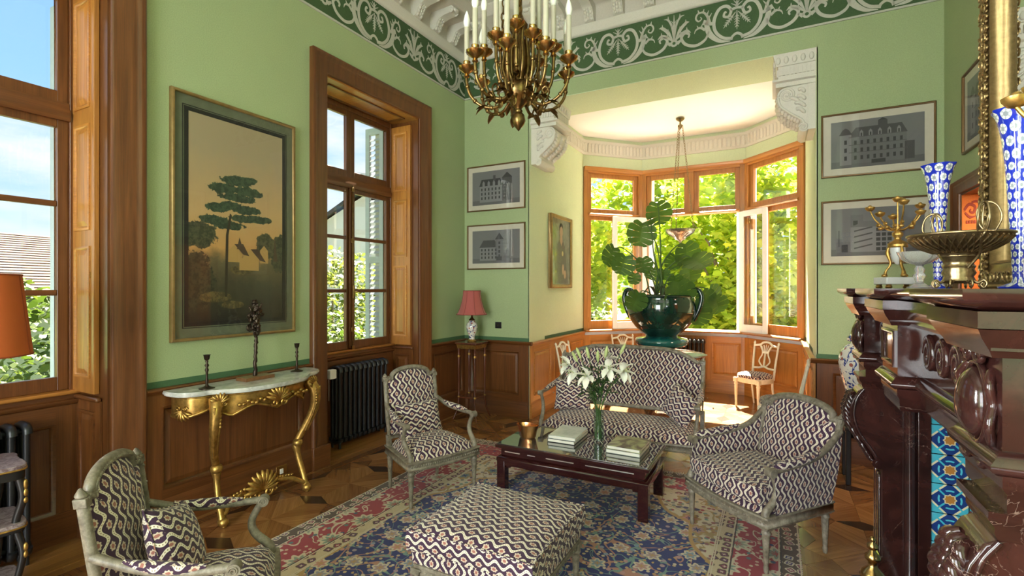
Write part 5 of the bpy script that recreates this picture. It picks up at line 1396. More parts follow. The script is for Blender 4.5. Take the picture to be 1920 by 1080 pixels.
# glass compote
t = thing('glass_compote', 'small clear cut glass compote beside the marble-based candelabrum', 'compote', (.665, 3.27, ZM))
M['crystal'] = NT('cut crystal').col((0.85, 0.84, 0.80)).p(Roughness=0.05, Transmission_Weight=0.75, IOR=1.4).m
m = MB(); fl8 = lambda a, i: 1+.06*math.cos(a*10)
m.lathe([(.05,0),(.052,.006),(.03,.018),(.016,.03),(.02,.05),(.028,.065),(.018,.08),(.022,.10),(.014,.115),(.02,.122)], 20, rad=fl8); m.build('stem', M['crystal'], t)
m = MB(); m.lathe([(.01,.12),(.045,.13),(.078,.155),(.092,.19),(.088,.19),(.072,.158),(.04,.136),(0,.128)], 40, rad=fl8); m.build('bowl', M['crystal'], t)
# large pierced metal centrepiece
M['oldbrass'] = plain('aged gilt metal', (0.30, 0.215, 0.11), 0.34, 0.95, var=0.3, sc=60)
t = thing('centrepiece_basket', 'wide openwork gilt metal basket with looped handles on the mantel', 'centrepiece', (.58, 2.31, ZM), .25); t.scale = (.68, .68, .92)
m = MB(); m.lathe([(.058,.02),(.066,.03),(.058,.045),(.068,.06),(.060,.075),(.066,.085),(.058,.095),(.062,.105),(.085,.135)], 36, rad=lambda a, i: 1+.035*math.cos(a*12)); m.build('pedestal', M['oldbrass'], t)
m = MB(); m.lathe([(.05,.125),(.10,.140),(.16,.162),(.20,.188),(.213,.206),(.207,.206),(.194,.190),(.155,.168),(.10,.148),(0,.138)], 40); m.build('bowl', M['oldbrass'], t)
m = MB()
for k in range(40):
    a = k*2*PI/40
    for dirn in (-1, 1):
        m.tube([(r*math.cos(a+dirn*d), r*math.sin(a+dirn*d), z) for r, z, d in ((.105,.1385,0), (.150,.154,.10), (.186,.172,.18), (.212,.196,.25))], .0035, 4)
m.tube([(.214*math.cos(i*PI/24), .214*math.sin(i*PI/24), .207) for i in range(48)], .005, 6, closed=True)
m.tube([(.075*math.cos(i*PI/18), .075*math.sin(i*PI/18), .125) for i in range(36)], .005, 6, closed=True)
m.build('openwork', M['oldbrass'], t, recalc=False)['kind'] = 'stuff'
for k in range(8):
    a = k*PI/4; c, s = math.cos(a), math.sin(a); m = MB()
    m.tube(spline([(c*.06, s*.06, .03), (c*.08, s*.08, .022), (c*.10, s*.10, .032), (c*.112, s*.112, .018), (c*.10, s*.10, .004), (c*.088, s*.088, .014), (c*.096, s*.096, .022)], 5), .0045, 6); m.build('scroll_foot', M['oldbrass'], t)
for sgn in (-1, 1):
    m = MB(); y0 = 0
    for d in (-.03, 0, .03):
        m.tube(spline([(d*1.2, sgn*.21, .205), (d*1.6, sgn*.235, .25), (d*1.2, sgn*.225, .295), (d*.2, sgn*.205, .31), (-d*.8, sgn*.19, .285), (-d*.6, sgn*.185, .24), (0, sgn*.20, .205)], 5), .005, 6)
    m.tube(spline([(0, sgn*.08, .08), (.02, sgn*.13, .13), (-.01, sgn*.19, .18), (0, sgn*.215, .21)], 5), .006, 6)
    m.build('handle', M['oldbrass'], t)

# ---------------------------------------------------------------- coffee table and what stands on it
M['lacquer'] = plain('dark red lacquer', (0.032, 0.006, 0.006), 0.14, var=0.15, sc=6, Coat_Weight=0.4)
M['tableglass'] = NT('dark mirror table glass').col((0.05, 0.05, 0.045)).p(Roughness=0.02, Specular_IOR_Level=1.0, Coat_Weight=1.0, Coat_Roughness=0.0, Coat_IOR=2.2).m
M['silver'] = plain('silver inlay', (0.8, 0.79, 0.76), 0.3, 0.8)
TX0, TX1, TY0, TY1, TZ = -1.935, -0.745, 3.37, 3.96, 0.385
t = thing('coffee_table', 'low dark red lacquered coffee table with a glass top', 'table', (0, 0, ZR))
Z = TZ-ZR
m = MB(); m.box(TX0, TX1, TY0, TY1, Z-.032, Z-.006); m.build('top_frame', M['lacquer'], t, bevel=.004)
m = MB(); m.box(TX0+.012, TX1-.012, TY0+.012, TY1-.012, Z-.006, Z); m.build('glass_top', M['tableglass'], t, bevel=.0015)
m = MB(); m.box(TX0+.035, TX1-.035, TY0+.035, TY1-.035, Z-.095, Z-.032); w_ = m.build('waist', M['lacquer'], t, bevel=.003)
for x0, x1 in ((.07,.20),(.265,.33),(.42,.64),(.73,1.08)):
    q = MB(); q.box(TX0+x0, TX0+x1, TY0+.031, TY0+.036, Z-.066, Z-.060); q.build('inlay', M['silver'], w_, smooth=0)
m = MB(); m.sweep([(TX0+.035, TY0+.035, 0), (TX1-.035, TY0+.035, 0), (TX1-.035, TY1-.035, 0), (TX0+.035, TY1-.035, 0)], [(0,Z-.095),(.014,Z-.098),(.026,Z-.108),(.028,Z-.12),(.02,Z-.165),(-.02,Z-.165),(-.02,Z-.095)], closed=True); m.build('apron', M['lacquer'], t)
for x in (TX0+.045, TX1-.045):
    for y in (TY0+.045, TY1-.045):
        m = MB(); m.box(x-.036, x+.036, y-.036, y+.036, 0.05, Z-.11); sx = 1 if x < -1.3 else -1; sy = 1 if y < 3.6 else -1
        m.prism([(x-.036, y-.036), (x+.036, y-.036), (x+.036, y+.036), (x-.036, y+.036)], 0.0, .05); m.build('leg', M['lacquer'], t, bevel=.007)
        m = MB(); m.tube(spline([(x+sx*.02, y, .16), (x+sx*.05, y, .19), (x+sx*.10, y, Z-.165)], 4), [.012]*5+[.010]*3+[.006], 6) if False else m.box(x+sx*.036, x+sx*.075, y-.02, y+.02, Z-.185, Z-.16); m.build('corner_bracket', M['lacquer'], t, bevel=.006)
def book(label, x, y, z, w, d, h, rz, cover, pages=(0.72,0.70,0.62), group=None):
    t = thing('book', label, 'book', (x, y, z), rz, group); c = .0035
    m = MB(); m.box(-w/2, w/2, -d/2, d/2, 0, c); m.box(-w/2, w/2, -d/2, d/2, h-c, h); m.box(-w/2, -w/2+c, -d/2, d/2, c, h-c); m.build('cover', cover, t, bevel=.001, seg=1)
    m = MB(); m.box(-w/2+c, w/2-.005, -d/2+.005, d/2-.005, c, h-c); m.build('page_block', plain('book pages', pages, .8), t, smooth=0)
    return t
def marbled(name, c1, c2, sc=9):
    t = NT(name); n = t.noise(t.obj(), sc, 4, .6, 1.5); t.col(t.ramp(n, [(0.42, c1), (0.56, c2)])).p(Roughness=0.3, Coat_Weight=0.3); return t.m
cv_pale = marbled('pale green grey book cover', (0.50, 0.56, 0.50), (0.62, 0.66, 0.60)); cv_dark = plain('dark grey book cover', (0.05, 0.05, 0.05), .4); cv_brown = marbled('brown and yellow photo book cover', (0.11, 0.075, 0.05), (0.40, 0.42, 0.20), 5); cv_grey = plain('grey green book cover', (0.16, 0.18, 0.16), .45)
zz = TZ+.001
for i, (h, cv, nm) in enumerate(((.028, cv_dark, 'dark bound book under the pale green book'), (.024, cv_pale, 'pale green covered book on top of the stack by the copper bowl'))):
    book(nm, -1.48+.004*i, 3.765+.003*i, zz, .225, .33, h, .02+.02*i, cv); zz += h+.0008
zz = TZ+.001
for i, (h, cv, nm) in enumerate(((.030, cv_grey, 'grey bound book under the brown photo book'), (.026, cv_brown, 'brown and yellow photo book on top of the stack by the table edge'))):
    book(nm, -.972+.004*i, 3.70, zz, .255-.006*i, .29, h, -.02-.015*i, cv); zz += h+.0008
# copper bowl with a wavy rim
M['copper'] = plain('polished copper', (0.62, 0.30, 0.13), 0.22, 1.0, var=.1)
t = thing('copper_bowl', 'small wavy-rimmed copper bowl on the coffee table', 'bowl', (-1.775, 3.625, TZ+.001))
m = MB(); m.lathe([(0,0),(.052,0),(.058,.01),(.066,.06),(.078,.105),(.076,.105),(.063,.06),(.05,.012),(0,.008)], 40, sx=1.15, sy=.85, rad=lambda a, i: 1+.10*math.cos(2*a)*(i/5 if i < 6 else .8)); m.build('body', M['copper'], t)
# lilies
t = thing('lily_vase', 'tall clear glass vase of white lilies on the coffee table', 'vase', (-1.222, 3.77, TZ+.001))
m = MB(); m.lathe([(0,.0),(.040,0),(.041,.004),(.041,.272),(.037,.272),(.037,.018),(0,.016)], 28); m.build('glass', M['vase_glass'], t)
m = MB(); m.lathe([(0,.019),(.0355,.019),(.0355,.17),(0,.17)], 24); m.build('water', glass('vase water', (.88,.94,.90), 0, 1.33), t)
M['stem'] = plain('lily stem green', (0.06, 0.12, 0.025), .5, var=.2); M['lilyleaf'] = plain('lily leaf green', (0.035, 0.085, 0.02), .4, var=.3, sc=30)
M['petal'] = plain('white lily petal', (0.84, 0.83, 0.72), .5, var=.05, Subsurface_Weight=.1); M['bud'] = plain('green white lily bud', (0.42, 0.50, 0.20), .5, var=.2)
rl = random.Random(21)
def petal(m, base, d, L, w, curl):
    d = Vector(d).normalized(); up = Vector((0,0,1)); s = d.cross(up).normalized() if abs(d.z) < .95 else Vector((1,0,0)); n = s.cross(d).normalized(); b = Vector(base); k = m.mark(); NU, NV = 4, 7
    for j in range(NV+1):
        f = j/NV; c = b+d*L*f*(1-.18*f*f*curl)+(n*0.0)-n*(L*.42*f*f*curl)
        wid = w*(math.sin(PI*min(1, .12+.88*f)))**.75*(1 if f < .97 else .25)
        for i in range(NU+1): q = (i/NU-.5)*2; m.v.append(tuple(c+s*wid*q*.5+n*(abs(q)**2*wid*.22)))
    for j in range(NV):
        for i in range(NU): a = k+j*(NU+1)+i; m.f.append((a, a+1, a+NU+2, a+NU+1))
heads = [(-.115,-.10,.55,'f'),(-.03,-.13,.54,'f'),(.08,-.09,.60,'f'),(.15,-.04,.58,'f'),(-.14,.02,.62,'b'),(-.06,.0,.66,'b'),(0,-.02,.64,'b'),(.03,.03,.67,'b'),(.11,.06,.70,'b'),(-.10,-.03,.66,'b'),(-.17,-.05,.60,'f'),(.02,.10,.64,'f')]
heads = [(a*1.35, b*1.2, c, k) for a, b, c, k in heads]
for i, (hx, hy, hz, kd) in enumerate(heads):
    m = MB(); m.tube(spline([(hx*.12*(-1 if i % 2 else 1), hy*.12, .03), (hx*.11, hy*.11, .27), (hx*.55, hy*.55, .47), (hx, hy, hz)], 5), [.0036]*16, 6); st = m.build('stem', M['stem'], t)
    if kd == 'f':
        ax = Vector((hx*1.3, hy*1.3-.10, .10)).normalized(); m = MB(); s = ax.orthogonal().normalized(); b2 = ax.cross(s)
        for k in range(6):
            a = k*PI/3+rl.uniform(-.1, .1); d = ax*.62+(s*math.cos(a)+b2*math.sin(a))*.8; petal(m, (hx, hy, hz), d, .118+.008*(k % 2), .054, .7)
        m.build('lily_flower', M['petal'], st, smooth=180, recalc=False)
        m = MB()
        for k in range(5): a = k*1.257; q = Vector((hx, hy, hz))+ax*.06+(s*math.cos(a)+b2*math.sin(a))*.016; m.tube([(hx, hy, hz), tuple(q)], .0012, 4); m.ball(tuple(q), .004, 5, 4)
        m.build('stamens', M['bud'], st)['kind'] = 'stuff'
    else:
        m = MB(); ax = Vector((hx, hy, .32)).normalized(); k = m.mark(); m.lathe([(.004,0),(.010,.012),(.014,.04),(.012,.07),(.004,.092),(0,.095)], 9); m.xf(Matrix.Translation((hx, hy, hz-.005)) @ ax.to_track_quat('Z', 'Y').to_matrix().to_4x4(), k); m.build('lily_bud', M['bud'], st)
for k in range(84):
    i = k % len(heads); hx, hy, hz, kd = heads[i]; f = rl.uniform(.36, .95); z = lerp(.26, hz-.04, f); w = max(0.12, (z-.27)/(hz-.27)); a = rl.uniform(0, 6.28)
    m = MB(); petal(m, (hx*w, hy*w, z), (math.cos(a), math.sin(a), rl.uniform(-.35, .5)), rl.uniform(.09, .16), .024, rl.uniform(-.1, .8)); m.build('leaf', M['lilyleaf'], t, smooth=180, recalc=False)

# ---------------------------------------------------------------- gilt console table
def marble_white():
    q = NT('grey white marble'); n = q.noise(q.obj(), 14, 6, .65, .8); q.col(q.ramp(n, [(0.3, (.36,.36,.33)), (.6, (.62,.62,.58)), (.8, (.70,.70,.66))])).p(Roughness=.15, Coat_Weight=.3); return q.m
M['marble'] = marble_white()
CYc = 2.36
t = thing('console_table', 'gilt rococo console table with a white marble top below the large painting', 'console table', (0, CYc, 0))
def top_outline(k=1.0, n=40):
    pts = []
    key = [(-.56,-3.543),(-.57,-3.47),(-.545,-3.36),(-.47,-3.30),(-.40,-3.285),(-.33,-3.22),(-.24,-3.155),(-.10,-3.12),(0,-3.115),(.10,-3.12),(.24,-3.155),(.33,-3.22),(.40,-3.285),(.47,-3.30),(.545,-3.36),(.57,-3.47),(.56,-3.543)]
    return [(q.x, q.y) for q in spline([((x if i in (0, 16) else -3.543+(x+3.543)*k), y*k, 0) for i, (y, x) in enumerate(key)], 4)]
m = MB()
for zt, za, k in ((.895,.905,.985), (.905,.918,1.0), (.918,.925,.992)): m.prism(top_outline(k), za, zt)
m.build('marble_top', M['marble'], t, smooth=40)
# shaped gilt apron following the outline
ol = top_outline(.90); n = len(ol); m = MB()
for i, (x, y) in enumerate(ol):
    f = abs(y)/.5; dz = .10+.045*math.cos(min(1, f/.34)*PI) *(1 if f < .34 else -1) if f < .68 else .13
    dz = interp([0,.12,.30,.40,.55,.75,1.0], [.150,.125,.095,.11,.16,.10,.15], abs(y)/.52)
    m.v += [(x, y, .894), (x+.004, y*1.01, .86), (x-.004, y, .894-dz), (max(-3.543, x-.03), y*.95, .894-dz+.01), (max(-3.543, x-.03), y*.95, .894)]
for i in range(n-1):
    for j in range(5): m.f.append((i*5+j, i*5+(j+1) % 5, (i+1)*5+(j+1) % 5, (i+1)*5+j))
AP = list(m.v); ap = m.build('apron', M['gilt'], t, smooth=50)
m = MB(); m.tube([m_ for m_ in [(ap_v[0]+.004, ap_v[1], ap_v[2]+.004) for ap_v in AP[2::5]]], .010, 8); m.tube([(q[0]+.006, q[1], q[2]-.012) for q in AP[0::5]], .007, 8); m.build('apron_moulding', M['gilt'], ap)
m = MB(); rc = random.Random(9)
def shell(m, c, r, nrm, upv, nf=9, spread=2.4):
    c = Vector(c); nrm = Vector(nrm).normalized(); upv = Vector(upv).normalized(); s = upv.cross(nrm)
    for k in range(nf):
        a = (k/(nf-1)-.5)*spread; d = upv*math.cos(a)+s*math.sin(a)
        P = [c+nrm*.01, c+d*r*.5+nrm*r*.22, c+d*r+nrm*r*.10]; m.tube(spline(P, 4), [r*.05, r*.06, r*.08, r*.10, r*.12, r*.13, r*.13, r*.10, r*.05], 6)
    for sg in (-1, 1): m.tube([c+nrm*r*.15+s*sg*r*(.35+.25*(1-i/20)*math.cos(i*.45))-upv*r*(.15+.25*(1-i/20)*math.sin(i*.45)) for i in range(18)], r*.07, 6)
shell(m, (-3.150, 0, .800), .105, (1,0,.1), (0,0,1)); 
for sg in (-1, 1): shell(m, (-3.232, sg*.37, .845), .065, (.9,sg*.3,.1), (0,0,1), 7)
for sg in (-1, 1): shell(m, (-3.42, sg*.50, .80), .075, (.3,sg,0), (0,0,-1), 7)
for sg in (-1, 1):
    for k in range(7): y = .10+.028*k; m.ball((-3.152-.16*(y-.1), sg*y, .82+.012*math.sin(k*2)), (.012, .016, .013), 7, 5)
    for k in range(6): m.ball((-3.205, sg*.385, .80-.022*k), (.010, .014-.001*k, .013), 7, 5)
m.build('apron_carving', M['gilt'], ap, recalc=False)['kind'] = 'stuff'
for sg in (-1, 1):
    P = spline([(-3.275, sg*.37, .86), (-3.235, sg*.395, .78), (-3.245, sg*.40, .66), (-3.30, sg*.37, .52), (-3.34, sg*.335, .42), (-3.355, sg*.32, .36), (-3.34, sg*.325, .26), (-3.30, sg*.335, .14), (-3.275, sg*.335, .07), (-3.262, sg*.333, .02)], 5); n = len(P)
    m = MB(); m.tube(P, [interp([0,.12,.3,.5,.58,.62,.7,.88,.95,1], [.046,.038,.027,.023,.031,.021,.020,.020,.028,.022], i/(n-1)) for i in range(n)], 10, flat=1.15); lg = m.build('leg', M['gilt'], t)
    m = MB(); m.ball((-3.345, sg*.325, .375), (.042, .040, .036), 10, 7)
    for k in range(3): m.tube(spline([(-3.212+.004*abs(k-1), sg*(.40+.022*(k-1)), .82), (-3.222+.003*abs(k-1), sg*(.40+.016*(k-1)), .66), (-3.295, sg*(.365+.010*(k-1)), .47)], 5), .008, 6)
    m.ball((-3.258, sg*.334, .035), (.040, .034, .032), 10, 7); m.ball((-3.247, sg*.334, .010), (.018, .018, .011), 8, 5); m.build('leg_carving', M['gilt'], lg)['kind'] = 'stuff'
    # stretcher arm to the central shell
    m = MB(); Q = spline([(-3.27, sg*.325, .07), (-3.31, sg*.24, .125), (-3.34, sg*.15, .14), (-3.345, sg*.08, .12), (-3.34, sg*.03, .10)], 5); m.tube(Q, [.018]*len(Q), 8); m.build('stretcher', M['gilt'], t)
m = MB(); shell(m, (-3.34, 0, .115), .145, (.9,0,.2), (0,0,1), 11, 3.0)
for sg in (-1, 1):
    for k in range(6): m.ball((-3.335, sg*(.13+.026*k), .165-.004*k), (.013, .014, .016-.001*k), 7, 5)
    m.tube([(-3.325, sg*(.11+.03*(1-i/18)*math.cos(i*.5)), .10+.03*(1-i/18)*math.sin(i*.5)) for i in range(16)], .009, 6)
m.build('shell_crest', M['gilt'], t, recalc=False)
ZT = .9256
def candlestick(label, x, y):
    t = thing('candlestick', label, 'candlestick', (x, y, ZT)); db = M['darkbronze']
    m = MB(); m.lathe([(.048,0),(.048,.004),(.030,.010),(.012,.018),(.008,.03)], 20); m.build('base', db, t)
    m = MB(); m.lathe([(.007,.028),(.011,.05),(.007,.07),(.008,.11),(.013,.125),(.006,.14),(.014,.155),(.006,.17),(.010,.182),(.007,.19)], 14); m.build('stem', db, t)
    m = MB(); m.lathe([(.008,.188),(.016,.196),(.020,.222),(.024,.226),(.018,.226),(.015,.20),(0,.198)], 16); m.build('socket', db, t)
M['darkbronze'] = plain('dark brown bronze', (0.045, 0.03, 0.02), 0.35, 0.7, var=.3)
candlestick('dark bronze candlestick on the console end away from the radiator', -3.37, 1.985); candlestick('dark bronze candlestick on the console end next to the radiator', -3.42, 2.735)
t = thing('sculpture', 'gnarled dark bronze sculpture on a wooden block', 'sculpture', (-3.40, 2.36, ZT))
m = MB(); m.box(-.06, .06, -.115, .115, 0, .025); m.build('block', wood('walnut block', (.22,.10,.035), (.12,.05,.02)), t, bevel=.002)
m = MB(); rs = random.Random(4); P = spline([(0,0,.025),(.004,-.006,.15),(-.004,.006,.27),(0,-.004,.36)], 8); m.tube([p+Vector((rs.uniform(-.004,.004), rs.uniform(-.004,.004), 0)) for p in P], [.016 if i < 3 else .011+.004*rs.random() for i in range(len(P))], 8); m.build('stem', M['darkbronze'], t)
m = MB()
for k in range(26):
    f = rs.random(); z = .34+.20*f; r = .055*math.sin(PI*min(1, .2+.75*f)); a = rs.uniform(0, 6.28); m.ball((r*math.cos(a)*.6, r*math.sin(a)+.012*math.sin(z*40), z), (rs.uniform(.010,.020), rs.uniform(.012,.030), rs.uniform(.014,.040)), 7, 5)
m.ball((0, -.005, .565), (.020, .028, .026), 9, 6)
for k in range(6): a = rs.uniform(0, 6.28); m.tube(spline([(0,0,.42), (.03*math.cos(a), .055*math.sin(a), .45+.02*k), (.01, .075*math.sin(a), .47+.018*k)], 4), .007, 6)
fg = m.build('figure', M['darkbronze'], t, smooth=180)
md = fg.modifiers.new('remesh', 'REMESH'); md.mode = 'VOXEL'; md.voxel_size = .004; md.use_smooth_shade = True
tx = bpy.data.textures.new('gnarl', 'CLOUDS'); tx.noise_scale = .022; md = fg.modifiers.new('gnarl', 'DISPLACE'); md.texture = tx; md.strength = .022; md.mid_level = .55

# ---------------------------------------------------------------- corner table with lamp
LX, LY = -3.29, 5.16
t = thing('pedestal_table', 'tall slender turned-leg lamp table in the corner', 'table', (LX, LY, 0)); mh = M['mahog'] = wood('red mahogany', (.16,.045,.02), (.07,.02,.01), .25)
m = MB(); m.box(-.15, .15, -.15, .15, .915, .94); m.build('top', mh, t, bevel=.006)
m = MB(); m.sweep([(-.12,-.12,0),(.12,-.12,0),(.12,.12,0),(-.12,.12,0)], [(0,.865),(.008,.865),(.012,.89),(.018,.915),(-.01,.915),(-.01,.865)], closed=True); ap = m.build('apron', M['gilt'], t)
for sx in (-1, 1):
    for sy in (-1, 1):
        x, y = sx*.115, sy*.115
        m = MB(); m.lathe([(.012,.27),(.016,.28),(.010,.30),(.011,.40),(.014,.62),(.016,.76),(.012,.78),(.018,.79),(.012,.80),(.016,.82),(.013,.87),(.013,.915)], 12, (x, y, 0)); P = spline([(x, y, .29), (x+sx*.004, y+sy*.004, .20), (x+sx*.02, y+sy*.02, .10), (x+sx*.05, y+sy*.05, .006)], 5); m.tube(P, [.013-.006*i/15 for i in range(len(P))], 8); l = m.build('leg', mh, t)
        m = MB(); m.lathe([(.0145,.752),(.0195,.77),(.0145,.785)], 12, (x, y, 0)); m.lathe([(.014,.268),(.0185,.278),(.014,.288)], 12, (x, y, 0)); m.build('gilt_ring', M['gilt'], l)['kind'] = 'stuff'
m = MB(); m.box(-.12, .12, -.12, .12, .262, .28); m.build('undershelf', mh, t, bevel=.004)
M['rose_shade'] = NT('dusty rose lampshade silk').col((0.38, 0.085, 0.075)).p(Roughness=.8, Sheen_Weight=.3).m
def imari(name, base=(0.70,0.68,0.62), ca=(0.03,0.05,0.20), cb=(0.35,0.06,0.03), sc=22):
    q = NT(name); o = q.obj(); n = q.noise(o, sc, 3, .6, 1.2); v = q.vor(o, sc*.8)
    c = q.mix(q.step(n, .54, .56), base, ca); c = q.mix(q.math('SUBTRACT', 1.0, q.step(v, .24, .27)), c, cb); q.col(c).p(Roughness=.1, Coat_Weight=.5); return q.m
t = thing('table_lamp', 'porcelain table lamp with a dusty rose bell shade', 'lamp', (LX, LY, .941))
m = MB(); m.lathe([(.055,0),(.058,.012),(.045,.02),(.04,.03)], 20); m.build('gilt_base', M['gilt'], t)
m = MB(); m.lathe([(.036,.028),(.034,.05),(.046,.09),(.066,.15),(.072,.19),(.062,.225),(.040,.245),(.034,.262)], 24); m.build('porcelain_body', imari('imari porcelain', sc=34), t)
m = MB(); m.lathe([(.036,.26),(.040,.27),(.022,.285),(.012,.30),(.010,.37),(.0,.375)], 16); m.build('neck', M['bronze'], t)
m = MB(); pr = [(.190,.335),(.170,.36),(.145,.42),(.122,.50),(.110,.57),(.106,.625)]; m.lathe(pr, 40, rad=lambda a, i: 1-.035*abs(math.sin(a*4))); m.f = [f for f in m.f if len(f) == 4]; sh = m.build('shade', M['rose_shade'], t, smooth=60)
m = MB()
for k in range(8): a = k*PI/4; m.tube([(r*1.004*math.cos(a), r*1.004*math.sin(a), z) for r, z in pr], .003, 5)
m.tube([(.191*(1-.035*abs(math.sin(a*4)))*math.cos(a), .191*(1-.035*abs(math.sin(a*4)))*math.sin(a), .335) for a in [i*PI/20 for i in range(40)]], .004, 5, closed=True); m.tube([(.107*math.cos(a), .107*math.sin(a), .625) for a in [i*PI/20 for i in range(40)]], .004, 5, closed=True); m.build('trim', plain('rose braid', (.22,.05,.04), .8), sh)

# black wall plate, small outlet
t = thing('wall_switch', 'small black switch plate beside the corner lamp', 'switch', (-3.26+.17, YB-.001, 1.13)); m = MB(); m.box(-.045, .045, -.008, 0, -.04, .04); m.build('plate', M['black'], t, bevel=.003); m = MB(); m.ball((0, -.010, 0), (.012, .008, .012)); m.build('toggle', M['darkbronze'], t)
t = thing('wall_socket', 'brass socket plate on the skirting behind the console', 'socket', (XL+.037, 2.70, .105)); m = MB(); m.box(0, .006, -.05, .05, -.045, .045); m.build('plate', M['brass'], t, bevel=.002); m = MB(); m.box(.005, .012, -.018, .012, -.02, .02); m.build('insert', M['white_paint'], t, bevel=.002)

# ---------------------------------------------------------------- left edge: etagere, lamp
t = thing('etagere', 'black three-tier stand with marble shelves and gilt mounts under the orange lamp', 'stand', (-3.33, .80, 0)); mr = marbled('mottled red grey marble', (.13,.08,.09), (.30,.24,.25), 30)
for z in (.735, .46, .16):
    m = MB(); pts = [(q.x, q.y) for q in spline([(-.15,-.22,0),(0,-.235,0),(.15,-.22,0),(.165,-.08,0),(.155,.08,0),(.165,.19,0),(.12,.225,0),(0,.235,0),(-.15,.22,0)], 4, closed=True)]
    m.prism(pts, z, z+.022); sh = m.build('marble_shelf', mr, t, bevel=.004); m = MB(); m.prism([(x*.985, y*.985) for x, y in pts], z-.045 if z > .7 else z-.02, z); fr = m.build('shelf_frieze', M['black'], t, bevel=.004)
    m = MB(); m.tube([(x*1.0, y*1.0, z+.001) for x, y in pts], .005, 6, closed=True); m.build('gilt_edge', M['gilt'], sh)
for sx in (-1, 1):
    for sy in (-1, 1):
        m = MB(); P = spline([(sx*.13, sy*.19, .72), (sx*.145, sy*.205, .60), (sx*.125, sy*.185, .47), (sx*.145, sy*.205, .33), (sx*.125, sy*.185, .17), (sx*.13, sy*.195, .08), (sx*.145, sy*.21, .006)], 5); m.tube(P, [.019-.007*i/len(P) for i in range(len(P))], 8); l = m.build('leg', M['black'], t)
        m = MB()
        for z, r in ((.66,.016),(.62,.013),(.585,.010),(.36,.014),(.325,.011),(.03,.016)): m.ball((sx*(.158 if z > .1 else .14), sy*(.21 if z > .1 else .208), z), (.010, .010, r*1.6), 7, 5)
        m.build('gilt_mount', M['gilt'], l)['kind'] = 'stuff'
M['orange_shade'] = NT('burnt orange lampshade').col((0.50, 0.105, 0.02)).p(Roughness=.75).m
t = thing('table_lamp', 'lamp with a burnt orange drum shade on the black stand', 'lamp', (-3.33, .865, .7585))
m = MB(); m.lathe([(.075,0),(.075,.015),(.03,.03),(.02,.06),(.05,.14),(.06,.22),(.04,.30),(.018,.34),(.012,.42),(.012,.55)], 20); m.build('base', M['bronze'], t)
m = MB(); m.lathe([(.215,.52),(.175,.905)], 40); m.f = [f for f in m.f if len(f) == 4]; sh = m.build('shade', M['orange_shade'], t, smooth=60); m = MB(); m.tube([(.215*math.cos(a), .215*math.sin(a), .52) for a in [i*PI/20 for i in range(40)]], .004, 5, closed=True); m.tube([(.175*math.cos(a), .175*math.sin(a), .905) for a in [i*PI/20 for i in range(40)]], .004, 5, closed=True); m.tube([(.215*math.cos(.9), .215*math.sin(.9), .52), (.175*math.cos(.9), .175*math.sin(.9), .905)], .003, 5); m.build('shade_trim', plain('dark orange braid', (.28,.05,.01), .8), sh)

# ---------------------------------------------------------------- radiators
def radiator(label, ox, oy, rz, L, z0=.05, z1=.805, valve=True):
    t = thing('cast_iron_radiator', label, 'radiator', (ox, oy, 0), rz); n = max(4, int(L/.062)); o0 = None
    for i in range(n):
        if o0 is None:
            m = MB()
            for y in (-.05, 0, .05): m.tube([(0, y, z0+.05), (0, y, z1-.04)], .017, 8)
            for z, s in ((z1-.035, 1), (z0+.05, -1)): m.tube(spline([(0,-.066,z-.01*s),(0,-.055,z+.022*s),(0,0,z+.034*s),(0,.055,z+.022*s),(0,.066,z-.01*s)], 4), .024, 8)
            o = m.build('column_section', M['iron'], t); o0 = o
        else: o = o0.copy(); COL.objects.link(o); o.parent = t
        o.location = ((i+.5)*L/n, 0, 0)
    m = MB()
    for z in (z1-.035, z0+.05): m = MB(); m.tube([(0,0,z), (L,0,z)], .018, 8); m.build('connector', M['iron'], t)
    for x in (L*.5/n, L-L*.5/n):
        for y in (-.05, .05): m = MB(); m.tube([(x, y, .0045), (x, y, z0+.04)], .013, 8); m.build('foot', M['iron'], t)
    if valve:
        m = MB(); m.tube(spline([(0,0,z1-.04),(-.05,0,z1-.04),(-.10,0,z1-.05),(-.11,0,z1-.12)], 4), .011, 8); m.build('pipe', M['iron'], t)
        m = MB(); m.box(-.11, -.03, -.075, -.015, z1-.09, z1+.0); m.build('thermostat_head', M['white_paint'], t, bevel=.006)
        m = MB(); m.tube([(-.10, -.045, z1-.09), (-.10, -.045, z1-.30)], .004, 6); m.build('sensor_lead', M['steel'], t)
    return t
radiator('black cast iron radiator under the window beside the lamp corner', -3.86, 3.515, PI/2, .72)
radiator('black cast iron radiator behind the black marble-shelved stand', -3.86, .53, PI/2, .72, valve=False)
M['iron2'] = plain('grey brown iron', (0.10, 0.075, 0.06), .4)
radiator('cast iron radiator under the open bay window', -1.55, BY2-.13, 0, .62, valve=False)

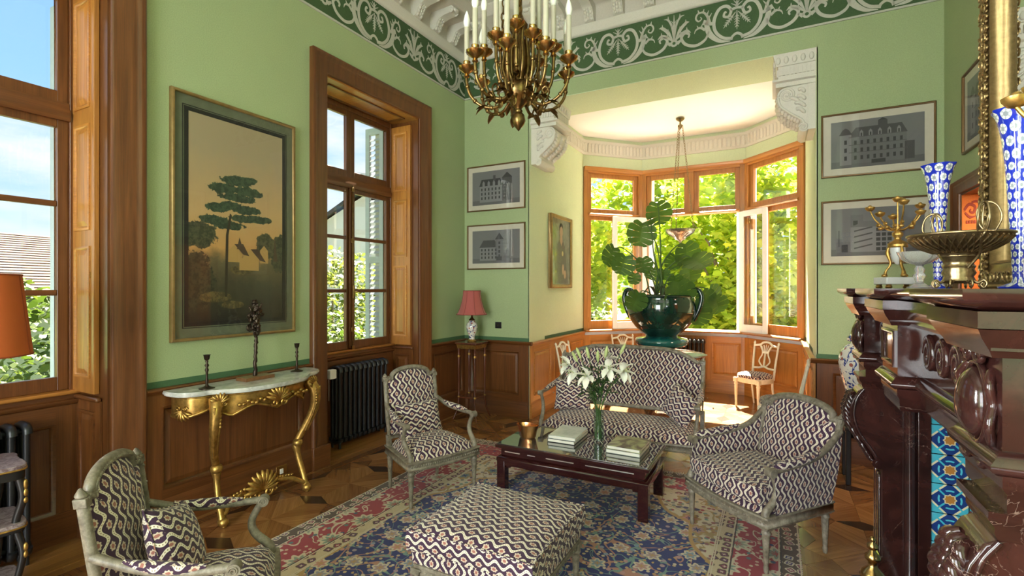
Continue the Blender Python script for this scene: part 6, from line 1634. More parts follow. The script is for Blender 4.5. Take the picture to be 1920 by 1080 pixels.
# ---------------------------------------------------------------- pictures
def grey(v, tint=(1,1,1)): return plain('print grey %d' % int(v*1000), (v*tint[0], v*tint[1], v*tint[2]), .8)
GR = {k: grey(v, (1.0, 1.0, 1.02)) for k, v in (('sky', .165), ('wall', .14), ('dark', .045), ('roof', .07), ('line', .09), ('lite', .21), ('ground', .12))}
M['mat'] = plain('cream picture mount', (0.58, 0.54, 0.44), .8, var=.03)
M['frame_b'] = plain('brown gilt picture frame', (0.16, 0.09, 0.035), .35, .5)
def quads(par, lst, y0=-.0075):
    """flat print shapes (x0,x1,z0,z1,tone) or (poly,tone); later shapes lie over earlier ones"""
    by = {}
    for i, q in enumerate(lst):
        tone = q[-1]; by.setdefault((q[-2] if len(q) == 6 else 0, tone), []).append((i, q))
    tones = {}
    for i, q in enumerate(lst):
        m = tones.setdefault(q[-1], MB()); y = y0-.00006*(i if i < 12 else 12+(i-12)*.05)
        if len(q) == 2: m.add([(a, y, b) for a, b in q[0]], [tuple(range(len(q[0])))])
        else: x0, x1, z0, z1 = q[:4]; m.add([(x0,y,z0),(x1,y,z0),(x1,y,z1),(x0,y,z1)], [(0,1,2,3)])
    for tone, m in tones.items(): o = m.build('print_ink', GR[tone] if isinstance(tone, str) else tone, par, smooth=0, recalc=False); o['kind'] = 'stuff'
def castle(kind, W, H):
    """elevation of a turreted house in print tones; W,H size of the image"""
    L = [(-W/2, W/2, -H/2, -H*.36, 'ground')]; R_ = random.Random(kind)
    if kind in (1, 5):      # wide house with a round corner tower
        L += [(-W*.30, W*.32, -H*.42, H*.14, 'wall'), ([(-W*.31,H*.14),(W*.33,H*.14),(W*.27,H*.34),(-W*.22,H*.34)], 'roof'), (-W*.40, -W*.27, -H*.44, H*.20, 'lite'), ([(-W*.41,H*.20),(-W*.26,H*.20),(-W*.30,H*.31),(-W*.335,H*.35),(-W*.37,H*.31)], 'roof'), (W*.02, W*.12, H*.30, H*.44, 'roof'), ([(W*.02,H*.44),(W*.12,H*.44),(W*.07,H*.49)], 'dark'), (W*.30, W*.40, -H*.42, -H*.05, 'roof')]
        for r in range(3):
            for c in range(8): x = -W*.24+W*.07*c; z = -H*.34+H*.16*r; L.append((x, x+W*.028, z, z+H*.085, 'dark'))
        for c in range(5): x = -W*.18+W*.10*c; L += [([(x,H*.14),(x+W*.04,H*.14),(x+W*.04,H*.24),(x+W*.02,H*.29),(x,H*.24)], 'lite'), (x+W*.012, x+W*.028, H*.15, H*.22, 'dark')]
        for r in range(3): L.append((-W*.35, -W*.32, -H*.34+H*.17*r, -H*.25+H*.17*r, 'dark'))
        L.append((-W*.05, W*.10, -H*.44, -H*.36, 'dark'))
        for z in (-H*.19, -H*.03, H*.135): L.append((-W*.30, W*.32, z, z+H*.012, 'line'))
    elif kind == 2:         # section drawing
        L += [(-W*.28, W*.20, -H*.42, H*.10, 'lite'), (-W*.28, -W*.14, H*.10, H*.36, 'wall'), (W*.20, W*.30, -H*.42, H*.02, 'wall'), (-W*.44, -W*.28, -H*.42, -H*.20, 'wall')]
        for r in range(5):
            for c in range(3): x = W*.0+W*.06*c; L.append((x, x+W*.045, -H*.40+H*.10*r, -H*.33+H*.10*r, 'dark'))
        for r in range(4): z = -H*.36+H*.12*r; L.append(([(-W*.24,z),(-W*.04,z+H*.08),(-W*.04,z+H*.11),(-W*.24,z+H*.03)], 'roof'))
        L += [(-W*.25, -W*.20, H*.14, H*.24, 'dark'), (-W*.38, -W*.31, -H*.42, -H*.26, 'dark'), (-W*.42, -W*.40, -H*.3, H*.04, 'line'), ([(-W*.28,H*.10),(W*.20,H*.10),(W*.05,H*.22),(-W*.14,H*.22)], 'wall')]
    elif kind == 3:         # tall mansard house
        L += [(-W*.34, W*.14, -H*.42, H*.06, 'lite'), ([(-W*.35,H*.06),(W*.15,H*.06),(W*.10,H*.26),(-W*.30,H*.26)], 'dark'), (W*.14, W*.34, -H*.40, H*.26, 'roof'), ([(W*.13,H*.26),(W*.35,H*.26),(W*.24,H*.42)], 'dark'), (-W*.05, W*.0, H*.2, H*.36, 'roof')]
        for r in range(3):
            for c in range(6): x = -W*.31+W*.075*c; z = -H*.34+H*.13*r; L.append((x, x+W*.03, z, z+H*.08, 'dark'))
        for c in range(4): x = -W*.28+W*.11*c; L.append(([(x,H*.06),(x+W*.05,H*.06),(x+W*.05,H*.16),(x+W*.025,H*.22),(x,H*.16)], 'lite'))
    else:                   # stepped house with a turret
        L += [(-W*.34, W*.05, -H*.42, -H*.02, 'lite'), ([(-W*.35,-H*.02),(W*.06,-H*.02),(-W*.02,H*.20),(-W*.26,H*.20)], 'roof'), (W*.0, W*.16, -H*.42, H*.22, 'wall'), ([(-W*.01,H*.22),(W*.17,H*.22),(W*.08,H*.42)], 'dark'), (W*.16, W*.30, -H*.42, -H*.12, 'wall')]
        for r in range(3):
            for c in range(5): x = -W*.31+W*.075*c; z = -H*.36+H*.115*r; L.append((x, x+W*.03, z, z+H*.07, 'dark'))
        for r in range(4): L.append((W*.06, W*.10, -H*.32+H*.13*r, -H*.24+H*.13*r, 'dark'))
        L.append((W*.02, W*.13, -H*.42, -H*.30, 'dark'))
    return L
def framed_print(label, x, z, W, H, kind, loc=None, rz=0.0, mat_w=.062):
    t = thing('framed_print', label, 'picture', loc or (x, YB-.001, z), rz); f = .016
    m = MB(); m.sweep([(-W/2+f,0,-H/2+f),(W/2-f,0,-H/2+f),(W/2-f,0,H/2-f),(-W/2+f,0,H/2-f)], [(0,.002),(0,.018),(.004,.024),(.012,.024),(.016,.018),(.016,0.002)], up=(0,-1,0), closed=True); m.build('frame', M['frame_b'], t)
    m = MB(); m.box(-W/2+f, W/2-f, -.006, -.001, -H/2+f, H/2-f); m.build('mount', M['mat'], t, smooth=0)
    iw, ih = W-2*(f+mat_w), H-2*(f+mat_w)
    m = MB(); m.box(-iw/2, iw/2, -.0072, -.006, -ih/2, ih/2); pr = m.build('print', GR['sky'], t, smooth=0)
    quads(pr, castle(kind, iw, ih))
    m = MB(); m.add([(-W/2+f, -.014, -H/2+f), (W/2-f, -.014, -H/2+f), (W/2-f, -.014, H/2-f), (-W/2+f, -.014, H/2-f)], [(0,1,2,3)]); m.build('glass', M['picture_glass'], t, smooth=0, recalc=False)
    return t
framed_print('grey print of a tall mansard house, upper of the two by the corner lamp', -3.128, 2.878, .845, .585, 3)
framed_print('grey print of a turreted house, lower of the two by the corner lamp', -3.128, 2.125, .845, .575, 4)
framed_print('grey print of a wide house with a round tower, above the section print', .805, 2.915, .84, .585, 1)
framed_print('grey section print of a staircase house behind the candelabrum', .805, 2.11, .84, .59, 2)
framed_print('grey print hung on the fireplace wall beside the gilt mirror', 0, 0, .84, .60, 5, loc=(XR-.001, 4.52, 2.91), rz=-PI/2)

# large landscape painting on the left wall
def landscape_mat():
    t = NT('old landscape painting'); s = t.sep(t.obj()); x, z = s[1], s[2]; o = t.obj()      # y across, z up, object centred
    n = t.noise(o, 9, 5, .65); n3 = t.noise(o, 40, 3, .6)
    zz = t.math('ADD', z, t.math('MULTIPLY', t.math('SUBTRACT', n, .5), .22))
    c = t.ramp(t.math('MULTIPLY_ADD', zz, .75, .55), [(0.0, (.020,.018,.012)), (.20, (.050,.047,.026)), (.32, (.13,.105,.05)), (.41, (.50,.28,.095)), (.60, (.50,.33,.15)), (.95, (.36,.29,.18))])
    def blob(cx, cz, rx, rz, col, c, rough=.35):
        q = t.math('SQRT', t.math('ADD', t.math('POWER', t.math('MULTIPLY', t.math('SUBTRACT', x, cx), 1/rx), 2.0), t.math('POWER', t.math('MULTIPLY', t.math('SUBTRACT', z, cz), 1/rz), 2.0)))
        q = t.math('ADD', q, t.math('MULTIPLY', t.math('SUBTRACT', t.noise(o, 22, 4, .7), .5), rough*3.2)); m = t.math('SUBTRACT', 1.0, t.step(q, .92, 1.0))
        dk = t.mix(t.step(n3, .4, .6), col, (col[0]*2.2, col[1]*2.0, col[2]*1.8)); return t.mix(m, c, dk)
    leaf = (.024, .042, .026)
    for b in ((-.02,.31,.13,.040), (.07,.33,.08,.030), (-.11,.24,.13,.038), (.07,.24,.13,.038), (.0,.185,.15,.035), (-.16,.09,.10,.035), (-.07,.12,.10,.035), (.06,.10,.12,.034), (.15,.04,.12,.032), (.02,.03,.11,.030), (-.18,.0,.13,.038), (-.08,-.03,.12,.034)): c = blob(*b, leaf, c, .45)
    c = blob(-.30, -.12, .13, .10, (.035,.04,.022), c); c = blob(.36, -.22, .10, .16, (.03,.036,.02), c); c = blob(-.34, -.45, .16, .22, (.022,.024,.014), c); c = blob(.22, -.16, .09, .10, (.04,.042,.022), c)
    for cx, cz, rx, rz in ((.02,-.36,.10,.035), (-.18,-.56,.12,.04), (-.05,-.62,.09,.03)): c = blob(cx, cz, rx, rz, (.06,.05,.02), c, .2)
    t.col(c).p(Roughness=.5); return t.m
PY0, PY1, PZ0, PZ1 = 1.868, 2.842, 1.232, 2.957
t = thing('landscape_painting', 'large framed old landscape of a tree and farmhouses above the console', 'painting', (XL+.002, (PY0+PY1)/2, (PZ0+PZ1)/2)); W, H = PY1-PY0, PZ1-PZ0
m = MB(); f = .022; m.sweep([(0,-W/2+f,-H/2+f),(0,W/2-f,-H/2+f),(0,W/2-f,H/2-f),(0,-W/2+f,H/2-f)], [(0,0),(0,.03),(.006,.036),(.016,.034),(.022,.026),(.022,0)], up=(1,0,0), closed=True); m.build('frame', plain('dull gold frame', (.30,.20,.075), .4, .6, var=.15), t)
m = MB(); m.box(0, .012, -W/2+f, W/2-f, -H/2+f, H/2-f); m.build('border', plain('dark olive mount', (.12,.135,.085), .6, var=.1), t, smooth=0)
m = MB(); m.sweep([(.012,-.37,-.735),(.012,.37,-.735),(.012,.37,.735),(.012,-.37,.735)], [(0,0),(0,.003),(.028,.003),(.028,0)], up=(1,0,0), closed=True); m.sweep([(.012,-.405,-.77),(.012,.405,-.77),(.012,.405,.77),(.012,-.405,.77)], [(0,0),(0,.002),(.005,.002),(.005,0)], up=(1,0,0), closed=True); m.build('dark_line', plain('black painted line', (.012,.012,.01), .6), t)
m = MB(); m.box(.012, .0135, -.372, .372, -.737, .737); pc = m.build('canvas', landscape_mat(), t, smooth=0)
def patch(polys, mat, x=.0140):
    m = MB()
    for k, p in enumerate(polys): m.add([(x+.00008*k, a, b) for a, b in p], [tuple(range(len(p)))])
    o = m.build('painted_house', mat, pc, smooth=0, recalc=False); o['kind'] = 'stuff'
patch([[(-.10,-.30),(.02,-.30),(.02,-.24),(-.04,-.17),(-.10,-.23)], [(.0,-.36),(.16,-.36),(.16,-.27),(.09,-.20),(.0,-.29)], [(.17,-.30),(.24,-.30),(.24,-.20),(.205,-.16),(.17,-.20)]], plain('painted ochre wall', (.42,.26,.085), .6))
patch([[(-.04,-.165),(.03,-.24),(.08,-.25),(.03,-.16)], [(.09,-.195),(.17,-.28),(.22,-.29),(.15,-.19)], [(.0,-.11),(.03,-.20),(-.02,-.20)], [(.30,-.08),(.325,-.28),(.285,-.28)]], plain('painted brown roof', (.07,.045,.025), .6), .0146)
patch([[(-.115,-.56),(-.095,-.56),(-.085,-.10),(-.06,.05),(-.075,.06),(-.105,-.1)]], plain('painted trunk', (.035,.025,.015), .6), .0150)
m = MB(); m.add([(.024,-W/2+f,-H/2+f),(.024,W/2-f,-H/2+f),(.024,W/2-f,H/2-f),(.024,-W/2+f,H/2-f)], [(0,1,2,3)]); m.build('glass', M['picture_glass'], t, smooth=0, recalc=False)

# portrait in the bay: a figure in a dark green dress
t = thing('portrait_painting', 'small gilt framed portrait of a seated person in a dark dress', 'painting', (BX0+.027, 6.43, 2.10), .0); W, H = .76, 1.0
m = MB(); m.sweep([(0,-W/2+.05,-H/2+.05),(0,W/2-.05,-H/2+.05),(0,W/2-.05,H/2-.05),(0,-W/2+.05,H/2-.05)], [(0,-.024),(0,.014),(.012,.022),(.035,.030),(.05,.02),(.05,-.024)], up=(1,0,0), closed=True); m.build('frame', plain('worn gold frame', (.30,.19,.07), .4, .6, var=.2), t)
m = MB(); m.box(-.02, .006, -W/2+.05, W/2-.05, -H/2+.05, H/2-.05); cv = m.build('canvas', marbled('mottled green portrait ground', (.07,.10,.08), (.13,.17,.13), 5), t, smooth=0)
def ell(cy, cz, ry, rz, n=18): return [(cy+ry*math.cos(2*PI*i/n), cz+rz*math.sin(2*PI*i/n)) for i in range(n)]
for nm, mat, polys in (('painted_dress', marbled('dark green dress paint', (.010,.014,.013), (.03,.04,.034), 7), [[(-.24,-.44),(-.22,-.10),(-.15,.10),(-.06,.17),(.06,.17),(.13,.08),(.18,-.15),(.26,-.44)]]), ('painted_skin', plain('portrait skin paint', (.42,.28,.19), .5), [ell(-.005,.285,.058,.082), [(-.035,.23),(.03,.23),(.045,.15),(0,.08),(-.05,.15)], ell(.06,-.24,.035,.075), ell(.13,-.31,.04,.06)]), ('painted_hair', plain('portrait hair paint', (.02,.014,.01), .6), [[(-.07,.27),(-.075,.34),(-.04,.395),(.02,.40),(.06,.36),(.065,.28),(.05,.33),(0,.355),(-.05,.335)]]), ('painted_flower', plain('portrait pale brooch', (.50,.42,.22), .6), [ell(.045,-.02,.03,.035)])):
    m = MB()
    for k, p in enumerate(polys): m.add([(.0068+.0001*k+(.0004 if nm != 'painted_dress' else 0), a, b) for a, b in p], [tuple(range(len(p)))])
    o = m.build(nm, mat, cv, smooth=0, recalc=False); o['kind'] = 'stuff'

# ---------------------------------------------------------------- chandelier
CX, CY, CZ = -1.20, 2.34, 2.43
t = thing('chandelier', 'gilt bronze branched chandelier with white candle bulbs', 'chandelier', (CX, CY, CZ))
GB = M['bronze']
M['candle'] = plain('ivory candle sleeve', (0.46, 0.43, 0.33), .5, var=.05); M['bulb'] = NT('frosted flame bulb').col((0.90, 0.88, 0.80)).p(Roughness=.35, Subsurface_Weight=.2).m
m = MB(); m.lathe([(0,0),(.010,.012),(.028,.035),(.036,.06),(.032,.085),(.018,.10),(.022,.108),(.016,.118)], 16, rad=lambda a, i: 1+(.10*math.sin(a*6+i) if 1 < i < 6 else 0)); m.build('pinecone_finial', M['bronze'], t)
m = MB(); m.lathe([(.016,.115),(.020,.125),(.046,.150),(.074,.19),(.080,.225),(.066,.25),(.034,.26),(.028,.30),(.044,.34),(.048,.40),(.038,.46),(.028,.50),(.044,.53),(.052,.56),(.034,.585),(.020,.62),(.018,1.0),(.018,2.40)], 24, rad=lambda a, i: 1+(.05*math.cos(a*8) if 2 < i < 13 else 0)); m.build('central_stem', GB, t)
m = MB()
for k in range(6):
    a = k*PI/3+.2; c, s = math.cos(a), math.sin(a); m.tube(spline([(c*.05, s*.05, .26), (c*.085, s*.085, .34), (c*.075, s*.075, .45), (c*.09, s*.09, .53), (c*.07, s*.07, .56), (c*.06, s*.06, .53)], 5), [.010]*16+[.008]*10, 7)
    m.tube(spline([(c*.045, s*.045, .27), (c*.052, s*.052, .38), (c*.04, s*.04, .50)], 5), .009, 6)
m.build('stem_straps', GB, t)
def acan(m, base, d, L, w):
    petal(m, base, d, L, w, .7); petal(m, base, (d[0], d[1], d[2]+.25), L*.8, w*.8, .4)
for tier, (n, R_, zp, za, z0, a0) in enumerate(((9, .275, .33, .185, .19, .1), (6, .185, .425, .235, .23, .35), (3, .12, .50, .33, .30, .9))):
    for k in range(n):
        a = a0+2*PI*k/n; c, s = math.cos(a), math.sin(a); rr_ = lambda r, z: (c*r, s*r, z)
        P = spline([rr_(.045, z0), rr_(R_*.42, za-.055), rr_(R_*.72, za-.045), rr_(R_*.93, za+.01), rr_(R_*1.0, lerp(za, zp, .55)), rr_(R_*1.0, zp)], 6)
        m = MB(); m.tube(P, [.0085]*len(P), 8)
        for i in (8, 15, 22): q = P[i]; m.ball(tuple(q), .013, 8, 5)
        b = m.build('branch', GB, t)
        m = MB(); acan(m, rr_(R_*.60, za-.05), (c, s, -.35), .085, .035); acan(m, rr_(R_*.45, za-.05), (-c*.2, -s*.2, -1), .05, .03)
        m.tube(spline([rr_(R_*.55, za-.045), rr_(R_*.62, za+.0), rr_(R_*.55, za+.03), rr_(R_*.48, za+.015), rr_(R_*.52, za-.005)], 5), .005, 6); m.build('leaf_ornament', GB, b, recalc=False, smooth=60)
        m = MB(); m.lathe([(.008,zp-.045),(.016,zp-.035),(.010,zp-.022),(.022,zp-.012),(.040,zp),(.047,zp+.012),(.043,zp+.016),(.018,zp+.012),(.016,zp+.03),(.020,zp+.036),(.020,zp+.044),(.0,zp+.044)], 18, (c*R_, s*R_, 0), rad=lambda a, i: 1+(.04*math.cos(a*9) if 3 < i < 7 else 0)); m.build('drip_pan', M['brass'], b)
        m = MB(); m.lathe([(.0135,zp+.042),(.0135,zp+.225),(0,zp+.226)], 14, (c*R_, s*R_, 0)); cd = m.build('candle_sleeve', M['candle'], t)
        m = MB(); m.lathe([(.010,zp+.224),(.0165,zp+.245),(.0175,zp+.262),(.012,zp+.288),(.005,zp+.308),(0,zp+.318)], 14, (c*R_, s*R_, 0)); m.build('flame_bulb', M['bulb'], cd, smooth=180)
def chain(m, p, q, n, r=.010, w=.0028):
    p, q = V3(p), V3(q); d = (q-p).normalized(); s = d.orthogonal().normalized(); b = d.cross(s); L = (q-p).length/n
    for i in range(n):
        c = p.lerp(q, (i+.5)/n); e = s if i % 2 else b; m.tube([c+d*(L*.62*math.cos(a))+e*(r*math.sin(a)) for a in [j*PI/5 for j in range(10)]], w, 5, closed=True)
for k in range(4):
    a = k*PI/2+.55; m = MB(); chain(m, (.085*math.cos(a), .085*math.sin(a), .55), (.018*math.cos(a), .018*math.sin(a), 1.35), 22, .012, .0035); m.build('chain', M['bronze'], t, recalc=False)
m = MB(); m.lathe([(.10,ZC-CZ-.001),(.09,ZC-CZ-.03),(.03,ZC-CZ-.06),(.02,ZC-CZ-.15)], 20); m.build('ceiling_rose', M['bronze'], t)

# hanging dish lamp in the bay
HX, HY = -1.17, 7.25
M['silvery'] = plain('pierced grey metal', (0.42, 0.38, 0.34), .28, .9, var=.3, sc=60)
t = thing('hanging_lamp', 'pierced metal dish lamp hung by chains in the bay', 'lamp', (HX, HY, 2.22))
m = MB(); m.lathe([(0,0),(.012,.0),(.015,.03),(.03,.045),(.07,.06),(.085,.09),(.13,.12),(.175,.15),(.190,.185),(.195,.20),(.180,.20),(.165,.165),(.12,.135),(0,.11)], 32, rad=lambda a, i: 1+.03*math.cos(a*12)); d_ = m.build('dish', M['silvery'], t)
m = MB()
for k in range(24): a = k*PI/12; m.tube([(r*math.cos(a+z*3), r*math.sin(a+z*3), z) for r, z in ((.088,.09),(.135,.121),(.180,.153),(.196,.19))], .004, 5)
m.build('fretwork', M['silvery'], d_, recalc=False)['kind'] = 'stuff'
for k in range(3):
    a = k*2*PI/3+.4; m = MB(); chain(m, (.185*math.cos(a), .185*math.sin(a), .20), (.03*math.cos(a), .03*math.sin(a), 1.66), 40, .010, .003); m.build('chain', M['oldbrass'], t, recalc=False)
m = MB(); m.lathe([(.0,1.60),(.012,1.61),(.035,1.65),(.03,1.665),(.012,1.67),(.012,1.71),(.05,1.735),(.06,1.755),(.0,1.762)], 20); m.build('canopy', M['oldbrass'], t)

# ---------------------------------------------------------------- things in the bay
M['cream_paint'] = plain('cream white chair paint', (0.74, 0.70, 0.56), .4, var=.08, sc=30)
def lyre_chair():
    t = thing('side_chair', 'x', 'chair', (0, 0, 0)); C = M['cream_paint']; zs = .40
    for x, y in ((-.165,-.165), (.165,-.165)):
        m = fluted_leg(zs-.02, .02); m.xf(Matrix.Translation((x, y, 0))); m.build('leg', C, t)
    for x, y in ((-.15,.155), (.15,.155)):
        m = MB(); m.tube(spline([(x*1.05, y+.05, 0), (x, y, .25), (x, y, zs)], 4), [.011,.012,.013,.014,.015,.016,.017,.018,.018], 8); m.build('leg', C, t)
    m = MB(); pl = [(.205*math.copysign(abs(math.cos(a))**.75, math.cos(a)), .195*math.copysign(abs(math.sin(a))**.75, math.sin(a))) for a in [i*PI/18 for i in range(36)]]; m.prism(pl, zs-.065, zs); sr = m.build('seat_rail', C, t, bevel=.006)
    m = MB()
    for s in (-1, 1): m.box(s*.165-.024, s*.165+.024, -.195, -.15, zs-.062, zs-.010); m.tube([(s*.165+.012*math.cos(a), -.196, zs-.036+.012*math.sin(a)) for a in [i*PI/6 for i in range(12)]], .004, 5, closed=True)
    m.build('rosette_block', C, sr)['kind'] = 'stuff'
    m = MB(); n = 36
    for j, (k, z) in enumerate(((1.0, zs), (1.01, zs+.02), (.97, zs+.042), (.80, zs+.056), (.5, zs+.064))): m.v += [(x*k*.985, y*k*.985, z) for x, y in pl]
    m.v.append((0, 0, zs+.066))
    for j in range(4):
        for i in range(n): m.f.append((j*n+i, j*n+(i+1) % n, (j+1)*n+(i+1) % n, (j+1)*n+i))
    for i in range(n): m.f.append((4*n+i, 4*n+(i+1) % n, 5*n))
    m.build('seat', M['fab_v'], t, smooth=60)
    def B(m): shear_back(m, .40, .165, .20)
    for s in (-1, 1):
        m = MB(); m.tube([(s*.155, 0, zs-.04), (s*.165, 0, .62), (s*.175, 0, .83)], [.016,.014,.013], 8); m.lathe([(.014,0),(.017,.008),(.012,.02),(.004,.034),(0,.036)], 10, (s*.175, 0, .83)); B(m); m.build('back_stile', C, t)
    m = MB(); m.tube(spline([(-.172,0,.80),(-.09,0,.815),(-.05,0,.845),(0,0,.855),(.05,0,.845),(.09,0,.815),(.172,0,.80)], 4), .015, 8); B(m); m.build('top_rail', C, t)
    m = MB(); m.tube(spline([(-.158,0,.50),(-.07,0,.505),(0,0,.525),(.07,0,.505),(.158,0,.50)], 4), .013, 8); B(m); m.build('lower_rail', C, t)
    m = MB()
    for s in (-1, 1): m.tube(spline([(s*.03,0,.53),(s*.075,0,.585),(s*.07,0,.63),(s*.045,0,.68),(s*.045,0,.73),(s*.075,0,.79),(s*.09,0,.815)], 5), .010, 7)
    m.tube([(0,0,.53),(0,0,.70)], [.022,.018], 8, flat=.5); m.ball((0,0,.715), (.05,.010,.016), 10, 6)
    for k in range(5): a = (k-2)*.30; m.tube([(.012*(k-2),0,.715), (math.sin(a)*.12,0,.72+.10*math.cos(a))], .006, 6)
    B(m); m.build('lyre_splat', C, t)
    return t
lc = lyre_chair(); spots = [(-.235, 7.43, heading(-.55, -.84), 'sunlit cream lyre-back chair beside the bay radiator'), (.05, 5.86, heading(-1, .05), 'cream lyre-back chair half hidden behind the bergere'), (-2.33, 6.32, heading(1, -.12), 'cream lyre-back chair against the portrait wall of the bay'), (-1.99, 7.62, heading(.62, -.78), 'cream lyre-back chair behind the planter table')]
for i, (x, y, rz, lb) in enumerate(spots):
    o = lc if i == 0 else dup_tree(lc); o.location = (x, y, 0.001); o.rotation_euler = (0, 0, rz); o['label'] = lb; o['group'] = 'cream chairs round the bay'
# round table with jardiniere
PX, PY_ = -1.27, 6.45
t = thing('pedestal_table', 'round table in the bay carrying the big planter', 'table', (PX, PY_, 0)); m = MB(); m.lathe([(0,.745),(.52,.745),(.53,.755),(.53,.772),(.525,.778),(0,.778)], 48); m.build('top', M['mahog'], t); m = MB(); m.lathe([(.09,.06),(.05,.10),(.045,.3),(.08,.42),(.05,.55),(.06,.70),(.16,.745)], 20); m.build('column', M['mahog'], t)
for k in range(3):
    a = k*2*PI/3+.3; c, s = math.cos(a), math.sin(a); m = MB(); m.tube(spline([(c*.05,s*.05,.14),(c*.2,s*.2,.12),(c*.34,s*.34,.03),(c*.38,s*.38,.015)], 5), [.035,.034,.033,.032,.031,.03,.029,.028,.027,.025,.022,.02,.018,.016,.014,.013], 8); m.build('foot', M['mahog'], t)
def glaze(name, c1, c2):
    q = NT(name); n = q.noise(q.mapv(q.obj(), (3,3,.8)), 3, 4, .6); q.col(q.ramp(n, [(.35, c1), (.7, c2)])).p(Roughness=.08, Coat_Weight=.7, Coat_Roughness=.03); return q.m
M['teal'] = glaze('turquoise green glaze', (.004,.075,.085), (.01,.14,.13)); M['dgreen'] = glaze('dark green glaze', (.006,.020,.014), (.010,.055,.036))
t = thing('planter', 'huge dark green glazed two-handled planter with a monstera', 'planter', (PX, PY_, .779))
m = MB(); m.lathe([(.155,0),(.165,.015),(.15,.03),(.155,.05),(.20,.075),(.30,.10),(.325,.125),(.325,.165),(.31,.185),(.23,.20),(.20,.215)], 40); m.build('stand', M['teal'], t)
m = MB(); m.lathe([(.19,.21),(.20,.235),(.235,.255),(.315,.32),(.390,.42),(.422,.52),(.425,.60),(.412,.67),(.40,.70),(.412,.72),(.40,.735),(.378,.735),(.375,.70),(.38,.66),(0,.655)], 44); m.build('pot', M['dgreen'], t)
m = MB(); m.lathe([(0,.66),(.378,.66),(.35,.675),(0,.69)], 24); m.build('soil', plain('potting soil', (.03,.02,.012), .95, var=.4), t)
for sg in (-1, 1):
    a = PI-.05 if sg < 0 else -.05
    c, s = math.cos(a), math.sin(a); m = MB(); m.tube(spline([(c*.39, s*.39, .42), (c*.455, s*.455, .56), (c*.485, s*.485, .70), (c*.45, s*.45, .79), (c*.38, s*.38, .785), (c*.335, s*.335, .715)], 6), .030, 10); m.build('handle', M['dgreen'], t)
# monstera
M['mleaf'] = NT('monstera leaf').m
def mleaf_mat():
    q = NT('glossy monstera leaf'); n = q.noise(q.obj(), 8, 3); c = q.ramp(n, [(.3, (.030,.085,.022)), (.7, (.075,.17,.04))]); q.col(c).p(Roughness=.35)
    d = q.n('ShaderNodeBsdfTranslucent'); d.inputs[0].default_value = (.16,.30,.03,1); mx = q.n('ShaderNodeMixShader'); mx.inputs[0].default_value = .35; q.l(q.b.outputs[0], mx.inputs[1]); q.l(d.outputs[0], mx.inputs[2]); q.l(mx.outputs[0], q.o.inputs[0]); return q.m
M['mleaf'] = mleaf_mat()
def monstera_leaf(size, rng):
    """split leaf in the local XZ plane, stem joint at the origin, tip at -Z; lobes separated by notches"""
    m = MB(); nl = 5
    def half(s):
        # lobes between notches along the outline angle
        for k in range(nl):
            a0 = lerp(.10, .93, k/nl)*PI; a1 = lerp(.10, .93, (k+.92)/nl)*PI
            pts = []
            for i in range(5):
                a = lerp(a0, a1, i/4); r = (.52+.16*math.sin(a)**2)*(1+.10*math.cos(a))*(1.0 if 0 < i < 4 else .94)
                zc = -.36; pts.append((s*r*.92*math.sin(a), zc+r*1.05*math.cos(a)))
            b0 = lerp(.10, -.82, k/nl); b1 = lerp(.10, -.82, (k+1)/nl)
            loop = [(0, b0)]+pts+[(0, b1)]
            m.add([(x*size, -size*.16*(x*x)*1.6-size*.10*max(0, -z-.3)**2, z*size) for x, z in loop], [tuple(range(len(loop)))])
    half(1); half(-1); return m
rngm = random.Random(12); PZT = .779+.70
def add_leaf(x, y, z, size, rx, ry, rz, stemfrom=(0, 0, .69)):
    """x,y,z: joint of the leaf in planter coordinates"""
    m = monstera_leaf(size, rngm); m.xf(Matrix.Translation((x, y, z)) @ Euler((rx, ry, rz)).to_matrix().to_4x4()); lf = m.build('leaf', M['mleaf'], t, smooth=0, recalc=False)
    sx, sy, sz = stemfrom; m = MB(); P = spline([(sx, sy, sz), (lerp(sx, x, .25), lerp(sy, y, .3), lerp(sz, z, .6)+.04), (lerp(sx, x, .75), lerp(sy, y, .75), lerp(sz, z, .95)+.05), (x, y, z)], 5); m.tube(P, [.010-.004*i/15 for i in range(len(P))], 6); m.build('petiole', M['stem'], t)
# image px -> planter-local offsets at the planter's depth (0.00677 m per px)
for (px, py, w, rx, ry, rz, dy) in ((1232,385,52,.25,-.25,.5,0), (1202,422,56,.15,.15,.35,.05), (1150,468,46,.3,.55,1.2,0), (1176,485,44,.25,.35,.3,-.1), (1207,487,34,.3,-.2,.2,-.05), (1190,515,26,.2,.2,.4,0), (1285,462,54,.3,-.35,.6,.0), (1300,485,54,-.9,-.6,.4,-.05), (1290,500,50,.5,-.5,.5,.05), (1283,535,60,.35,-.25,.5,-.42), (1322,552,46,.3,-.7,.6,-.25), (1333,545,42,.2,-1.0,.9,-.1), (1345,560,40,.4,-.5,.2,-.2), (1318,575,46,.25,.1,.5,-.25), (1245,508,24,.2,0,.3,0), (1212,552,42,.35,.45,.55,-.42), (1262,480,36,.4,.2,.4,.1), (1268,520,30,.5,-.3,.2,-.1), (1222,505,28,.4,.5,.2,.1)):
    dx = (px-1240)*.00677; dz = (540-py)*.00677+1.6-.779
    c, s = math.cos(YAW), math.sin(YAW); add_leaf(dx*c-dy*0, dx*s+dy, dz, w*.00677*.86, rx-.1, ry*.8, rz*.6+YAW*.8, (rngm.uniform(-.12,.12), rngm.uniform(-.10,.10), .68))
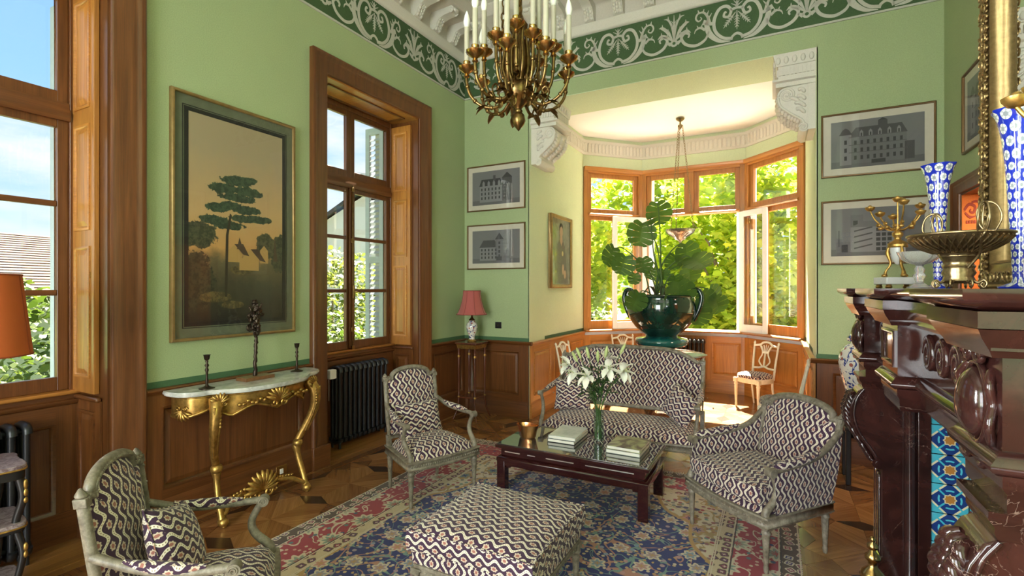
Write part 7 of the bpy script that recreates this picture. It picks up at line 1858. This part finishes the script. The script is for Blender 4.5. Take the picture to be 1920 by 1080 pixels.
for k in range(9):
    a = rngm.uniform(0, 6.28); m = MB(); m.tube(spline([(.05*math.cos(a), .05*math.sin(a), .68), (.14*math.cos(a+.4), .14*math.sin(a+.4), .84), (.22*math.cos(a+.8), .22*math.sin(a+.8), .76), (.28*math.cos(a+1), .28*math.sin(a+1), .70)], 5), .005, 5); m.build('aerial_root', plain('aerial root brown', (.06,.045,.02), .8) if k == 0 else bpy.data.materials['aerial root brown'], t)
m = MB(); m.tube(spline([(0,0,.68),(-.03,.02,.95),(-.10,0,1.30),(-.13,-.02,1.72)], 6), [.012]*12+[.008]*7, 7); m.build('stake', M['stem'], t)
# papers on the round table
for i, (dx, dy, w, d, h, a, c, lb) in enumerate(((-.36,-.18,.22,.28,.02,.5,(.30,.46,.42),'pale green book lying on the bay table'), (-.34,-.16,.20,.26,.015,.8,(.50,.12,.10),'red edged book lying on the pale green book'), (.38,-.10,.24,.30,.012,-.4,(.45,.62,.50),'pale green magazine lying flat on the bay table'))):
    book(lb, PX+dx, PY_+dy, .779+(.021 if i == 1 else 0), w, d, h, a, plain('bay book cover %s' % 'abc'[i], c, .5))
# black stand with a lidded blue and white vase behind the fireplace
t = thing('plant_stand', 'black lacquered stand behind the fireplace', 'stand', (.655, 4.97, 0)); m = MB(); m.box(-.15, .15, -.15, .15, .44, .465); m.build('top', M['black'], t, bevel=.005); m = MB(); m.sweep([(-.12,-.12,0),(.12,-.12,0),(.12,.12,0),(-.12,.12,0)], [(0,.38),(.012,.39),(.014,.44),(-.01,.44),(-.01,.38)], closed=True); m.build('apron', M['black'], t)
for sx in (-1, 1):
    for sy in (-1, 1): m = MB(); m.box(sx*.125-.018, sx*.125+.018, sy*.125-.018, sy*.125+.018, 0.001, .44); m.build('leg', M['black'], t, bevel=.005)
t = thing('porcelain_jar', 'tall blue and white lidded porcelain jar on the black stand', 'vase', (.655, 4.97, .466)); im = imari('blue white porcelain', sc=16, ca=(.02,.04,.22), cb=(.30,.10,.08))
m = MB(); m.lathe([(.09,0),(.095,.02),(.085,.06),(.10,.14),(.135,.28),(.17,.42),(.185,.52),(.175,.60),(.14,.65),(.10,.675),(.095,.70)], 36); m.build('body', im, t); m = MB(); m.lathe([(.12,.695),(.125,.71),(.10,.76),(.05,.80),(.02,.815),(.025,.84),(.015,.87),(0,.875)], 28); m.build('lid', im, t)

# ---------------------------------------------------------------- outdoors
M['leaf_bright'] = None
def leafmat(name, c, tr):
    t = NT(name); oi = t.n('ShaderNodeObjectInfo')
    g = t.n('ShaderNodeNewGeometry')
    k = t.ramp(g.outputs['Random Per Island'], [(0, (c[0]*.65, c[1]*.75, c[2]*.6)), (0.6, c), (1, (c[0]*1.5, c[1]*1.2, c[2]*1.3))])
    t.col(k).p(Roughness=0.5)
    d = t.n('ShaderNodeBsdfTranslucent'); t.l(k, d.inputs[0])
    mx = t.n('ShaderNodeMixShader'); mx.inputs[0].default_value = tr
    t.l(t.b.outputs[0], mx.inputs[1]); t.l(d.outputs[0], mx.inputs[2]); t.l(mx.outputs[0], t.o.inputs[0]); return t.m
M['leaf_bright'] = leafmat('sunlit maple leaf', (0.42, 0.52, 0.045), 0.55)
M['leaf_dark'] = leafmat('hedge leaf', (0.060, 0.095, 0.012), 0.3)
M['leaf_mid'] = leafmat('garden leaf', (0.115, 0.145, 0.018), 0.4)
M['bark'] = plain('grey bark', (0.12, 0.09, 0.06), 0.9, var=0.3)
M['lawn'] = plain('lawn', (0.08, 0.13, 0.03), 0.9, var=0.3, sc=8)
M['render'] = plain('pale house render', (0.24, 0.24, 0.27), 0.9, var=0.04)
M['tile_roof'] = plain('brown roof tiles', (0.055, 0.030, 0.022), 0.9, var=0.25, sc=6)
M['slate'] = plain('blue grey slate', (0.018, 0.026, 0.04), 0.9, var=0.1)
m = MB(); m.box(-60, -4.1, -40, 70, -1.2, -1.0); m.box(-4.1, 40, 8.6, 70, -1.2, -1.0); g = m.build('ground', M['lawn'], smooth=0); g['kind'] = 'structure'
m = MB(); m.box(-7, 5, 8.52, 11.6, -1.0, -.96); g2 = m.build('bounce_slab', plain('pale bounce paving', (0.66, 0.63, 0.56), .8, var=.06), smooth=0); g2['kind'] = 'structure'  # unseen pale slab added to bounce sunlight up onto the bay ceiling
def leaves(mb, c, r, n, size, rng, hollow=0.55):
    for _ in range(n):
        while True:
            p = Vector((rng.uniform(-1, 1), rng.uniform(-1, 1), rng.uniform(-1, 1)))
            if hollow < p.length < 1: break
        q = Vector((c[0]+p.x*r[0], c[1]+p.y*r[1], c[2]+p.z*r[2]))
        s = size*rng.uniform(.6, 1.3); e = Euler((rng.uniform(-.9, .9), rng.uniform(-.9, .9), rng.uniform(0, 6.28))).to_matrix()
        pts = [(0,-.55,0),(.38,-.35,.05),(.52,.05,-.03),(.22,.18,.04),(0,.6,-.08),(-.22,.18,.04),(-.52,.05,-.03),(-.38,-.35,.05)]
        mb.add([q+e @ Vector(a)*s for a in pts], [(0,1,2,3,4,5,6,7)])
def tree(label, x, y, zc, r, n, size, mat, seed, trunk=0.12, group=None, clumps=9):
    rng = random.Random(seed); t = thing('leafy_tree', label, 'tree', (x, y, -1.0), 0, group)
    m = MB(); m.tube([(0,0,0),(.05,0,zc*.5),(0,.05,zc+1)], [trunk, trunk*.8, trunk*.4], 8)
    for k in range(6):
        a = k*1.05+seed; m.tube([(0,0,zc*.5+.2*k), (math.cos(a)*r[0]*.4, math.sin(a)*r[1]*.4, zc+.6+.2*k), (math.cos(a)*r[0]*.7, math.sin(a)*r[1]*.7, zc+1+.25*k)], [trunk*.4, trunk*.25, trunk*.1], 6)
    m.build('trunk', M['bark'], t)
    m = MB(); leaves(m, (0, 0, zc+1), r, n//3, size, rng, .75)
    for k in range(clumps):
        a = rng.uniform(0, 6.28); b = rng.uniform(-.8, .8); q = .72
        c = (math.cos(a)*math.cos(b)*r[0]*q, math.sin(a)*math.cos(b)*r[1]*q, zc+1+math.sin(b)*r[2]*q)
        leaves(m, c, (r[0]*.42, r[1]*.42, r[2]*.38), 2*n//(3*clumps), size, rng, .3)
    o = m.build('foliage', mat, t, smooth=0, recalc=False); o['kind'] = 'stuff'
    return t
G = 'maples outside the bay'
tree('bright green maple filling the open bay window', -1.2, 16.0, 2.7, (2.3, 1.7, 3.5), 6000, .25, M['leaf_bright'], 1, group=None)
tree('bright green maple outside the bay pane next to the portrait', -6.7, 16.0, 2.5, (2.3, 1.7, 3.5), 5600, .25, M['leaf_bright'], 2)
tree('bright green maple outside the bay pane next to the fireplace side', 3.2, 15.6, 2.9, (2.1, 1.7, 3.3), 4600, .25, M['leaf_bright'], 3)
tree('tall pale maple standing behind the nearer maples', -1.6, 21.5, 3.2, (6.8, 2.4, 5.2), 7000, .36, M['leaf_bright'], 4, .2)
tree('low dark shrub at the foot of the bay maples', -4.6, 12.6, 0.3, (1.1, .8, .85), 1500, .12, M['leaf_dark'], 5, .05)
def hedge(label, x, y, r, n, size, mat, seed, z=0.6):
    rng = random.Random(seed); t = thing('garden_shrub', label, 'shrub', (x, y, -1.0))
    m = MB(); m.tube([(0,0,0),(0,0,z+r[2])], [.06,.02], 6); m.build('stem', M['bark'], t)
    m = MB(); leaves(m, (0,0,z+r[2]*.6), r, n, size, rng, .6); o = m.build('foliage', mat, t, smooth=0, recalc=False); o['kind'] = 'stuff'
hedge('clipped dark shrub outside the window by the orange lamp', -9.5, 2.6, (1.6, 2.2, 1.35), 3200, .13, M['leaf_dark'], 11)
hedge('yellow green shrub outside the window by the orange lamp', -6.6, 1.6, (.9, 1.0, .85), 2400, .10, M['leaf_mid'], 12, .4)
hedge('tall yellow green shrub outside the window beside the lamp corner', -8.6, 7.8, (1.5, 1.7, 1.75), 3600, .12, M['leaf_mid'], 13, .7)
hedge('bushy dark shrub outside the window beside the lamp corner', -6.4, 5.6, (.8, 1.0, 1.1), 2400, .09, M['leaf_dark'], 14, .5)
hedge('round treetop showing beside the far roof', -24, 15.0, (2.2, 2.2, 2.0), 1600, .3, M['leaf_dark'], 15, 3.4)
def house(name, label, x, y, w, d, h, rh, rz, wall, roof, over=.4):
    t = thing(name, label, 'house', (x, y, -1.0), rz)
    m = MB(); m.box(-w/2, w/2, -d/2, d/2, 0, h); m.prism([(-d/2, h), (d/2, h), (0, h+rh*.9)], -w/2, w/2, 'x'); m.build('wall', wall, t, smooth=0)
    for s in (-1, 1):
        m = MB(); k = (d/2+over)/(d/2)
        m.add([(-w/2-over, s*(d/2+over), h-rh*over/(d/2)+.05), (w/2+over, s*(d/2+over), h-rh*over/(d/2)+.05), (w/2+over, 0, h+rh+.05), (-w/2-over, 0, h+rh+.05),
               (-w/2-over, s*(d/2+over), h-rh*over/(d/2)-.1), (w/2+over, s*(d/2+over), h-rh*over/(d/2)-.1), (w/2+over, 0, h+rh-.1), (-w/2-over, 0, h+rh-.1)],
              [(0,1,2,3),(7,6,5,4),(0,4,5,1),(1,5,6,2),(2,6,7,3),(3,7,4,0)]); rf = m.build('roof', roof, t, smooth=0)
        for i in range(24 if roof is M['tile_roof'] else 0):
            f = i/24; q = MB(); yy = s*(d/2+over)*(1-f); zz = lerp(h-rh*over/(d/2)+.06, h+rh+.06, f)
            q.tube([(-w/2-over, yy, zz), (w/2+over, yy, zz)], .016, 5); q.build('tile_course', roof, rf)
    if label.startswith('tall'): m = MB(); m.box(w*.2, w*.2+.5, -.3, .3, h+rh*.4, h+rh+.9); m.build('chimney', wall, t, smooth=0)
    return t
house('neighbour_house', 'low house with a brown tiled roof beyond the shrubs', -16, 2.2, 7, 6, 2.6, 1.3, PI/2+.2, M['render'], M['tile_roof'])
house('neighbour_house', 'tall pale gabled house with a blue slate roof edge', -16.5, 16.6, 6.5, 7.0, 3.6, 2.9, -.75, plain('lilac grey render', (0.42, 0.41, 0.47), .9), M['slate'])
house('neighbour_house', 'grey blue slate roofed house behind the tiled roof', -24, 1.0, 9, 8, 3.4, 2.0, PI/2+.1, M['render'], M['slate'])
# white garden arch seen in the corner of the first tall window
t = thing('garden_arch', 'white masonry arch pillar among the shrubs', 'arch', (-7.3, 2.95, -1.0))
m = MB(); m.box(-.15, .15, -.12, .12, 0, 1.75); m.build('pillar', M['render'], t, smooth=0)
m = MB(); m.tube(spline([(0,0,1.7),(0,.08,1.95),(0,.25,2.12),(0,.5,2.2)], 5), .13, 8); m.build('arch_band', M['render'], t)
